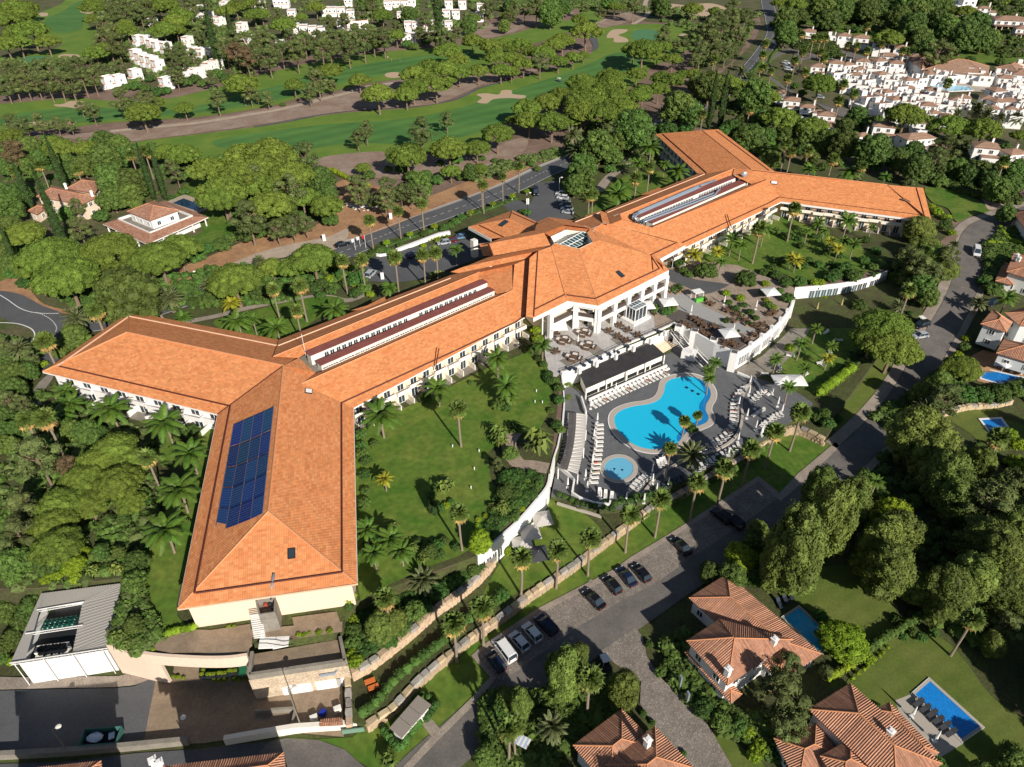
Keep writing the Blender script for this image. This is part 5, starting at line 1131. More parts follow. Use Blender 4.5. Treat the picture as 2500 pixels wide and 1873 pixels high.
trees(1240,0,"""s:660,250,240 610,155,140 390,360,180 460,330,180 110,360,160 300,430,190 200,430,150 425,505,150 550,475,140 640,460,100 50,480,170 130,530,170 40,590,110 1560,60,160 1140,410,270 1060,400,180 1220,390,160 1320,380,130 1390,490,150 1260,470,120 1090,610,170 870,630,210 620,690,230 720,680,150 870,700,230 640,740,230 800,760,230 920,750,170 450,790,190 620,830,280 720,800,250 330,860,220 160,900,220 180,990,230 370,1010,260 520,1000,180 620,920,270 800,930,280 900,820,240 990,880,200 1100,800,180 1140,750,180 1270,740,180 1300,650,170 1390,670,180 1480,620,130 1570,620,140 40,1010,110 1880,690,220 900,50,100 950,60,90 1750,90,100 2150,1040,100;
m:1320,290,160 1420,370,90 1490,350,90 1600,370,150 1720,330,180 1650,270,140 1800,250,180 1900,230,160 1780,160,160 1880,130,150 2000,130,140 1950,330,130 1700,230,130 1840,400,160 1760,440,150 1620,450,130 1900,60,150 780,100,90 1060,30,150 640,60,90 270,520,140 240,60,160 60,60,130 30,130,110 140,80,100 1570,500,110 1900,440,110;
b:1290,50,160 360,120,190 470,70,120 840,25,120 1060,1090,320 950,1190,180 1450,900,260 1550,960,200 760,1230,280 620,1420,220 560,1560,180 640,1520,200 1700,740,240 1600,700,170 2080,810,240 2100,1010,190 2170,960,120 2050,1180,240 880,1310,150 690,1330,150;
u:860,1420,110 1900,1060,180 1350,1080,180 1280,1080,110 1980,1110,160 1830,1090,130 1500,1080,140 2150,1250,120 1230,1090,110 200,1380,70 250,1420,70 1940,760,90 2040,640,80;
p:1310,970,150 590,1280,190 810,1170,140 550,1140,150 1970,610,120; w:1740,500,120 2150,460,100 2150,570,90 2180,360,90 90,1400,90 1640,960,90 2040,920,110 1190,1410,110 1080,1500,120; q:1100,1380,120 1320,1390,100 1430,1450,190 1200,1250,170 930,1620,200; c:1725,850,80 1820,830,80""")
trees(1860,0,"""b:210,150,180 200,280,190 330,150,130 560,170,190 700,100,160 660,30,170 500,30,200 880,90,230 950,60,200 1080,30,200 1200,60,240 1310,100,270 1150,150,200 1280,210,230 1400,60,200 1530,60,180 1480,190,220 1560,240,240 1700,240,240 1820,200,180 1270,300,200 1340,340,190 1400,420,170 1700,330,240 1850,330,200 1940,330,130 810,980,170 700,1070,150 1410,1040,130 400,1150,190 60,1150,130 200,1140,150 560,1190,190 700,1220,230 950,1270,270 1140,1340,180 1270,1300,190 1310,1420,240 1180,1390,150 100,1340,170 20,1250,120 1650,1420,160 1750,1470,160 1840,1440,160 1920,1510,170 2150,1440,170 2100,1560,150 420,1330,120 1400,1370,110 2000,1430,130 870,1330,140 1500,1420,140 1560,1380,130;
s:290,30,160 150,20,120 1720,90,170 1080,300,220 490,700,260 1220,950,300 1600,1040,280 1870,1080,280 2180,1130,140 150,990,280 60,800,180 420,1060,250; m:1500,420,220 1560,1240,220 1480,1330,180 1240,1560,130;
u:1760,500,90 2010,520,90 1420,1500,130 1620,1500,110 1750,1560,110 520,1400,110 640,1370,100 960,1400,110 330,1270,110 790,250,80 1500,1520,150 2150,1300,120 2050,1240,110 1090,1060,90 980,1000,90 760,1150,110 350,780,90 280,720,80 1580,1480,100 1690,1540,90 620,1290,110 480,1270,100;
w:350,440,100 280,510,80 500,440,80 530,490,80 220,660,100 370,610,90 80,600,70 20,560,80 20,460,60 690,710,110 780,790,90 650,850,130 1570,700,90 730,380,100 800,390,80 440,320,80 500,320,80 540,320,80 1010,370,70 890,430,110 1190,430,80 1250,430,80 1360,440,100 30,370,80 340,290,80 890,220,110 2040,1360,130 210,1210,110 600,1340,110 840,1400,100 250,1280,100 390,1270,110; p:1820,930,170 1900,970,140 1640,970,130 2010,1000,110 2140,1000,130 1640,1110,120 470,330,80; q:740,1460,180 400,1430,130 1040,1490,100 110,1250,140""")
trees(0,460,"""S:200,390,280 420,560,440 260,660,240 560,740,460 920,500,420 970,700,270 1330,570,400 1500,500,330 760,770,150 1970,760,400 1870,60,350; b:100,330,180 1090,930,480 560,220,130 950,90,200 1100,60,200 60,180,260 130,60,200 50,540,150 70,640,160 2130,810,200 620,1240,210 500,1350,150 570,1300,140 130,1560,180 250,1540,150 1160,150,100;
m:2090,230,280 660,330,200 640,150,130 30,1300,120 250,1430,150; u:850,230,150 1450,70,60 1550,20,100 1930,420,130 1860,470,170 2080,390,190 1750,500,140 1190,700,170 1660,560,170 1760,940,200 700,1220,110 2000,890,130 860,1100,110 1060,1080,140 30,1620,130 200,790,140 100,720,120 1480,1000,90 2180,370,120 860,850,100 1620,950,110; y:2080,870,110 1960,900,100 360,1480,90;
c:440,230,110,1.3 60,470,70 20,430,60; p:640,1100,230 1430,930,220 160,1350,190 1770,820,150 2180,610,90 1340,1010,120; w:800,1030,170 370,1290,180; Q:1950,970,160; q:1540,1090,140 2000,1120,220 2130,1100,120""")
trees(620,460,"""s:130,120,330 400,60,250 600,130,270; S:500,590,340 330,650,250 150,670,210; b:230,190,220 70,740,150 60,860,170 20,30,160 640,250,130; l:640,600,180; m:320,310,160 190,330,170 430,290,150 880,60,160 1000,100,110 1100,90,190 1240,50,120 1400,40,160 1320,70,120;
u:50,370,140 540,650,150 480,830,120 570,800,130 860,760,160 930,840,140 860,880,120 650,860,100 700,700,110 1060,520,90 1130,520,80 1230,480,70 1010,530,70 1700,280,90 1600,330,90 1430,380,80 1750,240,80 990,560,80 560,900,100 1170,830,90 1650,310,80; y:640,760,100 980,890,80 850,800,90 1640,420,70 1550,440,60 1430,480,60;
w:975,270,120 1215,190,100 1415,130,110 745,610,130 905,600,130 1185,580,140 1420,560,130 1530,540,130 160,850,130 385,820,150 360,1030,130 1920,-40,80; q:1700,520,120 690,1020,210 190,1180,220 1140,840,140 2050,1430,200; p:50,610,100; n:1550,730,110 1500,740,80 1810,225,60""")
trees(1240,460,"""w:2120,340,150 680,60,110 720,50,110; q:1890,430,150 930,50,200 1970,480,120 1800,620,110 1700,1600,110 1750,1470,100 1690,1530,90; Q:1570,560,150 1760,540,130; u:1430,620,120 1670,690,200 2005,750,200 190,1350,110 1240,1000,90 1370,1010,110 1330,1040,90 340,1560,90 390,1620,100 1440,820,60 1400,850,50 1480,690,90 1530,720,90 1200,870,70 330,1600,80 300,1480,80 260,1430,80 1860,960,70 1920,1010,80 1990,980,70 2040,1040,80 1840,1110,70 2090,1090,70 1650,930,60 160,200,80 120,190,60; y:240,1190,100 250,1270,110 1840,880,80 1960,920,90 2180,940,60; q:290,1320,150")
""".replace('")','')) 
trees(1860,460,"""w:280,170,130 1240,860,140; q:720,280,170 480,290,120 20,350,150 380,360,90 530,360,80 700,440,100 780,470,120 930,330,70 330,1310,120 120,1440,120 370,1520,90 590,1330,90 460,1180,90 2060,930,170; Q:575,440,90 640,510,120 250,580,120 290,610,130 560,1430,110; p:1620,480,100 1150,990,120 1830,970,150;
B:1330,350,250,.6 1400,480,260,.6 1450,600,270,.6 1540,690,230,.6; m:1270,480,230 1260,620,240 1330,700,250 1440,720,220 1560,590,200; b:1250,750,210 1340,830,230 1400,910,180 1200,640,150; S:1040,1160,400 1110,1320,420 930,1270,300 1690,1510,270; b:2060,220,140 1610,1590,180 1990,20,200 1550,300,100; y:1480,190,100 1560,240,90 1600,370,80 1430,150,80 440,790,80 500,790,80 560,810,70 1720,1260,80 1660,1400,90 240,1340,100 560,730,80;
u:120,720,110 350,650,100 480,640,90 540,540,80 180,600,90 20,700,90 330,480,80 650,560,80 300,420,70 480,400,70 880,430,90 960,520,90 860,600,100 940,660,100 200,790,120 320,780,130 620,720,140 700,670,150 770,730,150 580,740,130 820,980,150 220,920,120 1940,840,150 1710,1330,110 1860,780,110 640,650,90 20,870,90 60,980,90 150,860,80 2000,820,80 1900,760,100 130,610,90 400,600,80 120,360,90 220,400,100 90,660,80 440,400,70; y:30,800,80 100,1000,70""")
trees(0,920,"""m:300,660,370 180,1100,280 150,1300,300 50,1480,250 60,200,180 200,230,150; b:600,450,180 730,470,200 850,480,130 60,460,180 60,570,160 120,100,200 130,1580,280 380,1570,200 850,1480,140 1150,1560,200 1040,1190,120 1000,1480,120 30,330,160 1200,990,130 1160,1500,130;
S:960,600,330 800,720,320 1120,700,300 700,860,330 1000,880,340 500,1080,340 740,1060,290 440,1250,340 490,1420,370 1100,1060,220; l:620,1590,180 700,1470,110 840,1440,100; D:560,760,200; u:1600,450,150 1270,560,90 1230,1050,120 1700,1000..""".replace(' 1700,1000..','')+"""; w:370,350,200 220,360,180 1240,680,170; q:930,280,280,.9 1390,390,300,.9 1600,650,270,.9 1510,960,320,.9 1390,1300,330,.9 600,230,220,.8 530,330,180,.8 560,130,180,.8; n:990,1620,140 780,1640,120 640,1640,120""")
trees(620,920,"""w:1725,270,170 1740,1260,180; q:1070,330,300,.9 1550,100,200,.9 2130,80,230,.9 2150,170,150,.7 1150,1370,230,.8; Q:1100,860,110 ; u:900,480,120 910,640,130 940,700,110 930,1060,130 1440,170,130 2130,830,140 2130,910,100 1560,1100,110 1540,1420,130 930,1460,120 2180,1070,120 1830,50,60 2050,240,110 2130,260,100 2190,1180,100 900,580,110 1490,1000,70 1660,1050,70 1520,930,60 1500,1400,80 2200,980,100 950,1420,100; m:2050,730,110; c:1490,1080,70,.5 1520,1110,60,.5;
n:2060,480,170 2080,560,140 1610,930,150 1660,900,110 2080,1100,130 2120,1130,110 2000,1090,80; y:1890,1200,60 1950,1170,60 2010,1160,45 2050,1210,50 2000,1280,50 1880,1245,45 1620,1080,80; l:1900,1390,220; q:950,1290,200,.9 1010,1490,190,.9 1240,1470,190,.8; n:1340,1440,120 1430,1530,120 1180,1260,90; u:1290,1500,120 1560,1500,120 1380,1390,90 1600,1380,100 1700,1430,90 1010,560,90 930,820,110 940,960,100; b:1480,1470,130 2160,640,130 2110,980,120""")
trees(1240,920,"""w:1370,600,130 2050,610,180 1830,770,180 1600,890,180 1290,1030,190 1030,1160,190 700,1360,190 420,1460,200 110,1580,200 1490,370,110,.5 1600,320,90,.5; p:1550,660,250; u:430,90,100 430,190,110 410,400,110 440,570,90 1560,440,90 60,420,110 40,860,130 110,920,100 80,980,100 180,930,60 200,810,70 220,960,70 160,970,60 260,900,90 10,940,90 40,1080,100 100,1050,90 350,30,90 360,280,70 60,1150,80 1540,410,80 1460,1180..""".replace(' 1460,1180..','')+"""; y:120,1110,60 170,880,60; n:250,560,260,1.3 510,70,70 510,170,70; b:2110,1290,180 2060,1400,170; l:1960,1540,280 2190,1450,150 10,1470,90""")
trees(1860,920,"""w:330,300,180 110,460,170 2000,510,190; p:1390,290,250; q:230,90,130 630,1080,150 960,880,60; B:1300,480,440 1470,640,400 1560,850,430 1650,1020,360 480,970,280,1.6 560,1230,400,1.6 300,1450,500,1.5 130,1560,300,1.7 760,1070,330,1.4 1000,1420,420 1130,1330,380 900,1530,300 2120,1310,400 1900,1400,430 2020,1560,430 1830,740,280 1500,60,200 1350,150,200; l:1080,1160,320; m:1950,1060,430 1560,170,300 2150,900,300; y:2150,720,190 2080,480,150 2160,560,160 1740,170,100; u:870,810,120 1700,140,220 1850,150,200 2000,140,220 2130,110,160 560,390,130 520,330,110 640,350,90 780,880,50 460,340,110 1400,100,150""")
trees(0,1393,"""n:300,230,130 420,190,130 540,160,130 650,140,130 760,150,120 880,100,120 960,90,130 880,350,130 960,430,140 900,520,130 1000,560,140 1080,600,130 1150,620,110 220,260,130 200,360,130 170,460,120 120,560,120; b:100,560,150 40,640,130 150,100,270 60,190,200 1130,100,190 1130,450,170 60,330,180 300,90,160; y:1080,290,120 400,60,130 640,60,130 480,40,110 1220,615,80 100,760,90; u:1210,520,110 1060,180,110 1080,380,110 20,740,110 1160,220,120 1040,470,100""")
trees(620,1393,"""w:1100,230,200,.9 1680,440,230 1915,310,220 2140,1330,220; p:1430,80,250; B:1060,480,250 1180,430,190; u:1350,330,210 1540,160,190 1150,590,150 1250,500,130 780,380,120 830,500,150 830,600,140 1640,100,140 1460,380,110 1700,60,120 2090,200,140 2040,250,110 1280,200,100 640,540..""".replace(' 640,540..','')+"""; y:375,540,55 420,540,50 465,525,40 545,520,60 635,505,60 795,215,140 795,310,130 850,760,140 820,700,110; n:1140,1600,170 ; b:1950,1550,180 2140,1100,200 2060,1180,150 1850,60,90""")
trees(1240,1393,"""B:480,900,340,1.4 590,740,210,1.5 980,990,280,1.2 100,1130,230,1.3 390,820,170,1.5; w:700,910,230 60,1300,200; p:370,1320,270; u:1190,620,80 1350,790,130 1360,700,80 1650,1150,200 1800,1260,200 1950,1310,190 1530,960..""".replace(' 1530,960..','')+""" 1290,850,110 1880,1180,130 1140,1200,70 1220,1280,60 1480,1540,60; y:2020,1370,150 2130,1490,170 2080,1560,130; b:1890,60,230 2080,60,170 1700,10,180""")
trees(1860,1393,"""l:690,590,400,.75; m:170,1000,440 250,1270,320 230,790,240 2080,460,260 540,850,110; B:1050,20,430 1560,180,390 1760,90,400 2010,150,320 2150,260,260 1480,310,250 1950,620,200 270,10,360 1300,150,250; w:1780,410,200; u:500,380,130 1130,415,90 1270,370,90 40,1530,150 110,1570,120 1480,1620,150 1790,560,180 1350,560,110 1280,520,90 1450,520,100 1200,560,80 980,1140,60; b:2130,1600,250 1850,1700,200; y:900,740,110 30,1480,90""")
# ---- hedges
def hedge(px,w,h,m='bushm',name='hedge',lab='',low=False,sz=.22,dens=26,group=None):
    c=smooth_px(px,3,False) if len(px)>2 else px
    P=[gp(x,y) for x,y in c]; org=P[0].copy(); rnd=random.Random(int(px[0][0])); b=MB()
    pts=[]; 
    for i in range(len(P)-1):
        a,e=P[i],P[i+1]; L=(e-a).length; n=max(1,int(L/.9))
        for k in range(n): pts.append(a.lerp(e,(k+.5)/n))
    for p in pts:
        q=p-org; q.z=h*.5; leafy(b,(q.x+rnd.uniform(-.1,.1),q.y+rnd.uniform(-.1,.1),q.z),w*.55,w*.55,h*.52,int(dens*max(1,w*h*.5)),sz,rnd,-.5)
    o=b.build(name,M[m],label=lab,cat='hedge',group=group); o.location=org; return o
hedge(j3([(2190,600),(1960,760),(1780,850),(1540,970),(1400,1060),(1180,1170),(950,1300),(800,1400),(560,1490)]),1.7,1.5,lab='long clipped hedge along the top of the stone road wall below the pool')
hedge(j3([(420,1000),(560,1065),(700,1115),(900,1170)]),1.6,1.1,lab='low hedge below the white wall of the pool deck')
hedge(j4([(470,170),(620,60),(760,-50)]),2.4,2.4,'lime',lab='tall yellow-green hedge beside the stone wall at the right garden')
hedge(j5([(1420,545),(1530,515),(1650,490)]),1.5,1.2,'lime',lab='lime-green box hedge beside the cream gable wall')
hedge(j6([(900,1230),(1060,1110),(1200,930),(1400,770),(1640,580),(1850,400)]),1.9,1.7,lab='zigzag dark hedge between the two stone walls')
hedge(j6([(1400,1040),(1490,1100)]),1.0,1.3,'bushm',lab='short hedge at the back corner of the kiosk')
hedge(j6([(1550,1140),(1500,1200),(1450,1280)]),1.2,1.6,'bushm',lab='box hedge right of the kiosk')
hedge(j6([(1090,1360),(1160,1450),(1240,1510),(1320,1410),(1400,1300)]),1.3,1.7,'bushm',lab='V-shaped box hedge in front of the kiosk')
tree('B',1625,2040,150); tree('B',1480,2080,150)
hedge(j8([(540,930),(640,880),(760,810)]),1.4,1.6,'lime',lab='yellowing hedge under the round tree by the blue villa pool')
hedge(j8([(890,690),(980,620),(1080,560),(1200,480),(1340,400)]),1.8,1.8,'bushm',lab='thick hedge between the two villa lawns')
hedge(j8([(740,930),(900,800),(1080,640)]),.7,.7,'lime',lab='low bright hedge edging the villa lawn')
hedge(k2([(650,1450),(740,1490),(830,1540),(970,1590)]),2.2,2.0,'lime',lab='olive-green hedge beside the clay lay-by')
hedge(k6([(1000,530),(1200,460),(1450,380),(1640,310),(1800,240),(2000,170),(2209,90)]),2.6,.7,'bushm',lab='low planted border between the hotel road and the car park')
hedge(k6([(1210,500),(1400,460),(1640,400)]),.8,.6,'lime',lab='flowering edge along the white parking wall')
hedge(k8([(2000,340),(2040,420),(2090,470),(2170,500)]),1.6,1.4,'lime',lab='curved yellow hedge before the right edge house')
hedge(k8([(1890,480),(2010,490)]),2.0,1.8,'lime',lab='square clipped yellow hedge by the lower road')
hedge(k3([(2000,650),(2080,590),(2120,540)]),1.6,1.3,'bushm',lab='hedge beside the top right road verge')
hedge(k4([(50,560),(90,470),(150,400)]),1.6,1.3,'bushm',lab='hedge at the village parking entrance')
hedge(k5([(1200,110),(1320,60),(1420,20)]),1.4,1.3,'bushm',lab='hedge behind the dark villa pool')
hedge(k5([(560,430),(640,400),(720,370)]),1.8,1.4,'bushm',lab='hedge before the white villa drive')
hedge(j4([(1700,150),(1950,140),(2190,60)]),2.4,2.2,'bushm',lab='thick hedge above the red stone wall at right')
hedge(k4([(1880,180),(1960,110),(2080,20)]),2.0,1.8,'lime',lab='bright hedge row near the yellow villa')
# clipped balls along the pink wall
for i,(x,y,wd) in enumerate([(1290,658,40),(1338,668,40),(1383,672,45),(1432,678,38),(1478,686,38),(1525,690,35),(1567,690,40),(1610,690,38),(1655,692,35),(1698,697,38),(1742,700,40),(1788,698,44),(1876,692,46),(1921,696,42),(1971,690,40),(2014,690,38),(2058,688,38),(2112,690,36),(2116,655,34),(2118,620,34),(2118,590,34)]):
    o=tree('y',x/S,1393+(y+4)/S,wd/S); o.name='clipped_ball'; PEND.pop(); o['category']='clipped shrub'; o['group']='clipped balls along the pink wall'; o['label']='clipped yellow-green ball on the pink curved wall, '+(ORD[i] if i<15 else ['sixth from right','fifth from right','fourth from right','third from right','second from right','rightmost'][i-15])
# ball-headed trees along the road
YB=[(620,460,1117,455,60),(620,460,1313,383,55),(620,460,1520,317,58),(620,460,1830,195,50),(620,460,2012,127,50),(620,460,2177,62,52),(1240,460,35,65,50),(1240,460,160,20,46),(620,460,825,665,50)]
for i,(ox,oy,x,y,wd) in enumerate(YB):
    p=stand(ox+x/S,oy+y/S,1.9); s=wd/S/ppm(p)/2.0
    root=empty('ball_tree',p,0,'bright yellow-green ball-headed tree by the hotel road, '+(ORD[i] if i<8 else 'alone by the car park'),'small tree','ball-headed trees along the hotel road')
    b=MB(); b.tube([(0,0,0),(0,0,1.3)],.07,5); b.build('stem',M['white'],root)
    obj_at('crown',KD['y']['v'][0][1],(0,0,1.0),0,(s,s,s*1.15),root)
# ------------------------------------------------------------------ pools
def water_mat(name,tint,rough=0.04):
    m=bpy.data.materials.new(name); m.use_nodes=True; N=m.node_tree.nodes; L=m.node_tree.links; N.remove(N['Principled BSDF']); out=N['Material Output']
    t=N.new('ShaderNodeBsdfTransparent'); t.inputs[0].default_value=(*tint,1); g=N.new('ShaderNodeBsdfGlossy'); g.inputs['Roughness'].default_value=rough
    fr=N.new('ShaderNodeLayerWeight'); fr.inputs[0].default_value=.12; mx=N.new('ShaderNodeMixShader')
    tc=N.new('ShaderNodeTexCoord'); nz=N.new('ShaderNodeTexNoise'); nz.inputs['Scale'].default_value=1.6; nz.inputs['Detail'].default_value=3; L.new(tc.outputs['Object'],nz.inputs['Vector'])
    bp=N.new('ShaderNodeBump'); bp.inputs['Strength'].default_value=0.25; bp.inputs['Distance'].default_value=0.05; L.new(nz.outputs['Fac'],bp.inputs['Height']); L.new(bp.outputs[0],g.inputs['Normal']); L.new(bp.outputs[0],fr.inputs['Normal'])
    L.new(fr.outputs['Facing'],mx.inputs[0]); L.new(t.outputs[0],mx.inputs[1]); L.new(g.outputs[0],mx.inputs[2]); L.new(mx.outputs[0],out.inputs[0]); return m
M['water']=water_mat('pool_water',(0.90,0.97,1.0))
M['pt_cyan']=mat('cyan_pool_lining',(0.016,0.64,0.90),0.8,var=0.03,scale=0.5)
M['pt_pale']=mat('pale_pool_lining',(0.22,0.58,0.76),0.8,var=0.04,scale=0.7)
M['pt_blue']=mat('blue_pool_lining',(0.010,0.26,0.70),0.8,var=0.22,scale=1,bscale=3.0)
M['pt_mid']=mat('mid_blue_pool_lining',(0.02,0.50,0.85),0.8,var=0.22,scale=1,bscale=5.0)
M['pt_dark']=mat('dark_pool_lining',(0.006,0.035,0.09),0.6)
M['stonec']=mat('sandstone_coping',(0.43,0.38,0.33),0.9,var=0.08,scale=1.5)
def upf(b,P):
    for t in tessellate_polygon([[Vector((p.x,p.y,0)) for p in P]]):
        a,c,d=[Vector((P[i].x,P[i].y,0)) for i in t]; b._f(tuple(t) if (c-a).cross(d-a).z>0 else tuple(t)[::-1],0)
def pool(px,z,depth,lining,lab,cop=1.5,smooth=True,deep=None,copm='stonec',n=6,name='swimming_pool',h=0.10):
    pts=[at(x,y,z) for x,y in (smooth_px(px,n) if smooth else px)]
    org=sum(pts,Vector())/len(pts); org.z=z; P=[p-org for p in pts]; O=inset(P,-cop); W=inset(P,-0.25)
    e=empty(name,org,0,lab,'swimming pool'); N=len(P)
    b=MB()
    for i in range(N):
        j=(i+1)%N; a,c=P[i],P[j]; d,f=O[i],O[j]
        b.quad((d.x,d.y,h),(f.x,f.y,h),(c.x,c.y,h),(a.x,a.y,h)); b.quad((a.x,a.y,h),(c.x,c.y,h),(c.x,c.y,-.02),(a.x,a.y,-.02)); b.quad((d.x,d.y,-.1),(f.x,f.y,-.1),(f.x,f.y,h),(d.x,d.y,h))
    b.build('coping',M[copm],e)
    b=MB()
    for i in range(N):
        j=(i+1)%N; d,f=O[i],O[j]; t=(f-d).normalized() if (f-d).length>0 else Vector((1,0,0))
        b.quad((d.x,d.y,h+.02),(f.x,f.y,h+.02),(f.x*.985,f.y*.985,h+.02),(d.x*.985,d.y*.985,h+.02))
    b.build('coping_edge',M['white'],e)
    # the basin stands in a recess cut by its own raised rim
    b=MB(); k=len(b.v); b.v+=[(p.x,p.y,.045) for p in P]
    upf(b,P)
    b.build('pool_floor',M[lining],e)
    b=MB(); b.v+=[(p.x,p.y,h-.02) for p in P]
    upf(b,P)
    w_=b.build('water',M['water'],e); return e
mp_px=j3([(1330,60),(1380,22),(1480,2),(1580,8),(1660,52),(1705,120),(1702,180),(1672,232),(1666,285),(1690,340),(1672,385),(1600,418),(1520,455),(1470,510),(1430,558),(1360,590),(1280,608),(1200,612),(1100,590),(1010,540),(940,470),(902,400),(905,330),(960,282),(1060,250),(1180,232),(1270,195),(1312,135)])
e=pool(mp_px,Z_POOL,1.4,'pt_cyan','large kidney-shaped turquoise main pool with a pale stone rim on the dark deck',1.45)
# depth shading of the deep side, painted as a darker blue floor band
dp=[at(x,y,Z_POOL)-e.location for x,y in j3([(1600,8),(1665,50),(1705,120),(1702,180),(1672,232),(1666,285),(1690,340),(1672,385),(1600,418),(1520,455),(1440,545),(1425,500),(1500,420),(1600,370),(1640,330),(1610,270),(1620,220),(1655,170),(1655,120),(1620,50)])]
M['pt_cyan2']=mat('deep_blue_pool_lining',(0.005,0.27,0.62),0.8,var=0.05,scale=0.5)
sheet('deep_band',[Vector((p.x,p.y,.052)) for p in [Vector(q) for q in smooth_px([tuple(q) for q in dp],4)]],M['pt_cyan2'],e)
for q in ((1505,92),(1553,120),(1603,147)):
    p=at(*j3([q])[0],Z_POOL)-e.location; b=MB(); b.box((p.x,p.y,.056),.75,.75,.01,R_(45)); b.build('floor_drain',M['pt_dark'],e)
e=pool(j3([(935+122*math.cos(a),776+94*math.sin(a)) for a in [2*PI*i/16 for i in range(16)]]),Z_POOL,.6,'pt_pale','small round pale-blue children pool beside the main pool',.9,True,n=2)
for q in ((897,778),(962,786)):
    p=at(*j3([q])[0],Z_POOL)-e.location; b=MB(); b.box((p.x,p.y,.056),.45,.45,.01,R_(45)); b.build('floor_drain',M['pt_dark'],e)
rise=lambda px,z,lin,lab,cop=.45,cm='stonec': pool(px,z,1,lin,lab,cop,False,copm=cm,h=.12)
zL=LOWZ+.06
rise(j8([(1415,935),(1835,1315),(1680,1420),(1290,1045)]),zL,'pt_blue','large rectangular bright blue pool of the lower right villa')
rise(j8([(315,318),(500,490),(500,680),(470,665),(190,400)]),zL,'pt_mid','small blue pool shaded by the round tree beside the tiled villa',.4)
zz=lambda x,y: lowp(x,y).z+.08
rise(j4([(1850,365),(2010,355),(2080,450),(1930,470)]),zz(2425,1040),'pt_blue','small blue pool on the lawn at the far right',.5,'white')
rise(k8([(1870,1525),(2209,1600),(2400,1680),(2400,1760),(2150,1690),(1850,1600)]),zz(2440,915),'pt_blue','long blue villa pool on an orange terrace at the right edge',.4,'white')
rise(k5([(1545,85),(1740,155),(1650,190),(1450,125)]),0.30,'pt_dark','dark navy rectangular pool behind the white villa',2.2,'track')
# steps in the blue pool corner
# ------------------------------------------------------------------ white walls and parapets round the terraces
def pxw(px,z): return [at(x,y,z) for x,y in px]
def wallthing(name,P,z0,z1,th,m,lab,side=0,cat='wall'):
    b=MB(); wall_line(b,P,z0,z1,th,0,side); return b.build(name,M[m],label=lab,cat=cat)
t1=pxw([(1371,912),(1390,906),(1450,880),(1520,846),(1600,812),(1648,790)],0)
tw=wallthing('terrace_wall',t1,Z_POOL-.1,.35,.5,'white','white retaining wall with square pillars and black rails below the sofa terrace')
for q in ((450,1290),(705,1240),(960,1140),(1250,1030),(1515,910),(1770,800),(1985,680)):
    p=at(1300+q[0]/6.136,700+q[1]/6.136,.8); b=MB(); b.box((p.x,p.y,-.3),.7,.7,1.4,R_(40)); b.build('pillar',M['white'],tw)
for i in range(len(t1)-1):
    a,c=t1[i],t1[i+1]; b=MB(); L=(c-a).length; n=max(1,int(L/2.2))
    for z in (.75,1.15): b.tube([a+Vector((0,0,z)),c+Vector((0,0,z))],.045,4)
    for k in range(n+1): p=a.lerp(c,k/n); b.tube([p+Vector((0,0,.3)),p+Vector((0,0,1.15))],.035,4)
    b.build('railing',M['black'],tw)
rw=wallthing('terrace_wall',pxw([(1655,798),(1700,820),(1745,845),(1797,868)],0),Z_POOL-.1,.9,.5,'white','tall white wall with four square towers between the upper terrace and the pool stairs')
for q in ((478,590),(712,660),(1000,790),(1308,985)):
    p=at(1580+q[0]/6.136,700+q[1]/6.136,.9); b=MB(); b.box((p.x,p.y,Z_POOL),1.7,1.7,5.3,R_(-25)); b.build('tower',M['white'],rw); b=MB(); b.box((p.x,p.y,1.1),1.3,1.3,.06,R_(-25)); b.build('tower_cap',M['terrbrown'],rw)
c2=smooth_px([(1797,868),(1828,850),(1860,826),(1892,800),(1915,775),(1928,755),(1937,738)],4,False); P2=pxw(c2,0)
gw=wallthing('gallery_building_wall',P2,Z_POOL-.1,.7,.4,'white','curved white wall with groups of tall dark windows under the gravel terrace')
acc=0; seg=[]
for i in range(len(P2)-1): seg.append((P2[i],P2[i+1]))
tot=sum((b_-a).length for a,b_ in seg)
def along(P,s):
    for i in range(len(P)-1):
        L=(P[i+1]-P[i]).length
        if s<=L: return P[i].lerp(P[i+1],s/L),(P[i+1]-P[i]).normalized()
        s-=L
    return P[-1],(P[-1]-P[-2]).normalized()
k=0; s=1.6
while s<tot-.8:
    p,t=along(P2,s); nr=Vector((t.y,-t.x,0)); az=math.degrees(math.atan2(nr.x,nr.y))
    if k%5==4: b=MB(); q=p; b.box((q.x,q.y,Z_POOL),.9,.9,5.6,math.atan2(t.y,t.x)); b.build('pillar',M['white'],gw); s+=1.1
    else: window(gw,p+nr*.22+Vector((0,0,Z_POOL+.9)),az,.72,2.3,fr='white'); s+=1.0
    k+=1
c3=smooth_px([(1940,706),(2000,701),(2060,694),(2110,684),(2140,675),(2166,664)],4,False); P3=pxw(c3,0)
g2=wallthing('curved_glass_wall',P3,Z_POOL-.1,.5,.4,'white','long curved white wall with tall blue glass doors facing a paved patio')
tot=sum((P3[i+1]-P3[i]).length for i in range(len(P3)-1)); s=5.2; k=0
while s<tot-1:
    p,t=along(P3,s); nr=Vector((t.y,-t.x,0)); az=math.degrees(math.atan2(nr.x,nr.y))
    window(g2,p+nr*.22+Vector((0,0,Z_POOL+.1)),az,1.42,3.3,m='glassb' if k<8 else 'glass',fr='white'); s+=1.75 if (k%5)!=4 else 2.6; k+=1
lw=wallthing('curved_white_wall',pxw(smooth_px([(1165,1358),(1195,1335),(1230,1305),(1270,1268),(1305,1228),(1335,1190),(1342,1160)],3,False),0),Z_GARD-.1,.35,.4,'white','curved white building wall with small windows below the big lawn')
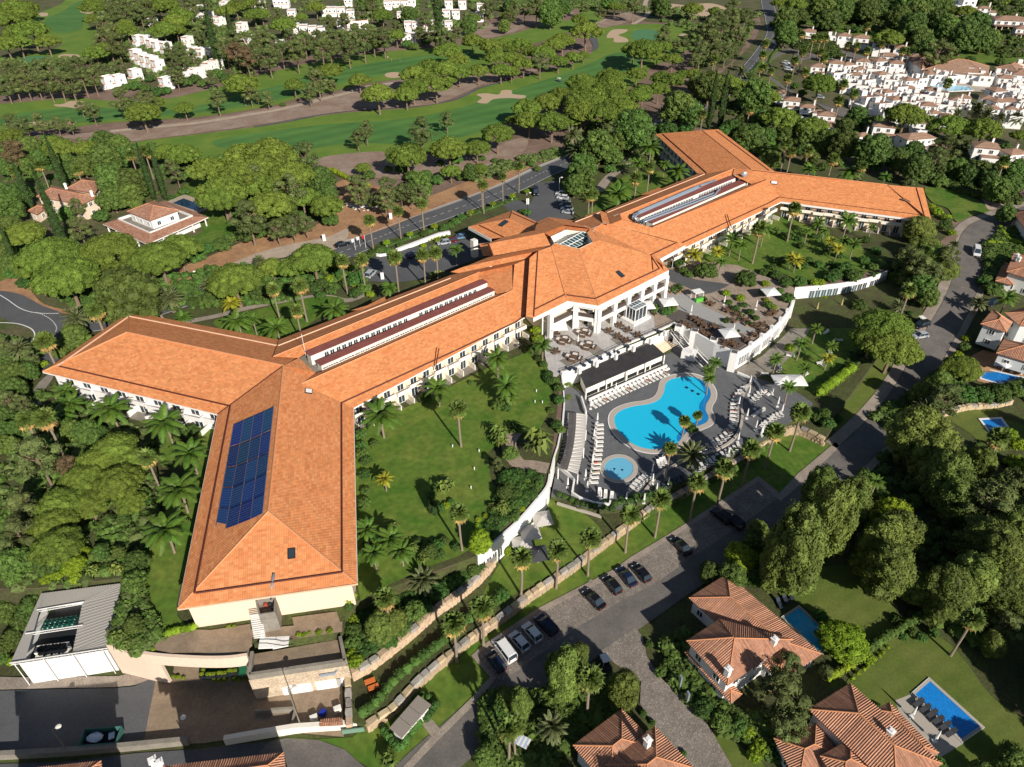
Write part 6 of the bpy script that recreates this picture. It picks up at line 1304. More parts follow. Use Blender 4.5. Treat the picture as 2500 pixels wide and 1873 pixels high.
P4=pxw([(1165,1358),(1195,1335),(1230,1305),(1270,1268),(1305,1228),(1335,1190)],0); tot=sum((P4[i+1]-P4[i]).length for i in range(len(P4)-1))
for s in (1.0,2.4,3.8,5.2,18,19.6):
    p,t=along(P4,min(s,tot-1)); nr=Vector((t.y,-t.x,0)); window(lw,p+nr*.22+Vector((0,0,Z_GARD+.8)),math.degrees(math.atan2(nr.x,nr.y)),1.0,2.2)
wallthing('garden_wall',pxw([(1345,1150),(1352,1120),(1362,1090),(1374,1030),(1378,980),(1371,912)],0),Z_POOL-.1,.3,.3,'white','thin white wall between the big lawn shrubs and the pool passage')
wallthing('pool_wall',pxw(j3([(415,760),(560,880),(540,1000),(600,1040),(720,1085),(850,1100),(860,1070)]),Z_POOL),Z_POOL-1.2,Z_POOL+1.0,.35,'white','low white wall round the lower left corner of the pool deck')
wallthing('pool_wall',pxw(j3([(620,170),(660,300)]),Z_POOL+1),Z_POOL-.1,Z_POOL+1.3,.3,'white','short white wall at the end of the poolside bar')
wallthing('path_edge',pxw(j3([(415,1065),(560,1110),(700,1150),(790,1180)]),Z_GARD+.3),Z_GARD,Z_GARD+.5,.4,'stonec','pale kerb edging the path under the pool deck')
wallthing('deck_edge',pxw(smooth_px(j3([(1070,1060),(1160,960),(1260,840),(1430,740),(1640,660),(1800,600),(1900,530),(1955,440),(1975,330),(1965,230),(2000,120),(2060,40)]),4,False),Z_POOL),Z_POOL-.1,Z_POOL+.35,.55,'stonec','low curved pale seat wall dividing the pool deck')
wallthing('deck_edge',pxw(smooth_px([(1800,912),(1830,925),(1850,940),(1860,960)],4,False),Z_POOL),Z_POOL-.1,Z_POOL+.5,.4,'white','short curved white kerb at the foot of the gallery wall')
# ------------------------------------------------------------------ poolside bar
bz=Z_POOL+2.9
Pb=[at(x,y,bz) for x,y in [(1414,912),(1590,838),(1622,867),(1431,949)]]
org=sum(Pb,Vector())/4; org.z=Z_POOL
bar=empty('pool_bar',org,0,'long low bar building with a flat black roof beside the main pool','bar building')
b=MB(); b.prism([(p.x-org.x,p.y-org.y) for p in Pb],2.9,3.15); b.build('roof',mat('black_roof_felt',(0.035,0.032,0.034),.85,col2=(0.05,.047,.05),scale=.5,var=.1,stretch=(1,1,1)),bar)
Pi=inset([p-org for p in Pb],.35); b=MB(); b.prism([(p.x,p.y) for p in Pi],0,2.9,top=False)
b.build('wall',M['ivory'],bar)
d=(Pb[2]-Pb[3]).normalized(); nr=Vector((d.y,-d.x,0)); az=math.degrees(math.atan2(nr.x,nr.y)); L=(Pb[2]-Pb[3]).length
for k in range(6):
    p=Pb[3]-org+d*L*(k+.5)/6-nr*.33; p.z=.2; o=obj_at('serving_hatch',box_mesh('hatch',L/6-.5,.1,1.0,'dark'),p+nr*.02,math.atan2(d.y,d.x),parent=bar)
for k in range(5):
    p=Pb[3]-org+d*L*k/4+nr*.1; p.z=0; b=MB(); b.box(p,.22,.22,2.9); b.build('post',M['white'],bar)
for k,(w_,o_) in enumerate(((.8,1.2),(.8,2.1))):
    b=MB(); a=Pb[3]-org+nr*o_; c=Pb[2]-org+nr*o_; a.z=c.z=0; wall_line(b,[a,c],0,.75-.35*k,w_*.6); b.build('planter_step',M['white'],bar)
# pergola by the passage
pz=Z_POOL+2.8
le=smooth_px(j3([(510,302),(505,450),(480,620),(425,772)]),8,False); mi=smooth_px(j3([(577,306),(570,450),(546,620),(500,790)]),8,False); ri=smooth_px(j3([(665,316),(660,450),(640,600),(590,822)]),8,False)
pg=empty('pergola',at(1390,1080,Z_POOL),0,'long curved pergola, half dark boards and half white slats, beside the pool','pergola'); og=pg.location.copy()
M['dboard']=mat('dark_grey_boards',(0.115,0.105,0.10),.8,var=.15,scale=2); M['slat']=mat('white_slats',(0.66,0.62,0.56),.8)
A=[at(x,y,pz)-og for x,y in le]; Bm=[at(x,y,pz)-og for x,y in mi]; C_=[at(x,y,pz)-og for x,y in ri]
N_=36
def lerpl(P,t):
    f=t*(len(P)-1); i=min(int(f),len(P)-2); return P[i].lerp(P[i+1],f-i)
for k in range(N_):
    t0,t1=k/N_,(k+.8)/N_
    for P,Q,m_,nm in ((A,Bm,'dboard','board'),(Bm,C_,'slat','slat')):
        a,c,d,e=lerpl(P,t0),lerpl(Q,t0),lerpl(Q,t1),lerpl(P,t1)
        if m_=='slat': a=a+Vector((0,0,.12*(k%2))); 
        b=MB(); b.quad(a,e,d,c); dn=Vector((0,0,-.09)); b.quad(a,c,c+dn,a+dn); b.quad(c,d,d+dn,c+dn); b.build(nm,M[m_],pg)
for P in (A,C_):
    for t in (0,.33,.66,1): p=lerpl(P,t); b=MB(); b.box((p.x,p.y,0),.2,.2,2.7); b.build('post',M['white'],pg)
# ------------------------------------------------------------------ stairs down to the deck
def stairs(pa,pb,za,zb,wd,n,lab,m='white',tm='dark'):
    a=at(*pa,za); c=at(*pb,zb); e=empty('staircase',Vector((c.x,c.y,zb)),0,lab,'stairs'); d=(c-a); d.z=0; L=d.length; d.normalize(); rz=math.atan2(d.y,d.x)
    for k in range(n):
        p=a+d*L*(k+.5)/n; z=za+(zb-za)*(k+1)/n; o=obj_at('tread',box_mesh('tread',L/n*.72,wd,.1,tm),Vector((p.x,p.y,z))-e.location,rz,parent=e)
    for s in (-1,1):
        nr=Vector((-d.y,d.x,0))*wd/2*s; b=MB(); b.tube([a+nr-e.location,c+nr-e.location],.14,4); b.build('stringer',M[m],e)
        b=MB(); b.tube([a+nr+Vector((0,0,1))-e.location,c+nr+Vector((0,0,1))-e.location],.05,4); b.build('handrail',M['white'],e)
    return e
stairs((1645,809),(1676,848),0.0,-2.1,2.2,12,'upper flight of white framed stairs from the sofa terrace')
b=MB(); p=at(1684,856,-2.1); b.box((p.x,p.y,-4.2),3.4,2.6,2.1,R_(-25)); b.build('stair_landing',M['white'],label='white landing between the two stair flights above the pool',cat='stairs')
stairs((1690,858),(1722,892),-2.1,Z_POOL,2.2,12,'lower flight of white framed stairs reaching the pool deck')
b=MB(); p=at(1613,846,Z_POOL); 
for k in range(4): b.box((p.x,p.y,Z_POOL+.18*k),6.5-.9*k,4.6-.9*k,.18,R_(40))
b.build('stone_steps',M['cream'],label='cream stone steps between bar and stairs at the terrace door',cat='steps')
# ------------------------------------------------------------------ stone walls
M['stone1']=mat('sandstone_block',(0.50,0.37,0.235),.95,var=.2,scale=.9,objrand=.22,col2=(.40,.31,.215))
M['stone2']=mat('grey_cap_stone',(0.34,0.31,0.275),.95,var=.2,scale=.9,objrand=.2,col2=(.27,.25,.22))
def rock(seed,sx=1,sy=1,sz=1):
    r=random.Random(seed); b=MB(); 
    for z in (0,1):
        for x,y in ((-.5,-.5),(0,-.56),(.5,-.5),(.5,.5),(0,.55),(-.5,.5)): b.v.append(((x+r.uniform(-.07,.07))*(1-.10*z),(y+r.uniform(-.07,.07))*(1-.10*z),z+r.uniform(-.09,.09)))
    b._f((5,4,3,2,1,0),0); b._f((6,7,8,9,10,11),0)
    for i in range(6): j=(i+1)%6; b._f((i,j,6+j,6+i),0)
    return b
ROCK1=[rock(i).mesh('stone',M['stone1']) for i in range(5)]; ROCK2=[rock(i+9).mesh('stone',M['stone2']) for i in range(5)]
def stone_wall(px,ztop,zbot,lab,th=.75,stp=1.35,hc=.5):
    P=[at(x,y,ztop) for x,y in smooth_px(px,3,False)]; tot=sum((P[i+1]-P[i]).length for i in range(len(P)-1))
    o0=P[0].copy(); o0.z=zbot; root=empty('stone_wall',o0,0,lab,'stone wall'); r=random.Random(int(tot*10)); b=MB(); b2=MB()
    rows=max(1,int((ztop-hc-zbot)/.55)); rh=(ztop-hc-zbot)/rows
    wall_line(b2,[Vector((p.x-o0.x,p.y-o0.y,0)) for p in P],-.3,ztop-hc-zbot,th*.8); b2.build('wall_core',M['stone1'],root)
    for j in range(rows):
        s=r.uniform(0,.6)
        while s<tot-.3:
            L=r.uniform(.55,1.3); p,t=along(P,min(tot,s+L/2)); rk=rock(r.randint(0,99)); k=len(b.v); ca,sa=t.x,t.y; w_=th*r.uniform(1.02,1.14)
            for v in rk.v:
                X=v[0]*L*.96; Y=v[1]*w_; Z=v[2]*rh*.95+j*rh; b.v.append((p.x-o0.x+X*ca-Y*sa,p.y-o0.y+X*sa+Y*ca,Z))
            for f in rk.f: b._f(tuple(k+q for q in f),0)
            s+=L
    b.build('stone_course',M['stone1'],root,kind='stuff')
    s=0
    while s<tot-.4:
        L=stp*r.uniform(.75,1.35); p,t=along(P,min(tot,s+L/2)); i=r.randrange(5)
        obj_at('cap_stone',(ROCK2 if r.random()<.55 else ROCK1)[i],Vector((p.x,p.y,ztop-hc))-o0,math.atan2(t.y,t.x),(L*.95,th*r.uniform(1.1,1.4),hc*r.uniform(.85,1.15)),root); s+=L
    return root
stone_wall([(893,1768),(915,1752),(960,1722),(1010,1668),(1065,1618),(1105,1588),(1140,1558),(1200,1518),(1243,1486),(1300,1443),(1390,1383),(1440,1346),(1500,1301),(1545,1268),(1600,1228),(1640,1211),(1700,1178),(1760,1140),(1800,1120),(1850,1088),(1893,1058),(1920,1045),(1945,1041),(1975,1050),(2012,1068)],Z_GARD+.3,LOWZ,'long sandstone retaining wall with big cap stones above the roadside lawn',stp=1.6)
stone_wall([(856,1640),(905,1612),(960,1570),(1010,1530),(1060,1485),(1110,1450),(1160,1410),(1185,1385),(1205,1360)],Z_TERR+.25,Z_GARD,'upper sandstone wall behind the zigzag hedge below the planted bank',stp=1.5)
stone_wall([(2012,1000),(2030,975),(2060,945),(2090,915),(2128,870)],lowp(2060,945).z+1.2,lowp(2060,945).z,'stone wall climbing beside the tall hedge at the right garden')
stone_wall(j4([(1530,300),(1620,265),(1750,235),(1900,225),(2000,215),(2110,190)]),lowp(2360,990).z+1.3,lowp(2360,990).z,'reddish stone wall above the far right lawn',stp=1.2)
stone_wall([(848,1650),(850,1700),(852,1760)],Z_GARD+.5,LOWZ,'short stone wall beside the service yard')
# ------------------------------------------------------------------ furniture
M['cush']=mat('off_white_cushion',(0.70,0.67,0.62),.9,var=.04,scale=2); M['navy']=mat('dark_blue_canvas',(0.030,0.045,0.070),.8); M['canvas']=mat('white_canvas',(0.76,0.75,0.73),.85)
M['gry']=mat('charcoal_canvas',(0.055,0.058,0.065),.85); M['yell']=mat('faded_yellow_canvas',(.55,.42,.18),.85)
def lounger_meshes(cm,fm):
    b=MB(); 
    b.box((0,-.25,.28),.62,1.35,.10); k=len(b.v)
    # raised back
    for z,y in ((.32,.42),(.72,.98)): b.v+=[(-.31,y,z),(.31,y,z)]
    for z,y in ((.42,.38),(.82,.94)): b.v+=[(-.31,y,z),(.31,y,z)]
    for f in ((0,1,3,2)[::-1],(4,5,7,6),(0,4,6,2),(1,3,7,5),(2,6,7,3),(0,1,5,4)): b._f(tuple(k+i for i in f),0)
    cu=b.mesh('cushion',M[cm])
    b=MB(); b.box((-.34,.05,.22),.05,2.0,.07); b.box((.34,.05,.22),.05,2.0,.07); b.box((0,-.92,.22),.7,.05,.07); b.box((0,1.02,.22),.7,.05,.07); fr=b.mesh('frame',M[fm])
    b=MB(); b.box((0,0,0),.05,.05,.25); lg=b.mesh('leg',M[fm]); return cu,fr,lg
LG={'w':lounger_meshes('cush','white'),'d':lounger_meshes('gry','black'),'n':lounger_meshes('navy','black')}
PD={}
def lounger(x,y,rz,z,kind,lab,grp):
    p=at(x,y,z+.35); p.z=z; cu,fr,lg=LG[kind]; e=empty('sun_lounger',p,rz,lab,'sun lounger',grp)
    obj_at('cushion',cu,(0,0,0),parent=e); obj_at('frame',fr,(0,0,0),parent=e)
    for sx in (-.3,.3):
        for sy in (-.8,.8): obj_at('leg',lg,(sx,sy,0),parent=e)
    return e
def dirz(x,y,dx,dy,z):
    a=at(x,y,z); c=at(x+dx,y+dy,z); d=c-a; return math.atan2(-d.x,d.y)
LI=['first','second','third','fourth','fifth','sixth','seventh','eighth','ninth','tenth','eleventh','twelfth','thirteenth','fourteenth','fifteenth','sixteenth','seventeenth','eighteenth','nineteenth','twentieth','twenty-first','twenty-second']
def lrow(pts,n,d,z,kind,desc,grp,fromm='from the left',scale=None):
    P=pxw(smooth_px(pts,4,False),z); tot=sum((P[i+1]-P[i]).length for i in range(len(P)-1)); out=[]
    for k in range(n):
        p,t=along(P,tot*(k/(n-1) if n>1 else .5)); x,y=topx(p+Vector((0,0,.35))); rz=dirz(x,y,*(d(k/(n-1)) if callable(d) else d),z)+rv.uniform(-.06,.06)
        out.append(lounger(x,y,rz,z,kind,f'{desc}, {LI[k]} {fromm}',grp))
    return out
zD=Z_POOL+.02
rowA=lrow([(1449,993),(1500,968),(1560,942),(1626,913)],20,(-18,-12),zD,'w','white lounger in the row along the poolside bar','loungers along the bar')
rowB=lrow([(1463,1040),(1463,1070),(1460,1105),(1455,1140),(1449,1180)],14,(-10,.6),zD,'w','white lounger in the column left of the pools','loungers left of the pools','from the top')
lrow(j3([(770,985),(822,1003),(872,1018)]),3,(1,-10),zD,'w','white lounger at the bottom left deck corner','loungers at the deck corner')
rowC=lrow(j3([(1985,95),(1940,150),(1910,220),(1905,300),(1900,380),(1870,460),(1800,530),(1700,590),(1600,630)]),20,lambda t:(10,-2+8*t) if t<.5 else (6,8),zD,'w','white lounger on the arc right of the main pool','loungers on the pool arc','from the top')
lrow(j3([(1945,595),(1860,640),(1760,690),(1680,735),(1600,775)]),11,(5,9),zD,'w','white lounger in the line along the lower hedge','loungers by the lower hedge','from the right')
lrow(j3([(1470,865),(1400,890),(1330,930),(1280,955)]),6,(4,9),zD,'n','dark lounger under the tall palms near the lower hedge','dark loungers near the hedge','from the right')
lrow(j3([(1165,850),(1110,890),(1060,945)]),5,(9,5),zD,'w','white lounger beside the round pool','loungers beside the round pool','from the top')
lrow(j3([(1320,715),(1270,745)]),3,(-4,-8),zD,'w','white lounger between round pool and main pool','loungers between the pools','from the right')
lrow(j3([(2160,110),(2100,165),(2050,225)]),6,(5,8),zD,'w','white lounger on the upper right deck','loungers on the upper right deck','from the top')
lrow(j3([(2135,295),(2080,325)]),3,(8,-5),zD,'w','white lounger in the middle of the right deck','loungers in the middle right deck','from the right')
lrow(j3([(2200,370),(2145,410)]),3,(8,-5),zD,'w','white lounger at the lower part of the right deck','loungers at the lower right deck','from the right')
lrow(j4([(160,320),(90,350),(50,385),(10,415)]),7,(3,9),zD,'w','white lounger at the right end by the stone wall','loungers at the right end','from the right')
lrow(j4([(30,130),(60,150)]),2,(8,-5),zD,'w','white lounger near the garden parasols','loungers near the garden parasols','from the left')
for i,(x,y) in enumerate([(540,1210),(650,1275),(575,1375),(490,1465),(240,1405),(140,1490),(25,1560),(375,1560),(505,1480),(150,1530)]):
    q=k8([(x,y)])[0]; e=lounger(q[0],q[1],rv.uniform(0,6.2),zD,'w','white lounger on the shaded garden lawn, '+LI[i]+' from the top right','garden lawn loungers')
lrow(j8([(1310,1125),(1380,1185),(1430,1220),(1470,1265),(1520,1305),(1585,1375)]),6,(5,-3),zL+.15,'d','charcoal lounger beside the large blue pool','charcoal loungers by the villa pool','from the top')
lrow(j8([(240,215),(205,245),(145,290)]),3,(-4,-8),zL,'n','dark lounger on the shaded villa lawn','villa lawn loungers','from the top')
lrow(k8([(1965,1490),(2050,1525),(2110,1545),(2180,1560)]),4,(3,-8),zz(2430,905),'w','white lounger beside the right edge villa pool','right edge villa loungers')
# parasols
def closed_parasol(x,y,z,kind,desc):
    p=at(x,y,z+1.4); p.z=z; e=empty('closed_parasol',p,0,None,'parasol','folded white parasols'); 
    if kind not in PD:
        b=MB(); b.tube([(0,0,.95),(0,0,1.2),(0,0,1.8),(0,0,2.55),(0,0,2.8)],[.24,.19,.16,.10,.02],7); a=b.mesh('folded_canopy',M[kind]); b=MB(); b.tube([(0,0,0),(0,0,2.9)],.03,5); c=b.mesh('pole',M['white']); b=MB(); b.box((0,0,0),.6,.6,.08); PD[kind]=(a,c,b.mesh('base',M['white']))
    for nm,me in zip(('folded_canopy','pole','base'),PD[kind]): obj_at(nm,me,(0,0,0),parent=e)
    pend(e,x,y,desc); return e
def open_parasol(x,y,z,rz,desc,sz=3.2,kind='canvas'):
    h=2.5; p=at(x,y,z+h); p.z=z; e=empty('open_parasol',p,rz,None,'parasol','open square parasols'); key=('o',kind,sz)
    if key not in PD:
        b=MB(); s=sz/2; c=(0,0,h+.65); q=[(-s,-s,h),(s,-s,h),(s,s,h),(-s,s,h)]
        for i in range(4):
            a_,d_=q[i],q[(i+1)%4]; m_=((a_[0]+d_[0])/2,(a_[1]+d_[1])/2,h+.06); b.poly([a_,m_,c]); b.poly([m_,d_,c]); b.poly([a_,(a_[0],a_[1],h-.18),(m_[0],m_[1],h-.1),m_]); b.poly([m_,(m_[0],m_[1],h-.1),(d_[0],d_[1],h-.18),d_])
        a=b.mesh('canopy',M[kind]); b=MB(); b.tube([(0,0,0),(0,0,h+.75)],.04,5); pl=b.mesh('pole',M['white'])
        b=MB()
        for i in range(4): b.tube([(0,0,h-.3),(q[i][0]*.9,q[i][1]*.9,h+.02)],.02,3)
        PD[key]=(a,pl,b.mesh('ribs',M['white']))
    for nm,me in zip(('canopy','pole','ribs'),PD[key]): obj_at(nm,me,(0,0,0),parent=e)
    pend(e,x,y,desc); return e
for q in j3([(755,345),(727,480),(745,570),(715,690),(655,820),(670,920),(785,990),(1000,1010),(1150,1020),(1222,860),(1220,780),(1255,940),(1355,890),(1580,790),(1865,620),(1945,510),(2020,310),(2095,410),(2140,460),(2090,230),(1950,210),(2035,110),(2045,30),(700,230),(910,90),(1000,10),(505,890)]): closed_parasol(q[0],q[1],zD,'canvas','folded white parasol')
for q in j4([(95,110),(140,210),(175,270),(10,450)]): closed_parasol(q[0],q[1],zD,'canvas','folded white parasol')
z5=lambda p:[(1580+x/6.136,700+y/6.136) for x,y in p]; z1f=lambda p:[(1300+x/6.136,700+y/6.136) for x,y in p]
for q in z5([(665,340),(1160,200),(1640,270),(1300,620)]): closed_parasol(q[0],q[1],.35,'canvas','folded white parasol')
for q in z5([(680,1020),(1060,1130),(1545,1400),(1535,1560),(1885,1530)]): closed_parasol(q[0],q[1],zD,'canvas','folded white parasol')
for q in k8([(470,1000),(675,970)]): closed_parasol(q[0],q[1],Z_POOL+.02,'yell','folded faded yellow parasol')
for q in j8([(1285,1190),(1482,1395)]): closed_parasol(q[0],q[1],zL+.1,'canvas','folded white parasol')
closed_parasol(*z1f([(682,790)])[0],.32,'canvas','folded white parasol')
for q in z5([(320,225),(-20,275),(1850,75),(1230,690)]): open_parasol(q[0],q[1],.35,R_(10),'open white square parasol',4.0)
for q in z5([(2030,1400),(2230,1400)]): open_parasol(q[0],q[1],Z_POOL,R_(0),'open white square parasol',4.2)
open_parasol(*z1f([(400,590)])[0],.32,R_(5),'open white square parasol',3.8)
M['linen']=mat('linen_canvas',(.50,.47,.43),.9)
for q in j3([(290,1195),(188,1312),(122,1408)]): open_parasol(q[0],q[1],Z_GARD,R_(12),'large off-white parasol',3.5,'linen')
open_parasol(*j3([(255,1490)])[0],Z_GARD,R_(12),'open black parasol',3.4,'gry')
open_parasol(*k8([(2050,1480)])[0],zz(2450,890),R_(20),'open white square parasol',2.6)
open_parasol(*j8([(1430,1430)])[0],zL,0,'small round white parasol base',.9) if False else None
# tables and seats
TB={}
def tset(x,y,z,rz,kind,desc):
    """table with its chairs; each piece of furniture is a thing"""
    if 't' not in TB:
        b=MB(); b.box((0,0,.68),1.1,1.1,.06); TB['t']=b.mesh('table_top',M['wood']); b=MB(); b.box((0,0,0),.5,.5,.68); TB['tl']=b.mesh('table_leg',M['wood'])
        b=MB(); b.box((0,0,.40),.52,.52,.08); TB['c']=b.mesh('seat',M['wood']); b=MB(); b.box((0,.26,.42),.54,.07,.5); b.box((-.26,0,.42),.06,.5,.24); b.box((.26,0,.42),.06,.5,.24); TB['cb']=b.mesh('backrest',M['wood'])
        b=MB(); 
        for sx in (-.22,.22):
            for sy in (-.22,.22): b.box((sx,sy,0),.06,.06,.4)
        TB['cl']=b.mesh('legs',M['wood'])
        b=MB(); b.box((0,0,.05),1.9,.85,.32); b.box((0,.38,.3),1.9,.16,.45); b.box((-.88,0,.3),.16,.8,.3); b.box((.88,0,.3),.16,.8,.3); TB['s']=b.mesh('sofa_frame',M['wood']); b=MB(); b.box((0,-.04,.37),1.6,.68,.14); TB['sc']=b.mesh('cushion',M['cush'])
        b=MB(); b.box((0,0,.0),1.3,.9,.42); TB['lt']=b.mesh('low_table',M['wood'])
        b=MB(); b.box((0,0,.32),.75,.75,.1); TB['d']=b.mesh('seat',M['navy']); b=MB(); b.box((0,.38,.32),.75,.08,.5); TB['db']=b.mesh('backrest',M['navy'])
    p=at(x,y,z+.6); p.z=z; rt=lambda X,Y: Vector((p.x+X*math.cos(rz)-Y*math.sin(rz),p.y+X*math.sin(rz)+Y*math.cos(rz),z))
    def ch(X,Y,r):
        e=empty('wicker_chair',rt(X,Y),rz+r,None,'chair','brown wicker chairs'); obj_at('seat',TB['c'],(0,0,0),parent=e); obj_at('backrest',TB['cb'],(0,0,0),parent=e); obj_at('legs',TB['cl'],(0,0,0),parent=e); pend(e,x+X*6,y-Y*4,'wicker chair')
    if kind=='t':
        e=empty('wicker_table',p,rz,None,'table','brown wicker tables'); obj_at('table_top',TB['t'],(0,0,0),parent=e); obj_at('table_leg',TB['tl'],(0,0,0),parent=e); pend(e,x,y,desc)
        for a,(X,Y) in ((0,(0,.85)),(PI/2,(-.85,0)),(PI,(0,-.85)),(-PI/2,(.85,0))): ch(X,Y,a)
    elif kind=='s':
        e=empty('low_table',p,rz,None,'table','low lounge tables'); obj_at('table_top',TB['lt'],(0,0,0),parent=e); pend(e,x,y,'low wicker table')
        for a,(X,Y) in ((0,(0,1.35)),(PI/2,(-1.6,0)),(PI,(0,-1.35)),(-PI/2,(1.6,0))):
            e=empty('wicker_sofa',rt(X,Y),rz+a,None,'sofa','wicker sofas'); obj_at('sofa_frame',TB['s'],(0,0,0),parent=e,sc=(.8,1,1)); obj_at('cushion',TB['sc'],(0,0,0),parent=e,sc=(.8,1,1)); pend(e,x+X*7,y-Y*5,'cushioned wicker sofa')
    else:
        e=empty('lounge_chair',p,rz,None,'chair','navy lounge chairs'); obj_at('seat',TB['d'],(0,0,0),parent=e); obj_at('backrest',TB['db'],(0,0,0),parent=e); b=None; obj_at('base',box_mesh('base',.6,.6,.32,'black'),(0,0,0),parent=e); pend(e,x,y,'navy lounge chair')
for q in z1f([(1310,570),(1430,640),(1150,655),(1280,730),(1585,715),(1410,800),(350,690),(1220,430),(350,960)]): tset(q[0],q[1],.32,R_(-22),'t','brown wicker table')
for q in z1f([(470,790),(830,870),(620,1040),(770,680)]): tset(q[0],q[1],.32,R_(-22),'s','')
for q in z1f([(560,1220),(640,1215),(780,1160),(870,1110),(1030,1060),(1160,1000),(1290,965),(1430,885),(1680,770),(1890,650)]): tset(q[0],q[1],.32,R_(40+rv.uniform(-15,15)),'d','')
for q in z5([(560,545),(640,600),(700,470),(770,510),(850,575),(830,670),(910,700),(1010,590),(1200,345),(1340,400),(1290,500),(1480,490),(1640,570),(1740,560),(1730,650),(1220,830),(1310,855),(1150,870),(1610,710),(1500,790),(1900,370),(1830,400),(960,245)]): tset(q[0],q[1],.37,R_(rv.uniform(0,90)),'t','brown wicker table')
# small porch, pots and white lattice on the gravel terrace
e=empty('white_arbour',at(*z5([(740,180)])[0],.33),R_(20),'white lattice arbour with a green counter on the gravel terrace','arbour')
b=MB(); b.box((0,0,2.2),2.6,2.2,.12); b.build('roof',M['white'],e); 
for sx in (-1.2,1.2):
    for sy in (-1,1): b=MB(); b.box((sx,sy,0),.12,.12,2.2); b.build('post',M['white'],e)
b=MB(); 
for k in range(7): b.box((1.2,-.9+k*.3,.2),.06,.12,1.9)
b.build('lattice',M['white'],e); b=MB(); b.box((-.2,-1.5,0),2.2,.7,1.0); b.build('counter',mat('bright_green_panel',(.10,.42,.05),.6),e)
M['terra']=mat('terracotta',(.42,.19,.10),.85)
b=MB(); b.tube([(0,0,0),(0,0,.45)],[.16,.26],8); POT=b.mesh('pot',M['terra'])
for i,q in enumerate(z5([(290,70),(370,40),(430,60),(490,80),(360,100),(440,120),(480,30),(520,60),(330,330),(400,340),(450,310),(260,380),(90,400),(120,440),(1400,430),(1440,470),(1520,560),(1480,590),(1560,590),(1600,480),(1340,520),(1360,700),(850,200),(880,230)])):
    p=at(q[0],q[1],.35); e=empty('potted_plant',p,0,None,'potted plant','terracotta pots with small plants'); obj_at('pot',POT,(0,0,0),parent=e,sc=(1.2,1.2,1.2)); obj_at('foliage',KD['u']['v'][i%4][1],(0,0,.35),0,(.42,.42,.55),e); pend(e,q[0],q[1],'small plant in a terracotta pot')
# stepping stones across the lawn
sp=j3([(230+math.sin(i*.35)*22+(i%4)*24-20*(i//4)*.28,40+(i//4)*17+(i%2)*6) for i in range(84)])
st=empty('stepping_stones',at(1300,960,0.05),0,'winding path of small pale stepping stones across the big lawn','stepping stones')
b=MB(); b.tube([(0,0,0),(0,0,.1)],.3,7); SM=b.mesh('stone',M['stonec']); o_=st.location
for i,(x,y) in enumerate(sp): obj_at('stone',SM,at(x-(i//4)*.35*3.0+4,y,.05)-o_,0,(1,1,1),st)
# garden bollard lights
b=MB(); b.tube([(0,0,0),(0,0,.75)],.10,6); BL=b.mesh('post',M['white']); b=MB(); b.blob((0,0,.8),.14,.14,.12,1,0); BH=b.mesh('lamp_head',M['white'])
for x,y in [(1675,600),(1898,640),(1858,790),(1830,950),(1703,1138),(2788,180),(1930+500,230),(2368,225),(2380,135)]:
    q=(620+x/S,920+y/S); p=gp(*q); e=empty('bollard_light',p,0,None,'garden light','white garden bollard lights'); obj_at('post',BL,(0,0,0),parent=e); obj_at('lamp_head',BH,(0,0,0),parent=e); pend(e,q[0],q[1],'small white bollard light')
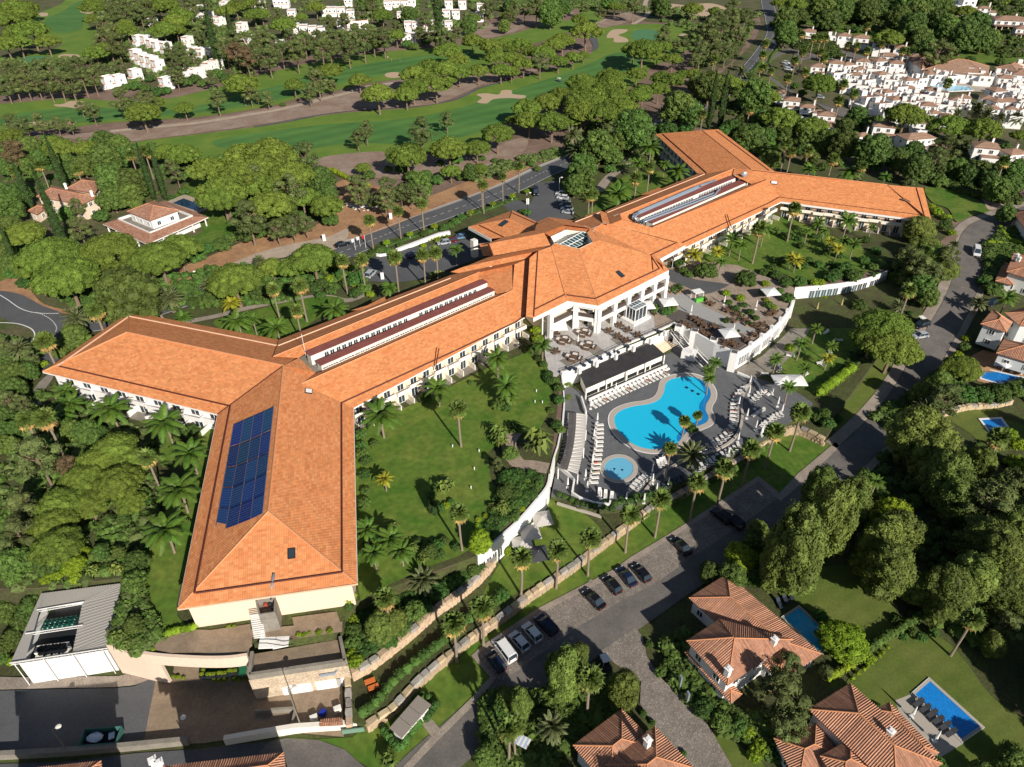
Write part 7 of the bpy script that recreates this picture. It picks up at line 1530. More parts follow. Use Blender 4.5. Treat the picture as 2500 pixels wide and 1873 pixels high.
# ------------------------------------------------------------------ houses
def hip(root,C,ze,z0,sl=.38,rm='tile2',wm='white',ov=.55,ribs=0.0,org=None,wins=True,cap=True):
    """hipped block: C = 4 world corners of the eave, longest pair gives the ridge"""
    org=org if org is not None else root.location; C=[Vector((c.x,c.y,ze)) for c in C]
    if (C[1]-C[0]).length<(C[2]-C[1]).length: C=C[1:]+C[:1]
    ar=sum(C[i].x*C[(i+1)%4].y-C[(i+1)%4].x*C[i].y for i in range(4))
    if ar<0: C=[C[1],C[0],C[3],C[2]]
    m1=(C[1]+C[2])/2; m0=(C[3]+C[0])/2; ax=(m1-m0); L=ax.length; ax.normalize(); hw=((C[2]-C[1]).length+(C[3]-C[0]).length)/4
    q=min(hw,L*.49); hgt=sl*hw; r0=m0+ax*q+Vector((0,0,hgt)); r1=m1-ax*q+Vector((0,0,hgt))
    b=MB()
    faces=[(C[0],C[1],r1,r0),(C[1],C[2],r1),(C[2],C[3],r0,r1),(C[3],C[0],r0)]
    for f in faces:
        e=(f[1]-f[0]).normalized(); n=e.cross(f[2]-f[0]).normalized(); up=n.cross(e)
        b.poly([p-org for p in f],0,[(p.dot(e),p.dot(up)) for p in f])
    for i in range(4): a,c=C[i],C[(i+1)%4]; b.quad(a-org-Vector((0,0,.18)),c-org-Vector((0,0,.18)),c-org,a-org); b.uv[-1]=[(0,0)]*4
    ro=b.build('roof',M[rm],root)
    if ribs>0:
        b=MB()
        for f in faces:
            e=(f[1]-f[0]); Ln=e.length; e.normalize(); n=e.cross(f[2]-f[0]).normalized(); up=n.cross(e)
            tops=[(p-f[0]).dot(e) for p in f[2:]]; H=(f[2]-f[0]).dot(up); tl,tr=min(tops),max(tops)
            u=ribs*.5
            while u<Ln:
                hh=H*min(1,u/max(tl,.01),(Ln-u)/max(Ln-tr,.01))-.1
                if hh>.25:
                    a=f[0]+e*u-org-up*.06; c=a+up*(hh+.06); s=e*ribs*.27; t=n*ribs*.26
                    b.quad(a-s,a+t,c+t,c-s); b.quad(a+t,a+s,c+s,c+t)
                u+=ribs
        b.build('tile_rows',M[rm+'r'],root,kind='stuff')
    if cap:
        for a,c in ((r0,r1),(C[0],r0),(C[3],r0),(C[1],r1),(C[2],r1)):
            if (a-c).length>.3: b=MB(); b.tube([a-org+Vector((0,0,.04)),c-org+Vector((0,0,.04))],.10,5); b.build('ridge_cap',M['ridge'],root)
    W=inset(C,ov); b=MB(); b.prism([(p.x-org.x,p.y-org.y) for p in W],z0-org.z,ze-org.z-.05); b.build('wall',M[wm],root)
    if wins:
        for i in range(4):
            a,c=W[i],W[(i+1)%4]; e=(c-a); e.z=0; Ln=e.length; e.normalize(); nr=Vector((e.y,-e.x,0))
            if nr.y>.35: continue
            n=int(Ln/3.4); az=math.degrees(math.atan2(nr.x,nr.y))
            for fl in range(max(1,int((ze-z0)/2.8))):
                for k in range(n):
                    p=a+e*Ln*(k+.5)/n+nr*.03; p.z=z0+.9+2.8*fl; window(root,p-org,az,1.1,1.2)
    return r0,r1
def chim(root,x,y,z,h=1.6,w=.75,rz=.6):
    p=at(x,y,z)-root.location; b=MB(); b.box((p.x,p.y,p.z-h),w,w,h,rz); o=b.build('chimney',M['white'],root)
    b=MB(); b.box((p.x,p.y,p.z+.02),w+.25,w+.25,.12,rz); b.box((p.x,p.y,p.z+.14),w*.7,w*.7,.3,rz); b.build('chimney_cap',M['white'],o)
def villa(px0,z0,blocks,chims,lab,ribs=.31,wm='white',rm='tile2',name='villa'):
    p=at(*px0,z0); root=empty(name,p,0,lab,'house')
    for c,ze,base in blocks: hip(root,[at(x,y,ze) for x,y in c],ze,base,ribs=ribs,wm=wm,rm=rm)
    for c in chims: chim(root,*c)
    return root
M['tile2r']=mat('cover_tile_rows',(0.46,0.235,0.145),.85,island=.35,var=.2,scale=.5)
M['tileor']=mat('orange_cover_tile_rows',(0.60,0.27,0.14),.85,island=.25)
M['bluewall']=mat('pale_blue_grey_render',(.62,.64,.64),.85)
L7=LOWZ
villa((1800,1560),L7,[([(1682,1460),(1774,1402),(2005,1597),(1908,1662)],L7+3.6,L7),([(1676,1565),(1757,1512),(1937,1562),(1776,1674)],L7+6.0,L7),([(1672,1593),(1700,1575),(1812,1695),(1785,1717)],L7+2.8,L7)],[(1779,1633,L7+8.2),(1892,1560,L7+7.6)],'two-storey white villa with weathered terracotta roof dappled by tree shade beside a small pool')
villa((1560,1830),L7,[([(1399,1820),(1518,1731),(1612,1830),(1490,1930)],L7+4.2,L7),([(1599,1774),(1697,1876),(1580,1970),(1478,1868)],L7+5.2,L7)],[(1582,1806,L7+7.6)],'villa roof half in deep shade beside the cobbled lane at the bottom edge')
villa((2110,1780),L7,[([(1974,1732),(2076,1668),(2300,1865),(2190,1935)],L7+5.2,L7),([(2139,1733),(2171,1714),(2292,1838),(2255,1862)],L7+4.2,L7),([(1889,1803),(1992,1768),(2060,1850),(1950,1915)],L7+3.0,L7),([(2002,1846),(2075,1806),(2130,1880),(2060,1930)],L7+4.4,L7)],[(2176,1785,L7+7.2)],'large terracotta roofed villa with several hips beside the large blue pool')
def dz(x,y): return lowp(x,y).z
gl('villa_patio',j8([(1125,1095),(1290,1030),(1440,1180),(1690,1425),(1705,1455),(1485,1587),(1300,1400),(1150,1180)]),mat('pale_patio_slabs',(.40,.36,.31),.9,var=.06,scale=1),.055)
z_=dz(2460,740)
villa((2470,650),z_,[([(2457,664),(2477,616),(2560,640),(2540,690)],z_+5.4,z_),([(2430,686),(2450,640),(2480,650),(2474,697)],z_+2.8,z_)],[(2484,622,z_+7.5),(2489,630,z_+7.2)],'white villa with white chimneys at the right edge above the lower road')
villa((2440,800),z_,[([(2394,791),(2425,756),(2472,787),(2457,812)],z_+5.2,z_-.5),([(2453,764),(2520,745),(2560,800),(2490,795)],z_+5.4,z_-.5),([(2432,862),(2451,828),(2560,850),(2545,895)],z_+2.9,z_-.5)],[],'pale blue-grey villa with orange hipped roofs and a pool terrace at the right edge',wm='bluewall',rm='tile2')
gl('villa_terrace',[(2370,870),(2400,855),(2560,900),(2560,960),(2440,945),(2385,930)],'orange',.05)
villa((2490,545),0,[([(2475,521),(2530,500),(2600,560),(2520,585)],3.8,-.5)],[],'white outbuilding in the shade at the right edge',ribs=0)
# white villa by the dark pool (left)
root=empty('villa',at(370,560,0),0,'white villa with a square upper floor and wide terracotta skirt roof by the dark pool','house'); og=root.location.copy()
O_=[at(x,y,3.0)-og for x,y in k5([(865,300),(1385,100),(1755,243),(1240,470)])]; I_=[at(x,y,3.9)-og for x,y in k5([(998,262),(1370,140),(1622,235),(1265,378)])]
b=MB()
for i in range(4):
    j=(i+1)%4; f=[O_[i],O_[j],I_[j],I_[i]]; e=(f[1]-f[0]).normalized(); n=e.cross(f[2]-f[0]).normalized()
    if n.z<0: f=f[::-1]; e=(f[1]-f[0]).normalized(); n=e.cross(f[2]-f[0]).normalized()
    up=n.cross(e); b.poly(f,0,[(p.dot(e),p.dot(up)) for p in f])
b.build('skirt_roof',M['tile2'],root)
b=MB()
for i in range(4): j=(i+1)%4; b.quad(O_[i]-Vector((0,0,.3)),O_[j]-Vector((0,0,.3)),O_[j],O_[i]); 
b.build('fascia',M['white'],root)
W=inset([Vector((p.x,p.y,0)) for p in O_],2.2); b=MB(); b.prism([(p.x,p.y) for p in W],0,3.3); b.build('wall',M['white'],root)
for i in range(4):
    j=(i+1)%4
    for t in (0.02,.25,.5,.75): p=O_[i].lerp(O_[j],t); c=sum(O_,Vector())/4; q=p+(c-p)*.05; b=MB(); b.box((q.x,q.y,0),.35,.35,2.9); b.build('porch_column',M['white'],root)
sheet('terrace_floor',[p-Vector((0,0,.35)) for p in I_],M['conc'],root)
b=MB(); wall_line(b,[I_[0],I_[1],I_[2],I_[3],I_[0]],3.5,4.3,.25); b.build('parapet',M['white'],root)
U_=[at(x,y,6.6) for x,y in k5([(1070,195),(1305,105),(1510,185),(1265,272)])]; hip(root,U_,6.6,3.3,ov=.5,rm='tile2',sl=.42,cap=True)
# yellow villa
villa((160,500),0,[(k5([(305,70),(440,-25),(830,70),(690,135)]),5.6,0),(k5([(560,0),(690,-85),(850,-50),(800,45)]),6.2,0),(k5([(230,190),(330,130),(400,160),(310,220)]),3.2,0)],[(158,450,8.0),(222,468,7.6)],'pale yellow villa with faded terracotta roofs and two white chimneys',ribs=0,wm='cream')
# ---------------- prototypes for the white villages
def proto(kind):
    r=empty('village_house',(0,0,0),0,None,'house','white village houses'); rn=random.Random(kind)
    def bx(nm,x,y,z,a,c,h,m,parent=r): b=MB(); b.box((x,y,z),a,c,h); return b.build(nm,M[m],parent)
    def hp(x,y,a,c,ze,sl=.34):
        C=[Vector((x-a/2,y-c/2,0)),Vector((x+a/2,y-c/2,0)),Vector((x+a/2,y+c/2,0)),Vector((x-a/2,y+c/2,0))]; hip(r,C,ze,0,sl,'tilebr','white',.35,0,Vector((0,0,0)),False,False)
    if kind==0: hp(0,0,9,7.5,5.6); bx('wing',1.5,-5,0,6,3.2,3.0,'white'); hp(1.5,-5,6.4,3.4,3.05,.22)
    if kind==1: hp(0,1,7.5,7,5.4); bx('terrace_block',0,-4.5,0,7.5,4.5,2.9,'white'); bx('parapet',0,-6.6,2.9,7.5,.3,.9,'white'); bx('parapet',-3.6,-4.6,2.9,.3,4,.9,'white')
    if kind==2: bx('wall',0,0,0,7.5,8,5.4,'white'); bx('parapet',0,-3.9,5.4,7.5,.25,.7,'white'); bx('parapet',3.65,0,5.4,.25,8,.7,'white'); bx('roof_terrace',-.1,.1,5.42,6.9,7.4,.05,'tilebr'); bx('stair_hut',-1.8,2,5.4,2.6,2.6,2.2,'white'); bx('wing',-4.8,-2,0,3,4.5,2.8,'white')
    if kind==3: hp(-1,0,8,6.5,5.0); hp(4.2,-1.5,5,6.5,3.2,.3); bx('pergola',-2,-4.8,2.3,4.5,2.6,.12,'white'); bx('garden_wall',0,-7.4,0,10,.3,1.4,'white')
    if kind==4:
        bx('wall',0,0,0,6.4,8,6.0,'white'); bx('gable_wall',-3.1,0,6.0,.3,8,.9,'white'); bx('gable_wall',3.1,0,6.0,.3,8,.9,'white'); bx('parapet',0,-3.9,6.0,6.2,.25,.35,'white')
        b=MB(); b.quad((-3,-3.8,6.05),(3,-3.8,6.05),(3,4,6.8),(-3,4,6.8)); b.build('roof',M['white'],r)
        bx('porch',0,-4.8,0,5,1.8,2.7,'white'); bx('tile_strip',0,-4.8,2.72,5.2,1.9,.1,'tile'); bx('tile_strip',0,-3.6,6.5,5.6,1.3,.3,'tile')
    if kind==5: hp(0,0,15,9,5.8); hp(-3,-6,8,4.5,3.2,.3); hp(5,-6,4,4.5,3.2,.3); bx('balcony',1.5,-5,2.9,7,1.2,.9,'white'); bx('roof_box',3,1,6.2,5,1.6,1.4,'white')
    if kind==6:
        hp(0,0,14,9,5.6)
        for k in range(6): bx('porch_column',-6+k*2.4,-7,0,.3,.3,3,'cream')
        bx('porch_roof',0,-6,3.0,14,3.2,.25,'tilebr')
    ww=[(-2,-0,1.0),(1.6,0,1.0)]
    yf={0:-3.45,1:-2.2,2:-4.05,3:-2.95,4:-4.05,5:-4.2,6:-4.2}[kind]
    for k,(x) in enumerate((-2.0,1.7) if kind<5 else (-5,-2,1,4)):
        window(r,(x,yf,3.5),180,1.2,1.3); 
        if kind in(0,3,6,5): window(r,(x,yf,.4),180,1.3,2.0)
    sx={0:4.2,1:3.4,2:3.78,3:2.7,4:3.22,5:7.2,6:6.7}[kind]
    window(r,(sx,0,3.4),90,1.1,1.2); window(r,(-sx if kind!=3 else -4.7,0,3.4),270,1.1,1.2)
    if kind!=4:
        b=MB(); b.box((2.2,1.5,5),.7,.7,3.0); c=b.build('chimney',M['white'],r); b=MB(); b.box((2.2,1.5,8.05),.95,.95,.15); b.build('chimney_cap',M['tilebr'],c)
    return r
PR=[proto(i) for i in range(7)]
def house(i,x,y,wpx,az,desc,h=3.5,name='village_house',grp='white village houses'):
    p=stand(x,y,h); s=wpx/ppm(p)/{0:9,1:7.5,2:8.5,3:11,4:6.4,5:15,6:14}[i]; s=max(.7,min(1.5,s)); z=gz(p.x,p.y)
    o=copy_tree(PR[i]); o.location=p; o.rotation_euler=(0,0,R_(180-az)); o.scale=(s,s,max(.85,min(1.15,s))); o['group']=grp; pend(o,x,y,desc); return o
DS=['white house with hipped roof','tiled white terrace house','flat-roofed white house','L-shaped white house','stepped terrace house','long white villa','pale columned villa']
for t in "0,470,575,120 1,620,560,120 0,720,560,110 3,830,595,120 0,850,530,120 1,990,540,120 2,930,600,110 0,1060,500,140 3,1210,525,150 1,1130,560,120 0,1300,525,160 0,1400,565,150 1,690,330,110 0,830,345,130 1,1000,400,130 2,590,320,90 0,390,290,120 1,1170,430,110 2,1270,470,100 2,620,630,110 2,720,640,100 1,800,650,110 2,880,690,110 1,1010,650,120 2,1080,690,110 2,1160,640,110 1,1240,690,110 2,1330,680,100 1,1420,640,110 2,1500,650,100 2,1570,660,110 2,960,760,120 1,1060,790,110 2,1150,750,110 3,1250,750,120 2,1330,810,130 1,1430,780,120 2,1510,800,100 2,840,740,110 2,750,720,90 2,890,850,160 2,1000,890,140 1,1130,860,130 2,1220,880,110 2,1300,870,110 1,1400,910,130 2,1510,900,120 2,1610,920,120 1,1450,970,110 2,1080,950,130 2,1180,990,110 1,1320,1050,110 2,1680,900,90 1,1900,850,120 1,1990,880,130 0,2060,870,150 2,2150,830,130 1,1980,790,130 2,2170,940,110 2,2100,760,120 0,2050,670,130 2,2010,640,110 1,2160,660,130 2,2190,740,110 2,1780,640,130 2,1880,660,120 3,190,790,140 0,250,860,140 3,400,910,170 0,540,985,150 3,610,1075,120 0,1020,1090,180 3,860,1150,110 5,1290,1180,280 0,1870,1270,200 0,2110,1310,180 2,1700,30,160 3,1880,90,140 5,1700,130,230".split():
    i,x,y,wd=t.split(','); house(int(i),1860+float(x)/S,float(y)/S,float(wd)/S,199 if rv.random()<.7 else 169,DS[int(i)])
house(6,1860+2080/S,200/S,260/S,199,'large yellow porch villa'); house(6,1860+2230/S,270/S,200/S,199,'large yellow porch villa')
# long hall and smaller roofs of the village
hl=villa((1860+1660/S,600/S),0,[(k4([(1350,590),(1480,520),(1920,560),(1910,640)]),5.0,0),(k4([(1230,500),(1330,490),(1430,540),(1350,580)]),5.5,0),(k4([(1960,570),(2080,535),(2209,560),(2160,610)]),4.6,0)],[],'long brown-tiled hall at the centre of the white village',ribs=0,rm='tilebr')
sheet('pool_patio',[at(x,y,.5) for x,y in k4([(1180,620),(1400,600),(1800,640),(1990,700),(1990,770),(1500,780),(1350,720)])],mat('village_patio',(.42,.36,.30),.9),kind='structure')
for q,l in ((k4([(1390,670),(1470,690),(1620,720),(1740,730),(1780,760),(1580,770),(1460,740),(1380,700)]),'turquoise pool in the middle of the white village'),(k4([(1230,620),(1290,620),(1300,640),(1240,640)]),'tiny blue pool on a village terrace, topmost'),(k4([(910,695),(980,700),(980,725),(915,720)]),'tiny blue pool in the left part of the village'),(k4([(1510,830),(1580,850),(1560,865),(1500,850)]),'tiny blue pool at the lower edge of the village'),(k4([(200,1050),(290,1070),(260,1100),(190,1095)]),'pale pool beside the white houses left of the village'),(k3([(1940,860),(2040,860),(2060,895),(1970,900)]),'turquoise pool among the gardens behind the far wing'),(k4([(830,800),(900,800),(890,820),(825,815)]),'small blue pool on a flat roof terrace')):
    pool(q,.62 if 'village' in l or 'terrace' in l else .32,1,'pt_pale',l,.3,False,copm='white')
# white terraces top left and top centre
TL=[(1170,330),(1235,335),(1285,365),(1330,385),(1400,390),(1145,450),(1190,480),(1235,500),(1285,510),(1330,540),(1570,620),(1635,610),(1700,590),(1760,560),(1825,530),(910,680),(1000,670),(1140,620),(1400,690),(1570,105),(1635,115),(1690,130),(1750,110),(1850,165),(2040,220),(1580,340),(1620,430),(1700,440),(1785,440),(1280,185),(1900,40),(1690,75),(2080,330),(2190,40)]
for x,y in TL: house(4,x/S,y/S,62/S,180+20 if x>1500 else 215,'white stepped terrace house',3.5,'terrace_house','white terrace houses by the golf course')
TC=[(200,20),(265,20),(320,110),(600,90),(665,90),(735,90),(815,110),(735,205),(800,200),(865,198),(930,192),(350,230),(420,240),(495,250),(570,255),(795,10),(1130,35),(1200,32),(1270,32),(1330,15),(1240,130),(1300,210),(1365,212),(1430,208),(1500,206),(1565,204),(1640,208),(1330,310),(1265,320),(1620,110),(1700,112),(1900,130),(1910,62),(1640,30),(1755,30),(225,375),(2150,20)]
for x,y in TC: house(4,620+x/S,y/S,64/S,175,'white stepped terrace house',3.5,'terrace_house','white terrace houses by the golf course')
for x,y in ((2195,560),(2200,620),(2150,720),(2090,800),(2190,860),(2100,940),(1940,930),(2130,1000),(1560,1000),(1640,860),(1700,840),(1280,930),(1350,980),(960,820),(800,820)): house(2 if x%20 else 1,1860+x/S,y/S,110/S,199,DS[2 if x%20 else 1])
for p_ in PR:
    for c in list(p_.children_recursive): bpy.data.objects.remove(c)
    bpy.data.objects.remove(p_)
# ------------------------------------------------------------------ buildings of the service yard
wallthing('curved_pink_wall',pxw(smooth_px([(264,1576),(300,1585),(350,1597),(385,1602)],3,False),0),LOWZ-.1,.45,.5,'pinkwall','tall curved pink-cream retaining wall beside the plant room')
BP=[at(x,y,0) for x,y in smooth_px([(385,1602),(420,1605),(500,1609),(560,1608),(604,1602)],3,False)]; o0=BP[0].copy()
br_=empty('walkway_bridge',o0,0,'curved pink-cream walkway bridge with clipped balls spanning the service yard','bridge')
b=MB(); wall_line(b,[p-o0 for p in BP],-1.9,.45,.5); b.build('parapet',M['pinkwall'],br_)
b=MB(); b.prism([(p.x-o0.x,p.y-o0.y) for p in BP+[at(611,1534,0),at(516,1545,0),at(394,1554,0)]],-.5,-.04,bottom=True); b.build('deck',M['conc'],br_)
gpatch('walkway',[(350,1545),(425,1538),(516,1541),(612,1526),(617,1580),(600,1594),(420,1597),(330,1580)],'brownyard',smooth=False,u=.29)
gpatch('walkway',[(714,1510),(822,1496),(835,1530),(725,1560)],'brownyard',smooth=False,u=.29)
gpatch('walkway',[(606,1600),(617,1560),(722,1555),(726,1562),(836,1545),(836,1520),(606,1540)],'brownyard',smooth=False,u=.294)
bz=-.9; Pq=[at(x,y,bz) for x,y in [(612,1590),(834,1552),(848,1617),(604,1653)]]; o0=sum(Pq,Vector())/4; o0.z=LOWZ
sv=empty('service_building',o0,0,'stone-faced service building with a walled brown roof terrace below the gable','building')
b=MB(); b.prism([(p.x-o0.x,p.y-o0.y) for p in Pq],-.1,5.2,top=True); M['stonef']=cobble('rubble_stone_facing',(.50,.40,.29),(.66,.54,.40),(.36,.28,.20),.35); b.build('wall',M['stonef'],sv)
sheet('roof_deck',[Vector((p.x,p.y,5.26))-Vector((o0.x,o0.y,0)) for p in Pq],M['brownyard'],sv)
b=MB(); Q=[Vector((p.x-o0.x,p.y-o0.y,0)) for p in inset(Pq,.25)]
for a,c in ((Q[0],Q[3]),(Q[3],Q[2]),(Q[2],Q[1])): b=MB(); wall_line(b,[a,c],5.2,6.4,.5); b.build('parapet',M['conc'],sv)
d=(Pq[2]-Pq[3]); Ls=d.length; d.normalize(); nr=Vector((d.y,-d.x,0)); rz=math.atan2(d.y,d.x)
for t,w_,h in ((.33,1.3,2.0),(.46,3.6,2.2),(.76,3.8,2.2),(.89,1.4,2.2)):
    p=Pq[3]+d*Ls*t+nr*.04-o0; p.z=0.1; obj_at('door',box_mesh('door',w_,.1,h,'white'),p,rz,parent=sv)
b=MB(); p=Pq[3]+d*Ls*.7-o0; b.tube([(p.x,p.y,4.3)+Vector((0,0,0)) if False else Vector((p.x,p.y,4.2))+nr*.3,Vector((p.x,p.y,4.2))+nr*.3+d*2.2,Vector((p.x,p.y,4.6))+d*2.6],.22,8); b.build('vent_pipe',M['duct'],sv)
# shaft and stair at the gable
T_=[at(x,y,4.6) for x,y in [(622,1463),(674,1455.4),(672,1495.6),(630.8,1502)]]; o0=sum(T_,Vector())/4; o0.z=0
sh=empty('kitchen_shaft',o0,0,'open-topped grey concrete shaft with machinery against the cream gable','shaft')
b=MB(); b.prism([(p.x-o0.x,p.y-o0.y) for p in T_],0,3.4); b.build('shaft_wall',M['conc'],sh)
q=[p-o0 for p in inset(T_,.15)]; b=MB(); wall_line(b,[Vector((v.x,v.y,0)) for v in q+[q[0]]],3.4,4.6,.28); b.build('rim',M['conc'],sh)
M['rust']=mat('rusty_red_metal',(.35,.06,.03),.7,var=.3,scale=3)
for i in range(7): b=MB(); b.blob((rv.uniform(-1,1),rv.uniform(-1,1),3.7),.4,.35,.35,i,.2); b.build('machine_part',M['rust' if i%2 else 'dark'],sh)
for k in range(14):
    pass
sg=empty('gable_stairs',at(660,1560,0),0,'white external stairs with a landing round the concrete shaft','stairs'); og=sg.location.copy()
for k in range(12):
    a=at(624+k*.9,1500+k*5.0,4.0-k*.33)-og; b=MB(); b.box((a.x,a.y,a.z-.15),1.7,.2,.12,R_(10)); b.build('tread',M['white'],sg)
for k in range(12):
    a=at(640+k*5.6,1562-k*.7+(k>5)*2,.05)-og; b=MB(); b.box((a.x,a.y,-.2+.05*abs(6-k)),.62,3.2,.2,R_(8)); b.build('landing_slab',M['white'],sg)
b=MB(); a=[at(x,y,1.0)-og for x,y in [(619,1570),(650,1570),(692,1576),(718,1572)]]; b.tube(a,.06,4); b.build('handrail',M['black'],sg)
# plant room
rz_=-.3; R4=[at(x,y,rz_) for x,y in [(100,1449),(298,1424),(262,1581),(26,1618)]]; o0=sum(R4,Vector())/4; o0.z=LOWZ
pr=empty('plant_room',o0,0,'white plant building with grey corrugated roof open over cooling units','building')
H4_=[at(x,y,rz_) for x,y in [(97,1489),(202,1470),(177,1593),(62,1610)]]
M['corr']=mat('corrugated_grey_roof',(.36,.34,.31),.7,var=.1,scale=1,stretch=(3,.4,1))
b=MB(); z=rz_-LOWZ
for i in range(4):
    j=(i+1)%4; a,c,d_,e=[Vector((p.x-o0.x,p.y-o0.y,z)) for p in (R4[i],R4[j],H4_[j],H4_[i])]; b.quad(a,e,d_,c); b.quad(a,c,c-Vector((0,0,.3)),a-Vector((0,0,.3)))
b.build('roof',M['corr'],pr)
ee=(R4[1]-R4[0]).normalized(); 
for i,(n_,f0,f1) in enumerate(((30,0,1),)):
    for k in range(n_):
        t=(k+.5)/n_
        a=R4[0].lerp(R4[1],t); c=H4_[0].lerp(H4_[1],max(0,min(1,(t-.1)/.8)))
        b=MB(); b.tube([Vector((a.x-o0.x,a.y-o0.y,z+.04)),Vector((c.x-o0.x,c.y-o0.y,z+.04))],.05,4); b.build('roof_rib',M['corr'],pr)
for k in range(22):
    t=(k+.5)/22; a=R4[1].lerp(R4[2],t); c=H4_[1].lerp(H4_[2],max(0,min(1,(t-.15)/.7))); b=MB(); b.tube([Vector((a.x-o0.x,a.y-o0.y,z+.04)),Vector((c.x-o0.x,c.y-o0.y,z+.04))],.05,4); b.build('roof_rib',M['corr'],pr)
Wp=inset(R4,.5); b=MB()
for i in range(4): j=(i+1)%4; a,c=Wp[i],Wp[j]; b.quad(*[Vector((p.x-o0.x,p.y-o0.y,zz_)) for p,zz_ in ((a,-.1),(c,-.1),(c,z-1.2),(a,z-1.2))])
b.build('wall',M['white'],pr)
sheet('plant_floor',[Vector((p.x-o0.x,p.y-o0.y,z-3.2)) for p in Wp],M['dark'],pr)
d=(H4_[1]-H4_[0]).normalized(); n2=Vector((-d.y,d.x,0))
for r_ in range(2):
    for k in range(4):
        p=at(102+k*18+r_*-3,1594-r_*10-k*2.2,-2.2)-o0; b=MB(); b.box((p.x,p.y,p.z-1.2),1.5,1.3,1.2,.15); u=b.build('cooling_unit',M['ivory'],pr); b=MB(); b.tube([(p.x,p.y,p.z),(p.x,p.y,p.z+.06)],.55,10); b.build('fan_grille',M['black'],u)
for r_ in range(4):
    for k in range(7): p=at(112+k*12-r_*3,1515+r_*6-k*1.8,-2.0)-o0; b=MB(); b.blob((p.x,p.y,p.z-.3),.38,.38,.4,k,.05,7,5); b.build('storage_bottle',mat('dark_green_bottle',(.01,.07,.05),.3) if (r_==0 and k==0) else bpy.data.materials['dark_green_bottle'],pr)
for a_,c_ in (((90,1489),(205,1469)),((62,1547),(202,1526)),((23,1619),(262,1583))):
    b=MB(); a=at(*a_,rz_+.3)-o0; c=at(*c_,rz_+.3)-o0; b.tube([a,c],.07,4); b.tube([a-Vector((0,0,.5)),c-Vector((0,0,.5))],.06,4)
    for k in range(14):
        q=a.lerp(c,k/14); q2=a.lerp(c,(k+.5)/14)-Vector((0,0,.5)); q3=a.lerp(c,(k+1)/14); b.tube([q,q2,q3],.03,3)
    b.build('roof_truss',M['white'],pr)
for k in range(4):
    a=at(35+k*72,1622-k*10,-1.2)-o0; b=MB(); b.tube([Vector((a.x,a.y,0)),Vector((a.x,a.y,z-.1))],.07,5); b.build('steel_post',M['white'],pr)
# yard walls, lamps, skip, planters
wallthing('yard_wall',pxw([(-40,1852),(150,1842),(300,1830),(463,1814)],LOWZ),LOWZ-.1,LOWZ+1.3,.7,'conc','long low concrete wall between the yard road and the lower lane')
wallthing('yard_wall',pxw([(548,1806),(640,1790),(720,1777),(885,1766)],LOWZ+1),LOWZ-.1,LOWZ+1.6,.7,'ivory','cream stone yard wall with green cabinet doors on its right half')
for q in ((790,1350),(883,1338)):
    x,y=j6([q])[0]; p=at(x,y,LOWZ+.8); b=MB(); b.box((p.x,p.y-.1,LOWZ+.3),1.6,.15,1.0,.12); b.build('cabinet_door',mat('sage_green_door',(.16,.27,.20),.7),label=f'sage-green cabinet door on the cream yard wall, {"left" if q[0]<800 else "right"} one',cat='cabinet door',group='green cabinet doors')
wallthing('planter_wall',pxw(j6([(0,1180),(325,1158),(345,1180),(315,1300),(0,1345)]),LOWZ+1),LOWZ-.1,LOWZ+1.1,.35,'conc','walled planting box in the service yard')
def lamp(bx_,by,hx,hy,z,desc,m='conc'):
    p=at(bx_,by,z); h=1.0
    for _ in range(60):
        t=topx(p+Vector((0,0,h)))
        if t[1]<=hy: break
        h+=.15
    e=empty('street_lamp',p,0,desc,'street lamp'); b=MB(); b.tube([(0,0,0),(0,0,h)],[.10,.06],6); b.build('pole',M[m],e); b=MB(); b.tube([(0,0,h-.1),(.5,.3,h)],.04,5); b.build('arm',M[m],e); b=MB(); b.blob((.75,.45,h),.42,.42,.16,1,0,8,5); b.build('lamp_head',M['ivory'],e); return e
lamp(168,1838,133,1783,LOWZ,'round-headed street lamp at the left of the lower yard road'); lamp(457,1806,430,1760,LOWZ,'round-headed street lamp beside the gap in the yard wall'); lamp(736,1777,701,1668,LOWZ,'tall double-arm yard lamp in front of the stone service building')
lamp(1288,545,1287,467,.0,'tall lamp column at the car park entrance','black'); lamp(1365,475,1365,435,.0,'lamp column by the parked car row','white'); lamp(475,695,466,665,0.1,'black branched street lamp beside the gravel lay-by','black')
sk=empty('skip_container',at(250,1806,LOWZ+.3),R_(4),'open teal skip loaded with white plastic in the shaded yard road','container'); M['teal']=mat('teal_metal',(.05,.15,.13),.6)
b=MB(); 
for (x,y,a,c) in ((0,-1.2,5.2,.12),(0,1.2,5.2,.12),(-2.6,0,.12,2.4),(2.6,0,.12,2.4)): b.box((x,y,-.2),a,c,1.3)
b.build('side_panels',M['teal'],sk); b=MB(); b.box((0,0,-.15),5.1,2.3,.1); b.build('floor',M['dark'],sk); b=MB(); b.blob((-.9,.1,.6),1.2,.8,.3,3,.1,8,5); b.build('white_load',mat('white_plastic_load',(.55,.62,.72),.6),sk); b=MB(); b.box((1.4,.2,.4),.8,1.0,.2,.3); b.build('load_piece',bpy.data.materials['white_plastic_load'],sk)
b=MB(); b.box((0,-1.45,-.1),4.0,.3,.5); b.build('ramp',M['orange'],sk)
gl('green_mat',[(510,1625),(600,1624),(604,1634),(600,1650),(500,1661),(492,1650),(498,1628)],mat('green_mat',(.02,.15,.07),.8),.13)
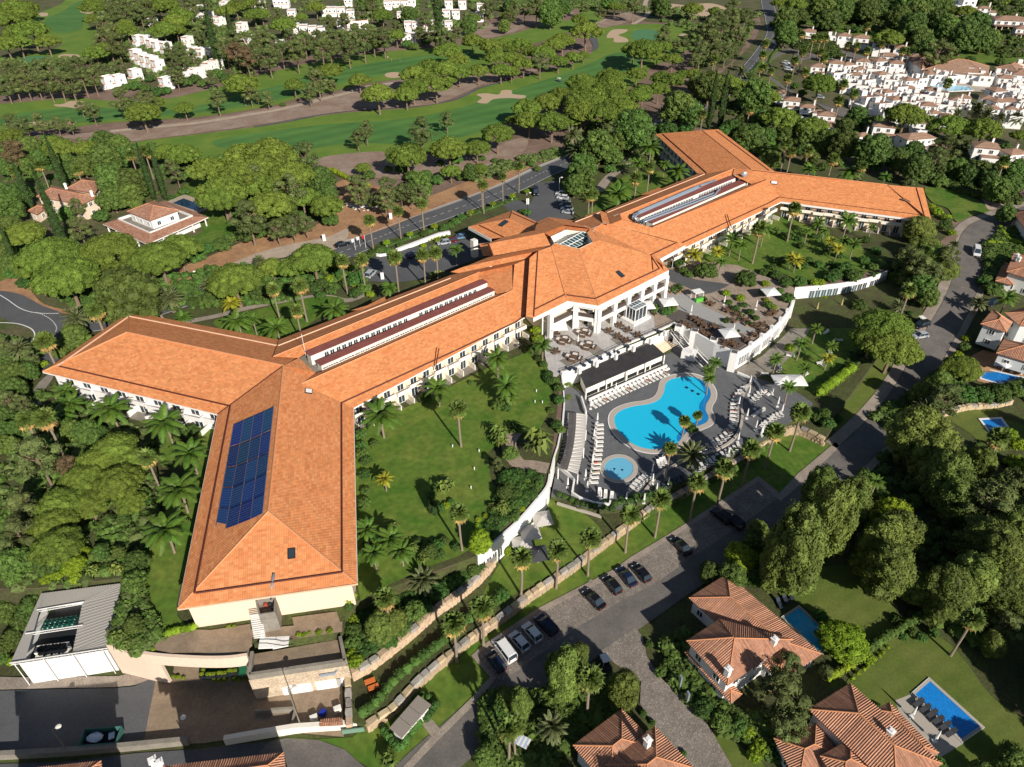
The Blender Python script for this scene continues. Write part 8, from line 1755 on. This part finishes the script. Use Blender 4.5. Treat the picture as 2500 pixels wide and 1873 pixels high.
for i,q in enumerate(((1718,850),(1780,885),(1875,875),(1962,855))):
    x,y=j5([q])[0]; p=at(x,y,LOWZ+.6); p.z=LOWZ+.12; e=empty('planter_box',p,0,'dark planter box with yellow-green plants on the green mat, '+ORD[i],'planter','planter boxes on the green mat'); b=MB(); b.box((0,0,0),1.6 if i else .7,.8 if i else 2.2,.8); b.build('box',M['dark'],e)
    for k in range(3): obj_at('plant',KD['y']['v'][k%2][1],((k-1)*.45 if i else 0,0 if i else (k-1)*.7,.6),k,(.32,.32,.5),e)
e=empty('tiled_shelter',at(807,1768,LOWZ),0,'small terracotta-tiled shelter roof over bins in the service yard','shelter'); hip(e,[at(x,y,LOWZ+1.8) for x,y in j6([(560,1255),(745,1240),(748,1300),(553,1310)])],LOWZ+1.8,LOWZ,.15,ribs=.31,wins=False,cap=False)
for i,(q,m_,l) in enumerate((((580,1215),'navy','blue round waste bag'),((710,1185),'ivory','pale crate stack'),((510,1262),'ivory','flat pale box'),((980,945),'orange','orange play bench under the hedge wall'),((1010,995),'orange','orange play box under the hedge wall'))):
    x,y=j6([q])[0]; p=gp(x,y); e=empty('yard_item' if i else 'waste_bag',p,.4,l+(' in the service yard' if i<3 else ''),'bin' if i<3 else 'play furniture'); b=MB()
    if i==0: b.blob((0,0,.5),.7,.7,.55,2,.12,8,5); b.build('bag',mat('royal_blue_plastic',(.01,.03,.30),.5),e)
    elif i<3: b.box((0,0,0),1.1,.9,.9); b.build('crate',M[m_],e); b=MB(); b.box((0,0,.92),.9,.7,.12); b.build('lid',M['white'],e)
    else: b.box((0,0,.4),1.6,.8,.12); b.build('seat',mat('orange_plastic',(.60,.16,.04),.6) if i==3 else bpy.data.materials['orange_plastic'],e); b=MB(); b.box((-.6,0,0),.15,.7,.4); b.box((.6,0,0),.15,.7,.4); b.build('legs',M['dark'],e)
# kiosk
kq=[at(x,y,LOWZ+2.6) for x,y in j6([(1385,1050),(1495,1130),(1245,1415),(1140,1330)])]; o0=sum(kq,Vector())/4; o0.z=LOWZ
ki=empty('kiosk',o0,0,'small kiosk with a flat grey three-slab roof between box hedges','kiosk'); 
for k in range(3):
    a=kq[0].lerp(kq[3],k/3+.006); b_=kq[1].lerp(kq[2],k/3+.006); c=kq[1].lerp(kq[2],(k+1)/3-.006); d_=kq[0].lerp(kq[3],(k+1)/3-.006)
    b=MB(); b.prism([(p.x-o0.x,p.y-o0.y) for p in (a,b_,c,d_)],2.5,2.65); b.build('roof_slab',mat('taupe_roof_slab',(.27,.235,.20),.9,var=.08,scale=.6) if k==0 else bpy.data.materials['taupe_roof_slab'],ki)
b=MB(); b.prism([(p.x-o0.x,p.y-o0.y) for p in inset(kq,.35)],0,2.5); b.build('wall',M['white'],ki)
# white walls, flags and signs by the car park
wallthing('parking_wall',pxw(k6([(1200,525),(1400,450),(1560,390),(1650,372)]),.6),0,1.1,1.0,'white','thick white wall along the hotel car park')
wallthing('sign_wall',pxw(k6([(1015,560),(1060,568),(1115,560)]),.5),0,1.0,.5,'white','short curved white sign wall at the car park entrance')
M['red']=mat('red_flag',(.5,.02,.02),.7)
for i,(x,y,t) in enumerate(((857,525,425),(897,495,405),(945,510,395))):
    q=k6([(x,y),(x,t)]); p=gp(*q[0]); h=2
    while topx(p+Vector((0,0,h)))[1]>q[1][1] and h<20: h+=.2
    e=empty('flagpole',p,0,'white flagpole with a limp %s flag by the hotel entrance, %s'%(('pale','pale','red')[i],ORD[i] if i<2 else 'rightmost'),'flagpole','entrance flagpoles'); b=MB(); b.tube([(0,0,0),(0,0,h)],.06,5); b.build('pole',M['white'],e)
    b=MB(); b.quad((0,0,h-.1),(-.9,.1,h-.4),(-.8,.1,h-1.5),(0,0,h-1.1)); b.build('flag',M['red' if i==2 else 'canvas'],e)
for (x,y,l) in ((595,445,'striped sign pillar beside the clay roadside'),(1155,262,'white square marker block on the clay lay-by'),(1085,770,'white round bollard at the car park'),(1640,-60,'tall white name sign at the car park island')):
    q=(620+x/S,460+y/S); 
    if y<0: q=(1288,500)
    p=gp(*q); b=MB(); b.box((p.x,p.y,p.z),.9,.5,2.2,.2); b.build('sign_pillar',M['white'],label=l,cat='sign')
rb=empty('rubble_pile',gp(875,505),0,'heap of broken white rubble on the clay lay-by','rubble'); b=MB()
for i in range(60): b.blob((rv.gauss(0,4.5),rv.gauss(0,1.8),.15),rv.uniform(.2,.9),rv.uniform(.2,.6),.25,i,.25,5,3)
b.build('rubble',M['white'],rb,kind='stuff')
for i,(x,y) in enumerate(((1440,985),(1500,1120))):
    q=j7([(x-0,y)])[0]; p=gp(*q); b=MB(); b.box((p.x,p.y,p.z),.25,.6,3.0,.3); b.build('sign_post',M['duct'],label='grey sign post beside the cobbled lane, '+('upper' if i==0 else 'lower'),cat='sign')
# ------------------------------------------------------------------ vehicles
CARM={}
def paint(n,c,r=.25): 
    m=mat('car_paint_'+n,c,r,spec=.6); CARM[n]=m
for n,c in dict(black=(.008,.009,.012),white=(.72,.72,.72),silver=(.40,.42,.44),navy=(.010,.018,.045),grey=(.12,.13,.14),blue=(.12,.22,.36),red=(.35,.015,.015),dkred=(.12,.01,.01)).items(): paint(n,c)
M['tyre']=mat('tyre_rubber',(.012,.012,.012),.9); M['rim']=mat('alloy_rim',(.35,.35,.36),.35,metal=.6)
M['headl']=mat('headlamp_glass',(.65,.68,.70),.1,spec=.8); M['taill']=mat('tail_lamp_red',(.35,.01,.01),.3)
CB={}
def car_meshes(kind,col):
    if (kind,col) in CB: return CB[(kind,col)]
    L,W,Hh={'hatch':(4.1,1.75,1.48),'sedan':(4.6,1.8,1.45),'suv':(4.6,1.88,1.7),'van':(5.1,1.95,1.98)}[kind]
    hb={'van':1.05}.get(kind,.92 if kind=='suv' else .82)
    # side profile of the body, x forward
    prof=[(-L/2,.35),(-L/2,.75),(-L/2+.05,hb),(-L*.22,hb+.04),(L*.18,hb),(L*.42,hb-.14),(L/2-.04,hb-.25),(L/2,.42),(L/2-.1,.28),(-L/2+.1,.28)]
    b=MB(); ys=[-W/2,-W/2+.12,W/2-.12,W/2]; n=len(prof); k=0
    for y in ys:
        s=.93 if abs(y)>W/2-.05 else 1.0
        for x,z in prof: b.v.append((x*s if abs(x)>L*.4 else x,y,z if abs(y)<W/2-.05 else z*.95+.02))
    for r_ in range(3):
        for i in range(n): j=(i+1)%n; b._f((r_*n+i,(r_+1)*n+i,(r_+1)*n+j,r_*n+j),0)
    b._f(tuple(range(n))[::-1] if False else tuple(range(n)),0); b._f(tuple(3*n+i for i in range(n))[::-1],0)
    body=b.mesh('body',CARM[col])
    g={'hatch':(-L/2+.15,-L/2+.55,L*.08,L*.27),'sedan':(-L*.36,-L*.20,L*.07,L*.25),'suv':(-L/2+.12,-L/2+.4,L*.10,L*.27),'van':(-L/2+.08,-L/2+.2,L*.20,L*.38)}[kind]
    b=MB(); w0,w1=W/2-.07,W/2-.22; P=[(g[0],-w0,hb),(g[3],-w0,hb-.02),(g[3],w0,hb-.02),(g[0],w0,hb),(g[1],-w1,Hh),(g[2],-w1,Hh),(g[2],w1,Hh),(g[1],w1,Hh)]
    b.v=P[:]; 
    for f in ((0,1,5,4),(1,2,6,5),(2,3,7,6),(3,0,4,7)): b._f(f,0)
    cab=b.mesh('windows',M['glass'])
    b=MB(); b.v=[(g[1]-.03,-w1-.03,Hh-.03),(g[2]+.03,-w1-.03,Hh-.03),(g[2]+.03,w1+.03,Hh-.03),(g[1]-.03,w1+.03,Hh-.03),(g[1]+.1,-w1+.08,Hh+.04),(g[2]-.1,-w1+.08,Hh+.04),(g[2]-.1,w1-.08,Hh+.04),(g[1]+.1,w1-.08,Hh+.04)]
    for f in ((4,5,6,7),(0,1,5,4),(1,2,6,5),(2,3,7,6),(3,0,4,7)): b._f(f,0)
    # pillars
    for (i,j) in ((0,4),(1,5),(2,6),(3,7)): b.tube([P[i],P[j]],.045,4)
    mx=((g[0]+g[3])/2,(g[1]+g[2])/2)
    for sy,s2 in ((-w0,-w1),(w0,w1)): b.tube([(mx[0],sy*1.01,hb),(mx[1],s2*1.01,Hh)],.05,4)
    roof=b.mesh('roof',CARM[col])
    b=MB(); b.tube([(0,-.1,0),(0,.1,0)],.33,12); wh=b.mesh('tyre',M['tyre']); b=MB(); b.tube([(0,-.115,0),(0,.115,0)],.2,8); rm=b.mesh('rim',M['rim'])
    b=MB(); b.box((0,0,0),.08,.34,.14); hl=b.mesh('headlight',M['headl']); b=MB(); b.box((0,0,0),.06,.28,.2); tl=b.mesh('tail_light',M['taill']); b=MB(); b.box((0,0,0),.18,.16,.13); mi_=b.mesh('wing_mirror',CARM[col])
    CB[(kind,col)]=(body,cab,roof,wh,rm,hl,tl,mi_,L,W,hb); return CB[(kind,col)]
def car(x,y,dx,dy,kind,col,lab,grp='parked cars',z=None):
    """x,y = middle of the car in the photo, dx,dy = which way its nose points"""
    p=stand(x,y,.7) if z is None else at(x,y,z+.7)
    if z is not None: p.z=z
    p.z+=.16 if p.z<-1 else .26
    a=at(x,y,p.z); c=at(x+dx,y+dy,p.z); rz=math.atan2(c.y-a.y,c.x-a.x)
    bd,cb,rf,wh,rm,hl,tl,mi_,L,W,hb=car_meshes(kind,col); e=empty('parked_car' if kind!='van' else 'parked_van',p,rz,lab,'car' if kind!='van' else 'van',grp)
    obj_at('body',bd,(0,0,0),parent=e); obj_at('windows',cb,(0,0,0),parent=e); obj_at('roof',rf,(0,0,0),parent=e)
    for sx in (-L*.31,L*.31):
        for sy in (-W/2+.08,W/2-.08): w_=obj_at('wheel',wh,(sx,sy,.33),parent=e); obj_at('rim',rm,(0,0,0),parent=w_)
    for sy in (-W/2+.3,W/2-.3): obj_at('headlight',hl,(L/2-.06,sy,hb-.34),parent=e); obj_at('tail_light',tl,(-L/2+.01,sy,hb-.2),parent=e)
    for sy in (-W/2-.06,W/2+.06): obj_at('wing_mirror',mi_,(L*.22,sy,hb+.02),parent=e)
    return e
lo='cars parked along the lower road'
for x,y,dx,dy,kd,c,l in [(2040,765,-5,-7,'hatch','navy','dark blue hatchback at the lower end of the parking row beside the white van'),
 (2110,665,-6,-8,'van','white','white van with dark windows in the shaded parking row')]: q=j6([(x,y)])[0]; car(q[0],q[1],dx,dy,kd,c,l,lo)
for x,y,dx,dy,kd,c,l in [(95,595,-6,-7,'hatch','white','white hatchback directly beside the white van'),(205,520,-6,-7,'hatch','white','white hatchback between another white car and a dark estate'),(322,455,-6,-6,'suv','navy','dark blue estate with roof rails at the right end of the row'),
 (725,240,-6,-6,'sedan','black','black saloon alone on the sunlit cobbled bay'),(880,120,-5,-6,'hatch','black','black hatchback with a bright rear window, edge of the shade'),(1000,50,-5,-6,'sedan','navy','dark blue saloon in the shade of the parking bay'),(1125,20,-5,-6,'hatch','black','black hatchback deep in the shade of the parking bay')]: q=j7([(x,y)])[0]; car(q[0],q[1],dx,dy,kd,c,l,lo)
for x,y,dx,dy,kd,c,l in [(1460,1425,-5,-5,'sedan','black','black saloon under dappled shade on the cobbles'),(1800,1170,-5,-4,'suv','black','black off-roader in deep shade, left of a pair'),(1900,1215,-5,-4,'suv','black','black off-roader in deep shade, right of a pair')]: q=j3([(x,y)])[0]; car(q[0],q[1],dx,dy,kd,c,l,lo)
for x,y,dx,dy,kd,c,l in [(1808,535,1,8,'van','white','small white van driving on the lower road bend'),(1345,1150,-7,2,'suv','black','black off-roader parked by the white cart'),(1335,1240,-7,1,'hatch','silver','silver hatchback in the roadside bay near the big pine'),(1935,965,-5,2,'hatch','navy','dark car on the drive beside the right edge villa')]: q=k8([(x,y)])[0]; car(q[0],q[1],dx,dy,kd,c,l,'cars on the upper part of the lower road')
for x,y,dx,dy,kd,c,l in [(742,475,8,-2,'sedan','black','black saloon driving on the hotel road beside the flagpoles'),(985,722,6,-6,'suv','silver','silver off-roader parked at the near side of the hotel forecourt'),(1738,412,-7,1,'hatch','blue','pale blue hatchback in front of the entrance canopy'),(1662,440,-7,1,'hatch','dkred','dark red hatchback in the forecourt row'),(1600,458,-7,1,'hatch','silver','silver hatchback left of the dark red car'),(1335,562,5,-5,'hatch','navy','dark blue car under the forecourt palms')]: q=k6([(x,y)])[0]; car(q[0],q[1],dx,dy,kd,c,l,'cars on the hotel forecourt')
for i,(x,y) in enumerate(((450,45),(462,78),(474,110),(486,142),(496,172),(506,200))):
    q=k7([(x,y)])[0]; car(q[0],q[1],-9,-1,'hatch',('white','white','silver','grey','white','silver')[i],('white','white','silver','grey','white','silver')[i]+' hatchback in the tight row beside the entrance road, '+LI[i]+' from the top','cars in the entrance row')
q=k7([(235,35)])[0]; car(q[0],q[1],1,6,'van','black','black van leaving the hotel entrance road','cars in the entrance row')
for i,(x,y,kd,c) in enumerate(((205,530,'hatch','white'),(215,560,'hatch','silver'),(225,585,'hatch','white'),(580,512,'hatch','white'),(665,512,'hatch','black'),(705,512,'suv','black'),(150,352,'hatch','white'),(290,390,'hatch','dkred'),(345,388,'hatch','silver'),(490,820,'hatch','silver'))):
    q=k4([(x,y)])[0]; car(q[0],q[1],7,1,kd,c,f'{ {"dkred":"dark red"}.get(c,c)} car at the village parking loop, {LI[i]} from the upper left','cars at the village parking')
for i,(x,y) in enumerate(((1528,1553),(1442,1420),(1395,1560),(2350,703),(2300,880),(1130,1790))):
    p=lowp(x,y); b=MB(); b.tube([(0,0,0),(0,0,.02)],.38,12); o=b.build('manhole_cover',M['conc'],label='round manhole cover in the lower road, '+ORD[i],cat='manhole cover',group='manhole covers'); o.location=(p.x,p.y,p.z+.125)
# electric cart with open bed
for q,l in ((j7([(820,745)])[0],'small white-roofed utility cart parked at the mouth of the cobbled lane'),(k8([(1350,1095)])[0],'white-roofed cart in the bay above the black off-roader')):
    p=stand(q[0],q[1],1.6); p.z+=.12; e=empty('utility_cart',p,.3,l,'utility cart'); b=MB(); b.box((0,0,1.75),1.3,1.5,.08); b.build('roof',M['white'],e); b=MB(); b.box((0,0,.35),1.35,2.9,.35); b.build('chassis',M['dark'],e); b=MB(); b.box((0,-.2,.7),1.2,.5,.5); b.build('seat',M['black'],e)
    for sx in (-.55,.55):
        for sy in (-1,1):
            b=MB(); b.tube([(sx-.08,sy,.25),(sx+.08,sy,.25)],.27,8); b.build('wheel',M['tyre'],e); b=MB(); b.tube([(sx,sy*.6,.7),(sx,sy*.6,1.75)],.03,4); b.build('post',M['white'],e)
# ------------------------------------------------------------------ people
def person(p,rz,pose,top,skin,lab):
    hv=[(0,0,.95),(0,0,1.2),(0,0,1.42),(0,0,1.52),(0,.02,1.66),(-.18,0,1.40),(-.28,.02,1.12),(-.24,.16,.92),(.18,0,1.40),(.28,.02,1.12),(.24,.16,.92),(-.10,0,.88),(-.11,.02,.48),(-.12,0,.06),(-.12,.14,.03),(.10,0,.88),(.12,.03,.48),(.13,0,.06),(.13,.14,.03)]
    ed=[(0,1),(1,2),(2,3),(3,4),(2,5),(5,6),(6,7),(2,8),(8,9),(9,10),(0,11),(11,12),(12,13),(13,14),(0,15),(15,16),(16,17),(17,18)]
    rd=[.14,.14,.13,.055,.10,.06,.045,.035,.06,.045,.035,.09,.06,.04,.04,.09,.06,.04,.04]
    me=bpy.data.meshes.new('body'); 
    if pose=='lie': hv=[(x,z-.9,.12+y*.4) for x,y,z in hv]
    me.from_pydata(hv,ed,[]); o=bpy.data.objects.new('body',me); COL.objects.link(o); m_=o.modifiers.new('skin','SKIN'); m_.use_smooth_shade=True
    for v,r in zip(me.skin_vertices[0].data,rd): v.radius=(r,r)
    me.skin_vertices[0].data[0].use_root=True
    s_=o.modifiers.new('sub','SUBSURF'); s_.levels=1; s_.render_levels=1
    me.materials.append(skin); e=empty('person',p,rz,lab,'person'); o.parent=e
    b=MB()
    if pose=='lie': b.blob((0,.05,.15),.2,.16,.16,1,0,8,5); b.blob((0,.42,.15),.2,.14,.15,1,0,8,5)
    else: b.blob((0,0,1.22),.21,.17,.28,1,0,8,5); b.blob((0,0,.86),.2,.17,.16,1,0,8,5)
    b.build('clothes',top,e,smooth=True)
    b=MB(); b.blob((0,.80 if pose=='lie' else -.02,.16 if pose=='lie' else 1.71),.10,.11,.09,1,0,7,4); b.build('hair',M['wood'],e,smooth=True); return e
SK=mat('skin',(.45,.25,.17),.6); 
for n_,c in dict(redsw=(.45,.03,.03),greensw=(.05,.3,.15),whitesh=(.7,.7,.7),darksh=(.02,.02,.03),pinksw=(.5,.2,.18)).items(): M[n_]=mat('cloth_'+n_,c,.8)
for lg,m_,l in ((rowA[9],'redsw','sunbather in red lying on a lounger near the middle of the bar row'),(rowA[14],'redsw','sunbather in red lying on a lounger in the right half of the bar row'),(rowA[19],'darksh','sunbather in dark swimwear at the right end of the bar row'),(rowA[3],'pinksw','sunbather lying near the left end of the bar row'),(rowB[11],'greensw','sunbather in green lying left of the round pool'),(rowB[9],'redsw','sunbather lying left of the round pool, above the one in green')):
    person(lg.location+Vector((0,0,.40)),lg.rotation_euler[2],'lie',M[m_],SK,l)
for k,(lg,m_) in enumerate(((rowC[3],'whitesh'),(rowC[7],'darksh'),(rowC[12],'pinksw'),(rowC[17],'greensw'))):
    person(lg.location+Vector((0,0,.40)),lg.rotation_euler[2],'lie',M[m_],SK,('sunbather in %s on the lounger arc by the main pool, '%('white','black','pink','green')[k])+LI[k]+' from the top')
for (x,y,m_,l) in ((620+1130/S,498/S,'whitesh','golfer in white on the upper fairway, left one of three'),(620+1160/S,520/S,'redsw','golfer in reddish top on the upper fairway, middle one of three'),(620+1230/S,520/S,'darksh','golfer in dark top on the upper fairway, right one of three')):
    p=gp(x,y); person(p,rv.uniform(0,6),'stand',M[m_],SK,l)
e=empty('golf_cart',gp(1240+430/S,690/S),.8,'golf buggy with a pale roof on the lower fairway','golf cart'); b=MB(); b.box((0,0,1.8),1.3,1.8,.1); b.build('roof',M['ivory'],e); b=MB(); b.box((0,0,.3),1.2,2.4,.45); b.build('body',M['navy'],e)
for sx in (-.5,.5):
    for sy in (-.8,.8): b=MB(); b.tube([(sx-.08,sy,.25),(sx+.08,sy,.25)],.25,8); b.build('wheel',M['tyre'],e); b=MB(); b.tube([(sx,sy,.7),(sx,sy,1.8)],.03,4); b.build('post',M['white'],e)
# ------------------------------------------------------------------ roofs and wall at the bottom edge
villa((330,1885),LOWZ,[([(398,1871),(692,1838),(700,1905),(410,1950)],LOWZ+11.5,LOWZ),([(-60,1890),(247,1858),(250,1925),(-60,1965)],LOWZ+11,LOWZ)],[(372,1856,LOWZ+11.9),(388,1862,LOWZ+11.9)],'brown tiled roofs of a building heightened to shade the yard, cut at the bottom edge')  # blocks heightened and the left one widened so their shadow covers the yard
e=empty('swing_seat',lowp(1275,1826),-.5,'garden seat with blue and white striped canopy at the bottom edge','garden seat'); M['stripe']=mat('pale_blue_canvas',(.42,.52,.68),.8)
for k in range(7): b=MB(); b.box((-.9+k*.3,0,1.9),.28,1.6,.05); b.build('canopy_stripe',M['stripe' if k%2 else 'white'],e)
b=MB(); b.box((0,0,.4),2.0,.7,.15); b.build('seat',M['stripe'],e)
for sx in (-1,1): b=MB(); b.tube([(sx,0,0),(sx,0,1.9)],.04,5); b.build('post',M['white'],e)
# ------------------------------------------------------------------ undergrowth between the trees: nobody could count it
def under(name,regions,n,seed,szr,lab,mats,maxw=None,avoid=()):
    r=random.Random(seed); b=MB(); org=gp(*regions[0][0]); tot=0; tries=0
    areas=[]
    while tot<n and tries<n*8:
        tries+=1; reg=regions[r.randrange(len(regions))]; xs=[p[0] for p in reg]; ys=[p[1] for p in reg]
        x,y=r.uniform(min(xs),max(xs)),r.uniform(min(ys),max(ys))
        if not inpoly(x,y,reg) or any(inpoly(x,y,a) for a in avoid): continue
        p=gp(x,y)-org; s=r.uniform(*szr); far=1+max(0,(p+org).y-250)/250; s*=far**.7
        b.blob((p.x,p.y,p.z+s*.35),s*.9,s*.9,s*.7,tot,.25,6,4,0 if r.random()<.7 else 1)
        mi=r.choice((0,0,1))
        for _ in range(14):
            d=Vector((r.gauss(0,1),r.gauss(0,1),abs(r.gauss(0,1))+.1)).normalized(); q=p+Vector((0,0,s*.35))+Vector((d.x*s,d.y*s,d.z*s*.8)); a=Vector((r.gauss(0,1),r.gauss(0,1),r.gauss(0,.6))).normalized(); c=a.cross(d).normalized(); w_=s*.27
            k=len(b.v); b.v+=[tuple(q-a*w_),tuple(q+c*w_*.7),tuple(q+a*w_),tuple(q-c*w_*.7)]; b._f((k,k+1,k+2,k+3),mi)
        tot+=1
    o=b.build(name,[M[m] for m in mats],label=lab,cat='undergrowth',kind='stuff'); o.location=org; return o
road_av=[[(780,640),(1260,450),(1260,520),(960,600),(960,690),(800,680)]]
under('undergrowth',[[(0,330),(330,350),(480,380),(640,400),(830,460),(830,520),(700,570),(560,600),(480,520),(400,450),(120,470),(0,480)],[(0,560),(60,560),(330,690),(250,780),(60,690),(0,640)],[(130,720),(330,680),(560,650),(880,640),(900,690),(680,740),(400,760),(250,790)]],1500,1,(.7,1.6),'low dense shrubs under the left-hand trees',('leaf','bushm'),avoid=[[(150,430),(560,440),(560,600),(300,590),(150,520)]])
under('undergrowth',[[(0,960),(120,940),(330,1040),(400,1080),(430,1180),(340,1450),(260,1430),(90,1450),(0,1540)],[(0,820),(110,860),(60,930),(0,960)],[(270,1430),(340,1440),(390,1560),(340,1590),(270,1560)]],1500,2,(.6,1.5),'tangled garden undergrowth in the lower left wood',('leaf','aleppo'))
under('undergrowth',[[(1960,1290),(2070,1180),(2130,1130),(2200,1080),(2500,1100),(2500,1560),(2400,1580),(2250,1520),(2200,1440),(2330,1420),(2200,1350),(2080,1330)],[(1620,1560),(1680,1540),(1720,1660),(1800,1740),(1860,1750),(1950,1850),(1760,1790),(1640,1680)],[(2120,1020),(2230,960),(2300,900),(2330,940),(2260,1040),(2200,1080)],[(1180,1700),(1500,1680),(1540,1740),(1400,1800),(1350,1873),(1180,1873)],[(2405,600),(2445,565),(2500,550),(2500,640),(2450,690),(2405,690)]],2200,3,(.6,1.5),'dark shady undergrowth of the lower right woods',('leaf','leaf'),avoid=[[(1640,1440),(1800,1390),(2020,1590),(1950,1650),(1800,1730)],[(1900,1800),(2080,1660),(2300,1850),(2200,1900),(1900,1873)]])
under('undergrowth',[[(0,150),(280,160),(420,150),(600,190),(640,170),(620,110),(500,60),(240,60),(240,110),(200,150),(0,210)],[(240,0),(1240,0),(1240,50),(1100,100),(900,100),(620,165),(280,215),(260,180),(230,60)],[(1240,0),(1560,0),(1540,20),(1240,20)]],2200,4,(.9,1.7),'scrub and bushes between the top-left terraces and the golf course',('aleppo','leaf'))
under('undergrowth',[[(1900,0),(2500,0),(2500,150),(2300,120),(2200,110),(2120,90),(1950,40)],[(1640,300),(1900,300),(2050,340),(2280,440),(2500,470),(2500,380),(2300,330),(2130,290),(2000,300),(1900,250),(1760,210),(1660,260)],[(2280,440),(2400,420),(2500,500),(2450,500),(2330,470)],[(1880,60),(2010,80),(2060,150),(1940,120)]],2600,5,(.8,1.8),'dense undergrowth around the white village',('leaf','bushm'))
under('undergrowth',[[(1560,20),(1860,30),(1840,80),(1760,160),(1700,170),(1680,90)],[(1380,330),(1500,280),(1640,320),(1600,400),(1480,420),(1400,420)],[(1150,420),(1380,360),(1380,380),(1160,450)]],800,6,(.7,1.5),'scrub beside the top right road and behind the hotel',('aleppo','leaf'))
under('undergrowth',[[(850,1480),(960,1440),(1150,1370),(1180,1390),(1090,1450),(960,1560),(880,1610),(845,1600)],[(1230,1150),(1330,1160),(1300,1220),(1240,1270),(1190,1330),(1180,1320)],[(1430,1240),(1600,1200),(1900,1050),(1900,1040),(1560,1230)],[(1900,640),(2160,640),(2330,600),(2300,680),(2200,800),(2100,900),(2010,960),(2120,800),(2130,700)]],1300,7,(.45,1.0),'leafy planting on the banks around the pool gardens',('bushm','leaf'))
for x0,x1,y0,y1,n,ks in ((2560,2900,980,1900,34,'BBm'),(2540,2800,200,900,24,'bSm'),(-330,-50,250,700,24,'bmS'),(-330,-50,940,1450,22,'bmS')):
    for i in range(n): tree(ks[i%3],rv.uniform(x0,x1),rv.uniform(y0,y1),rv.uniform(70,110)*(.6 if y1<950 else 1))
relabel()
# the sky beyond the ground is the world itself
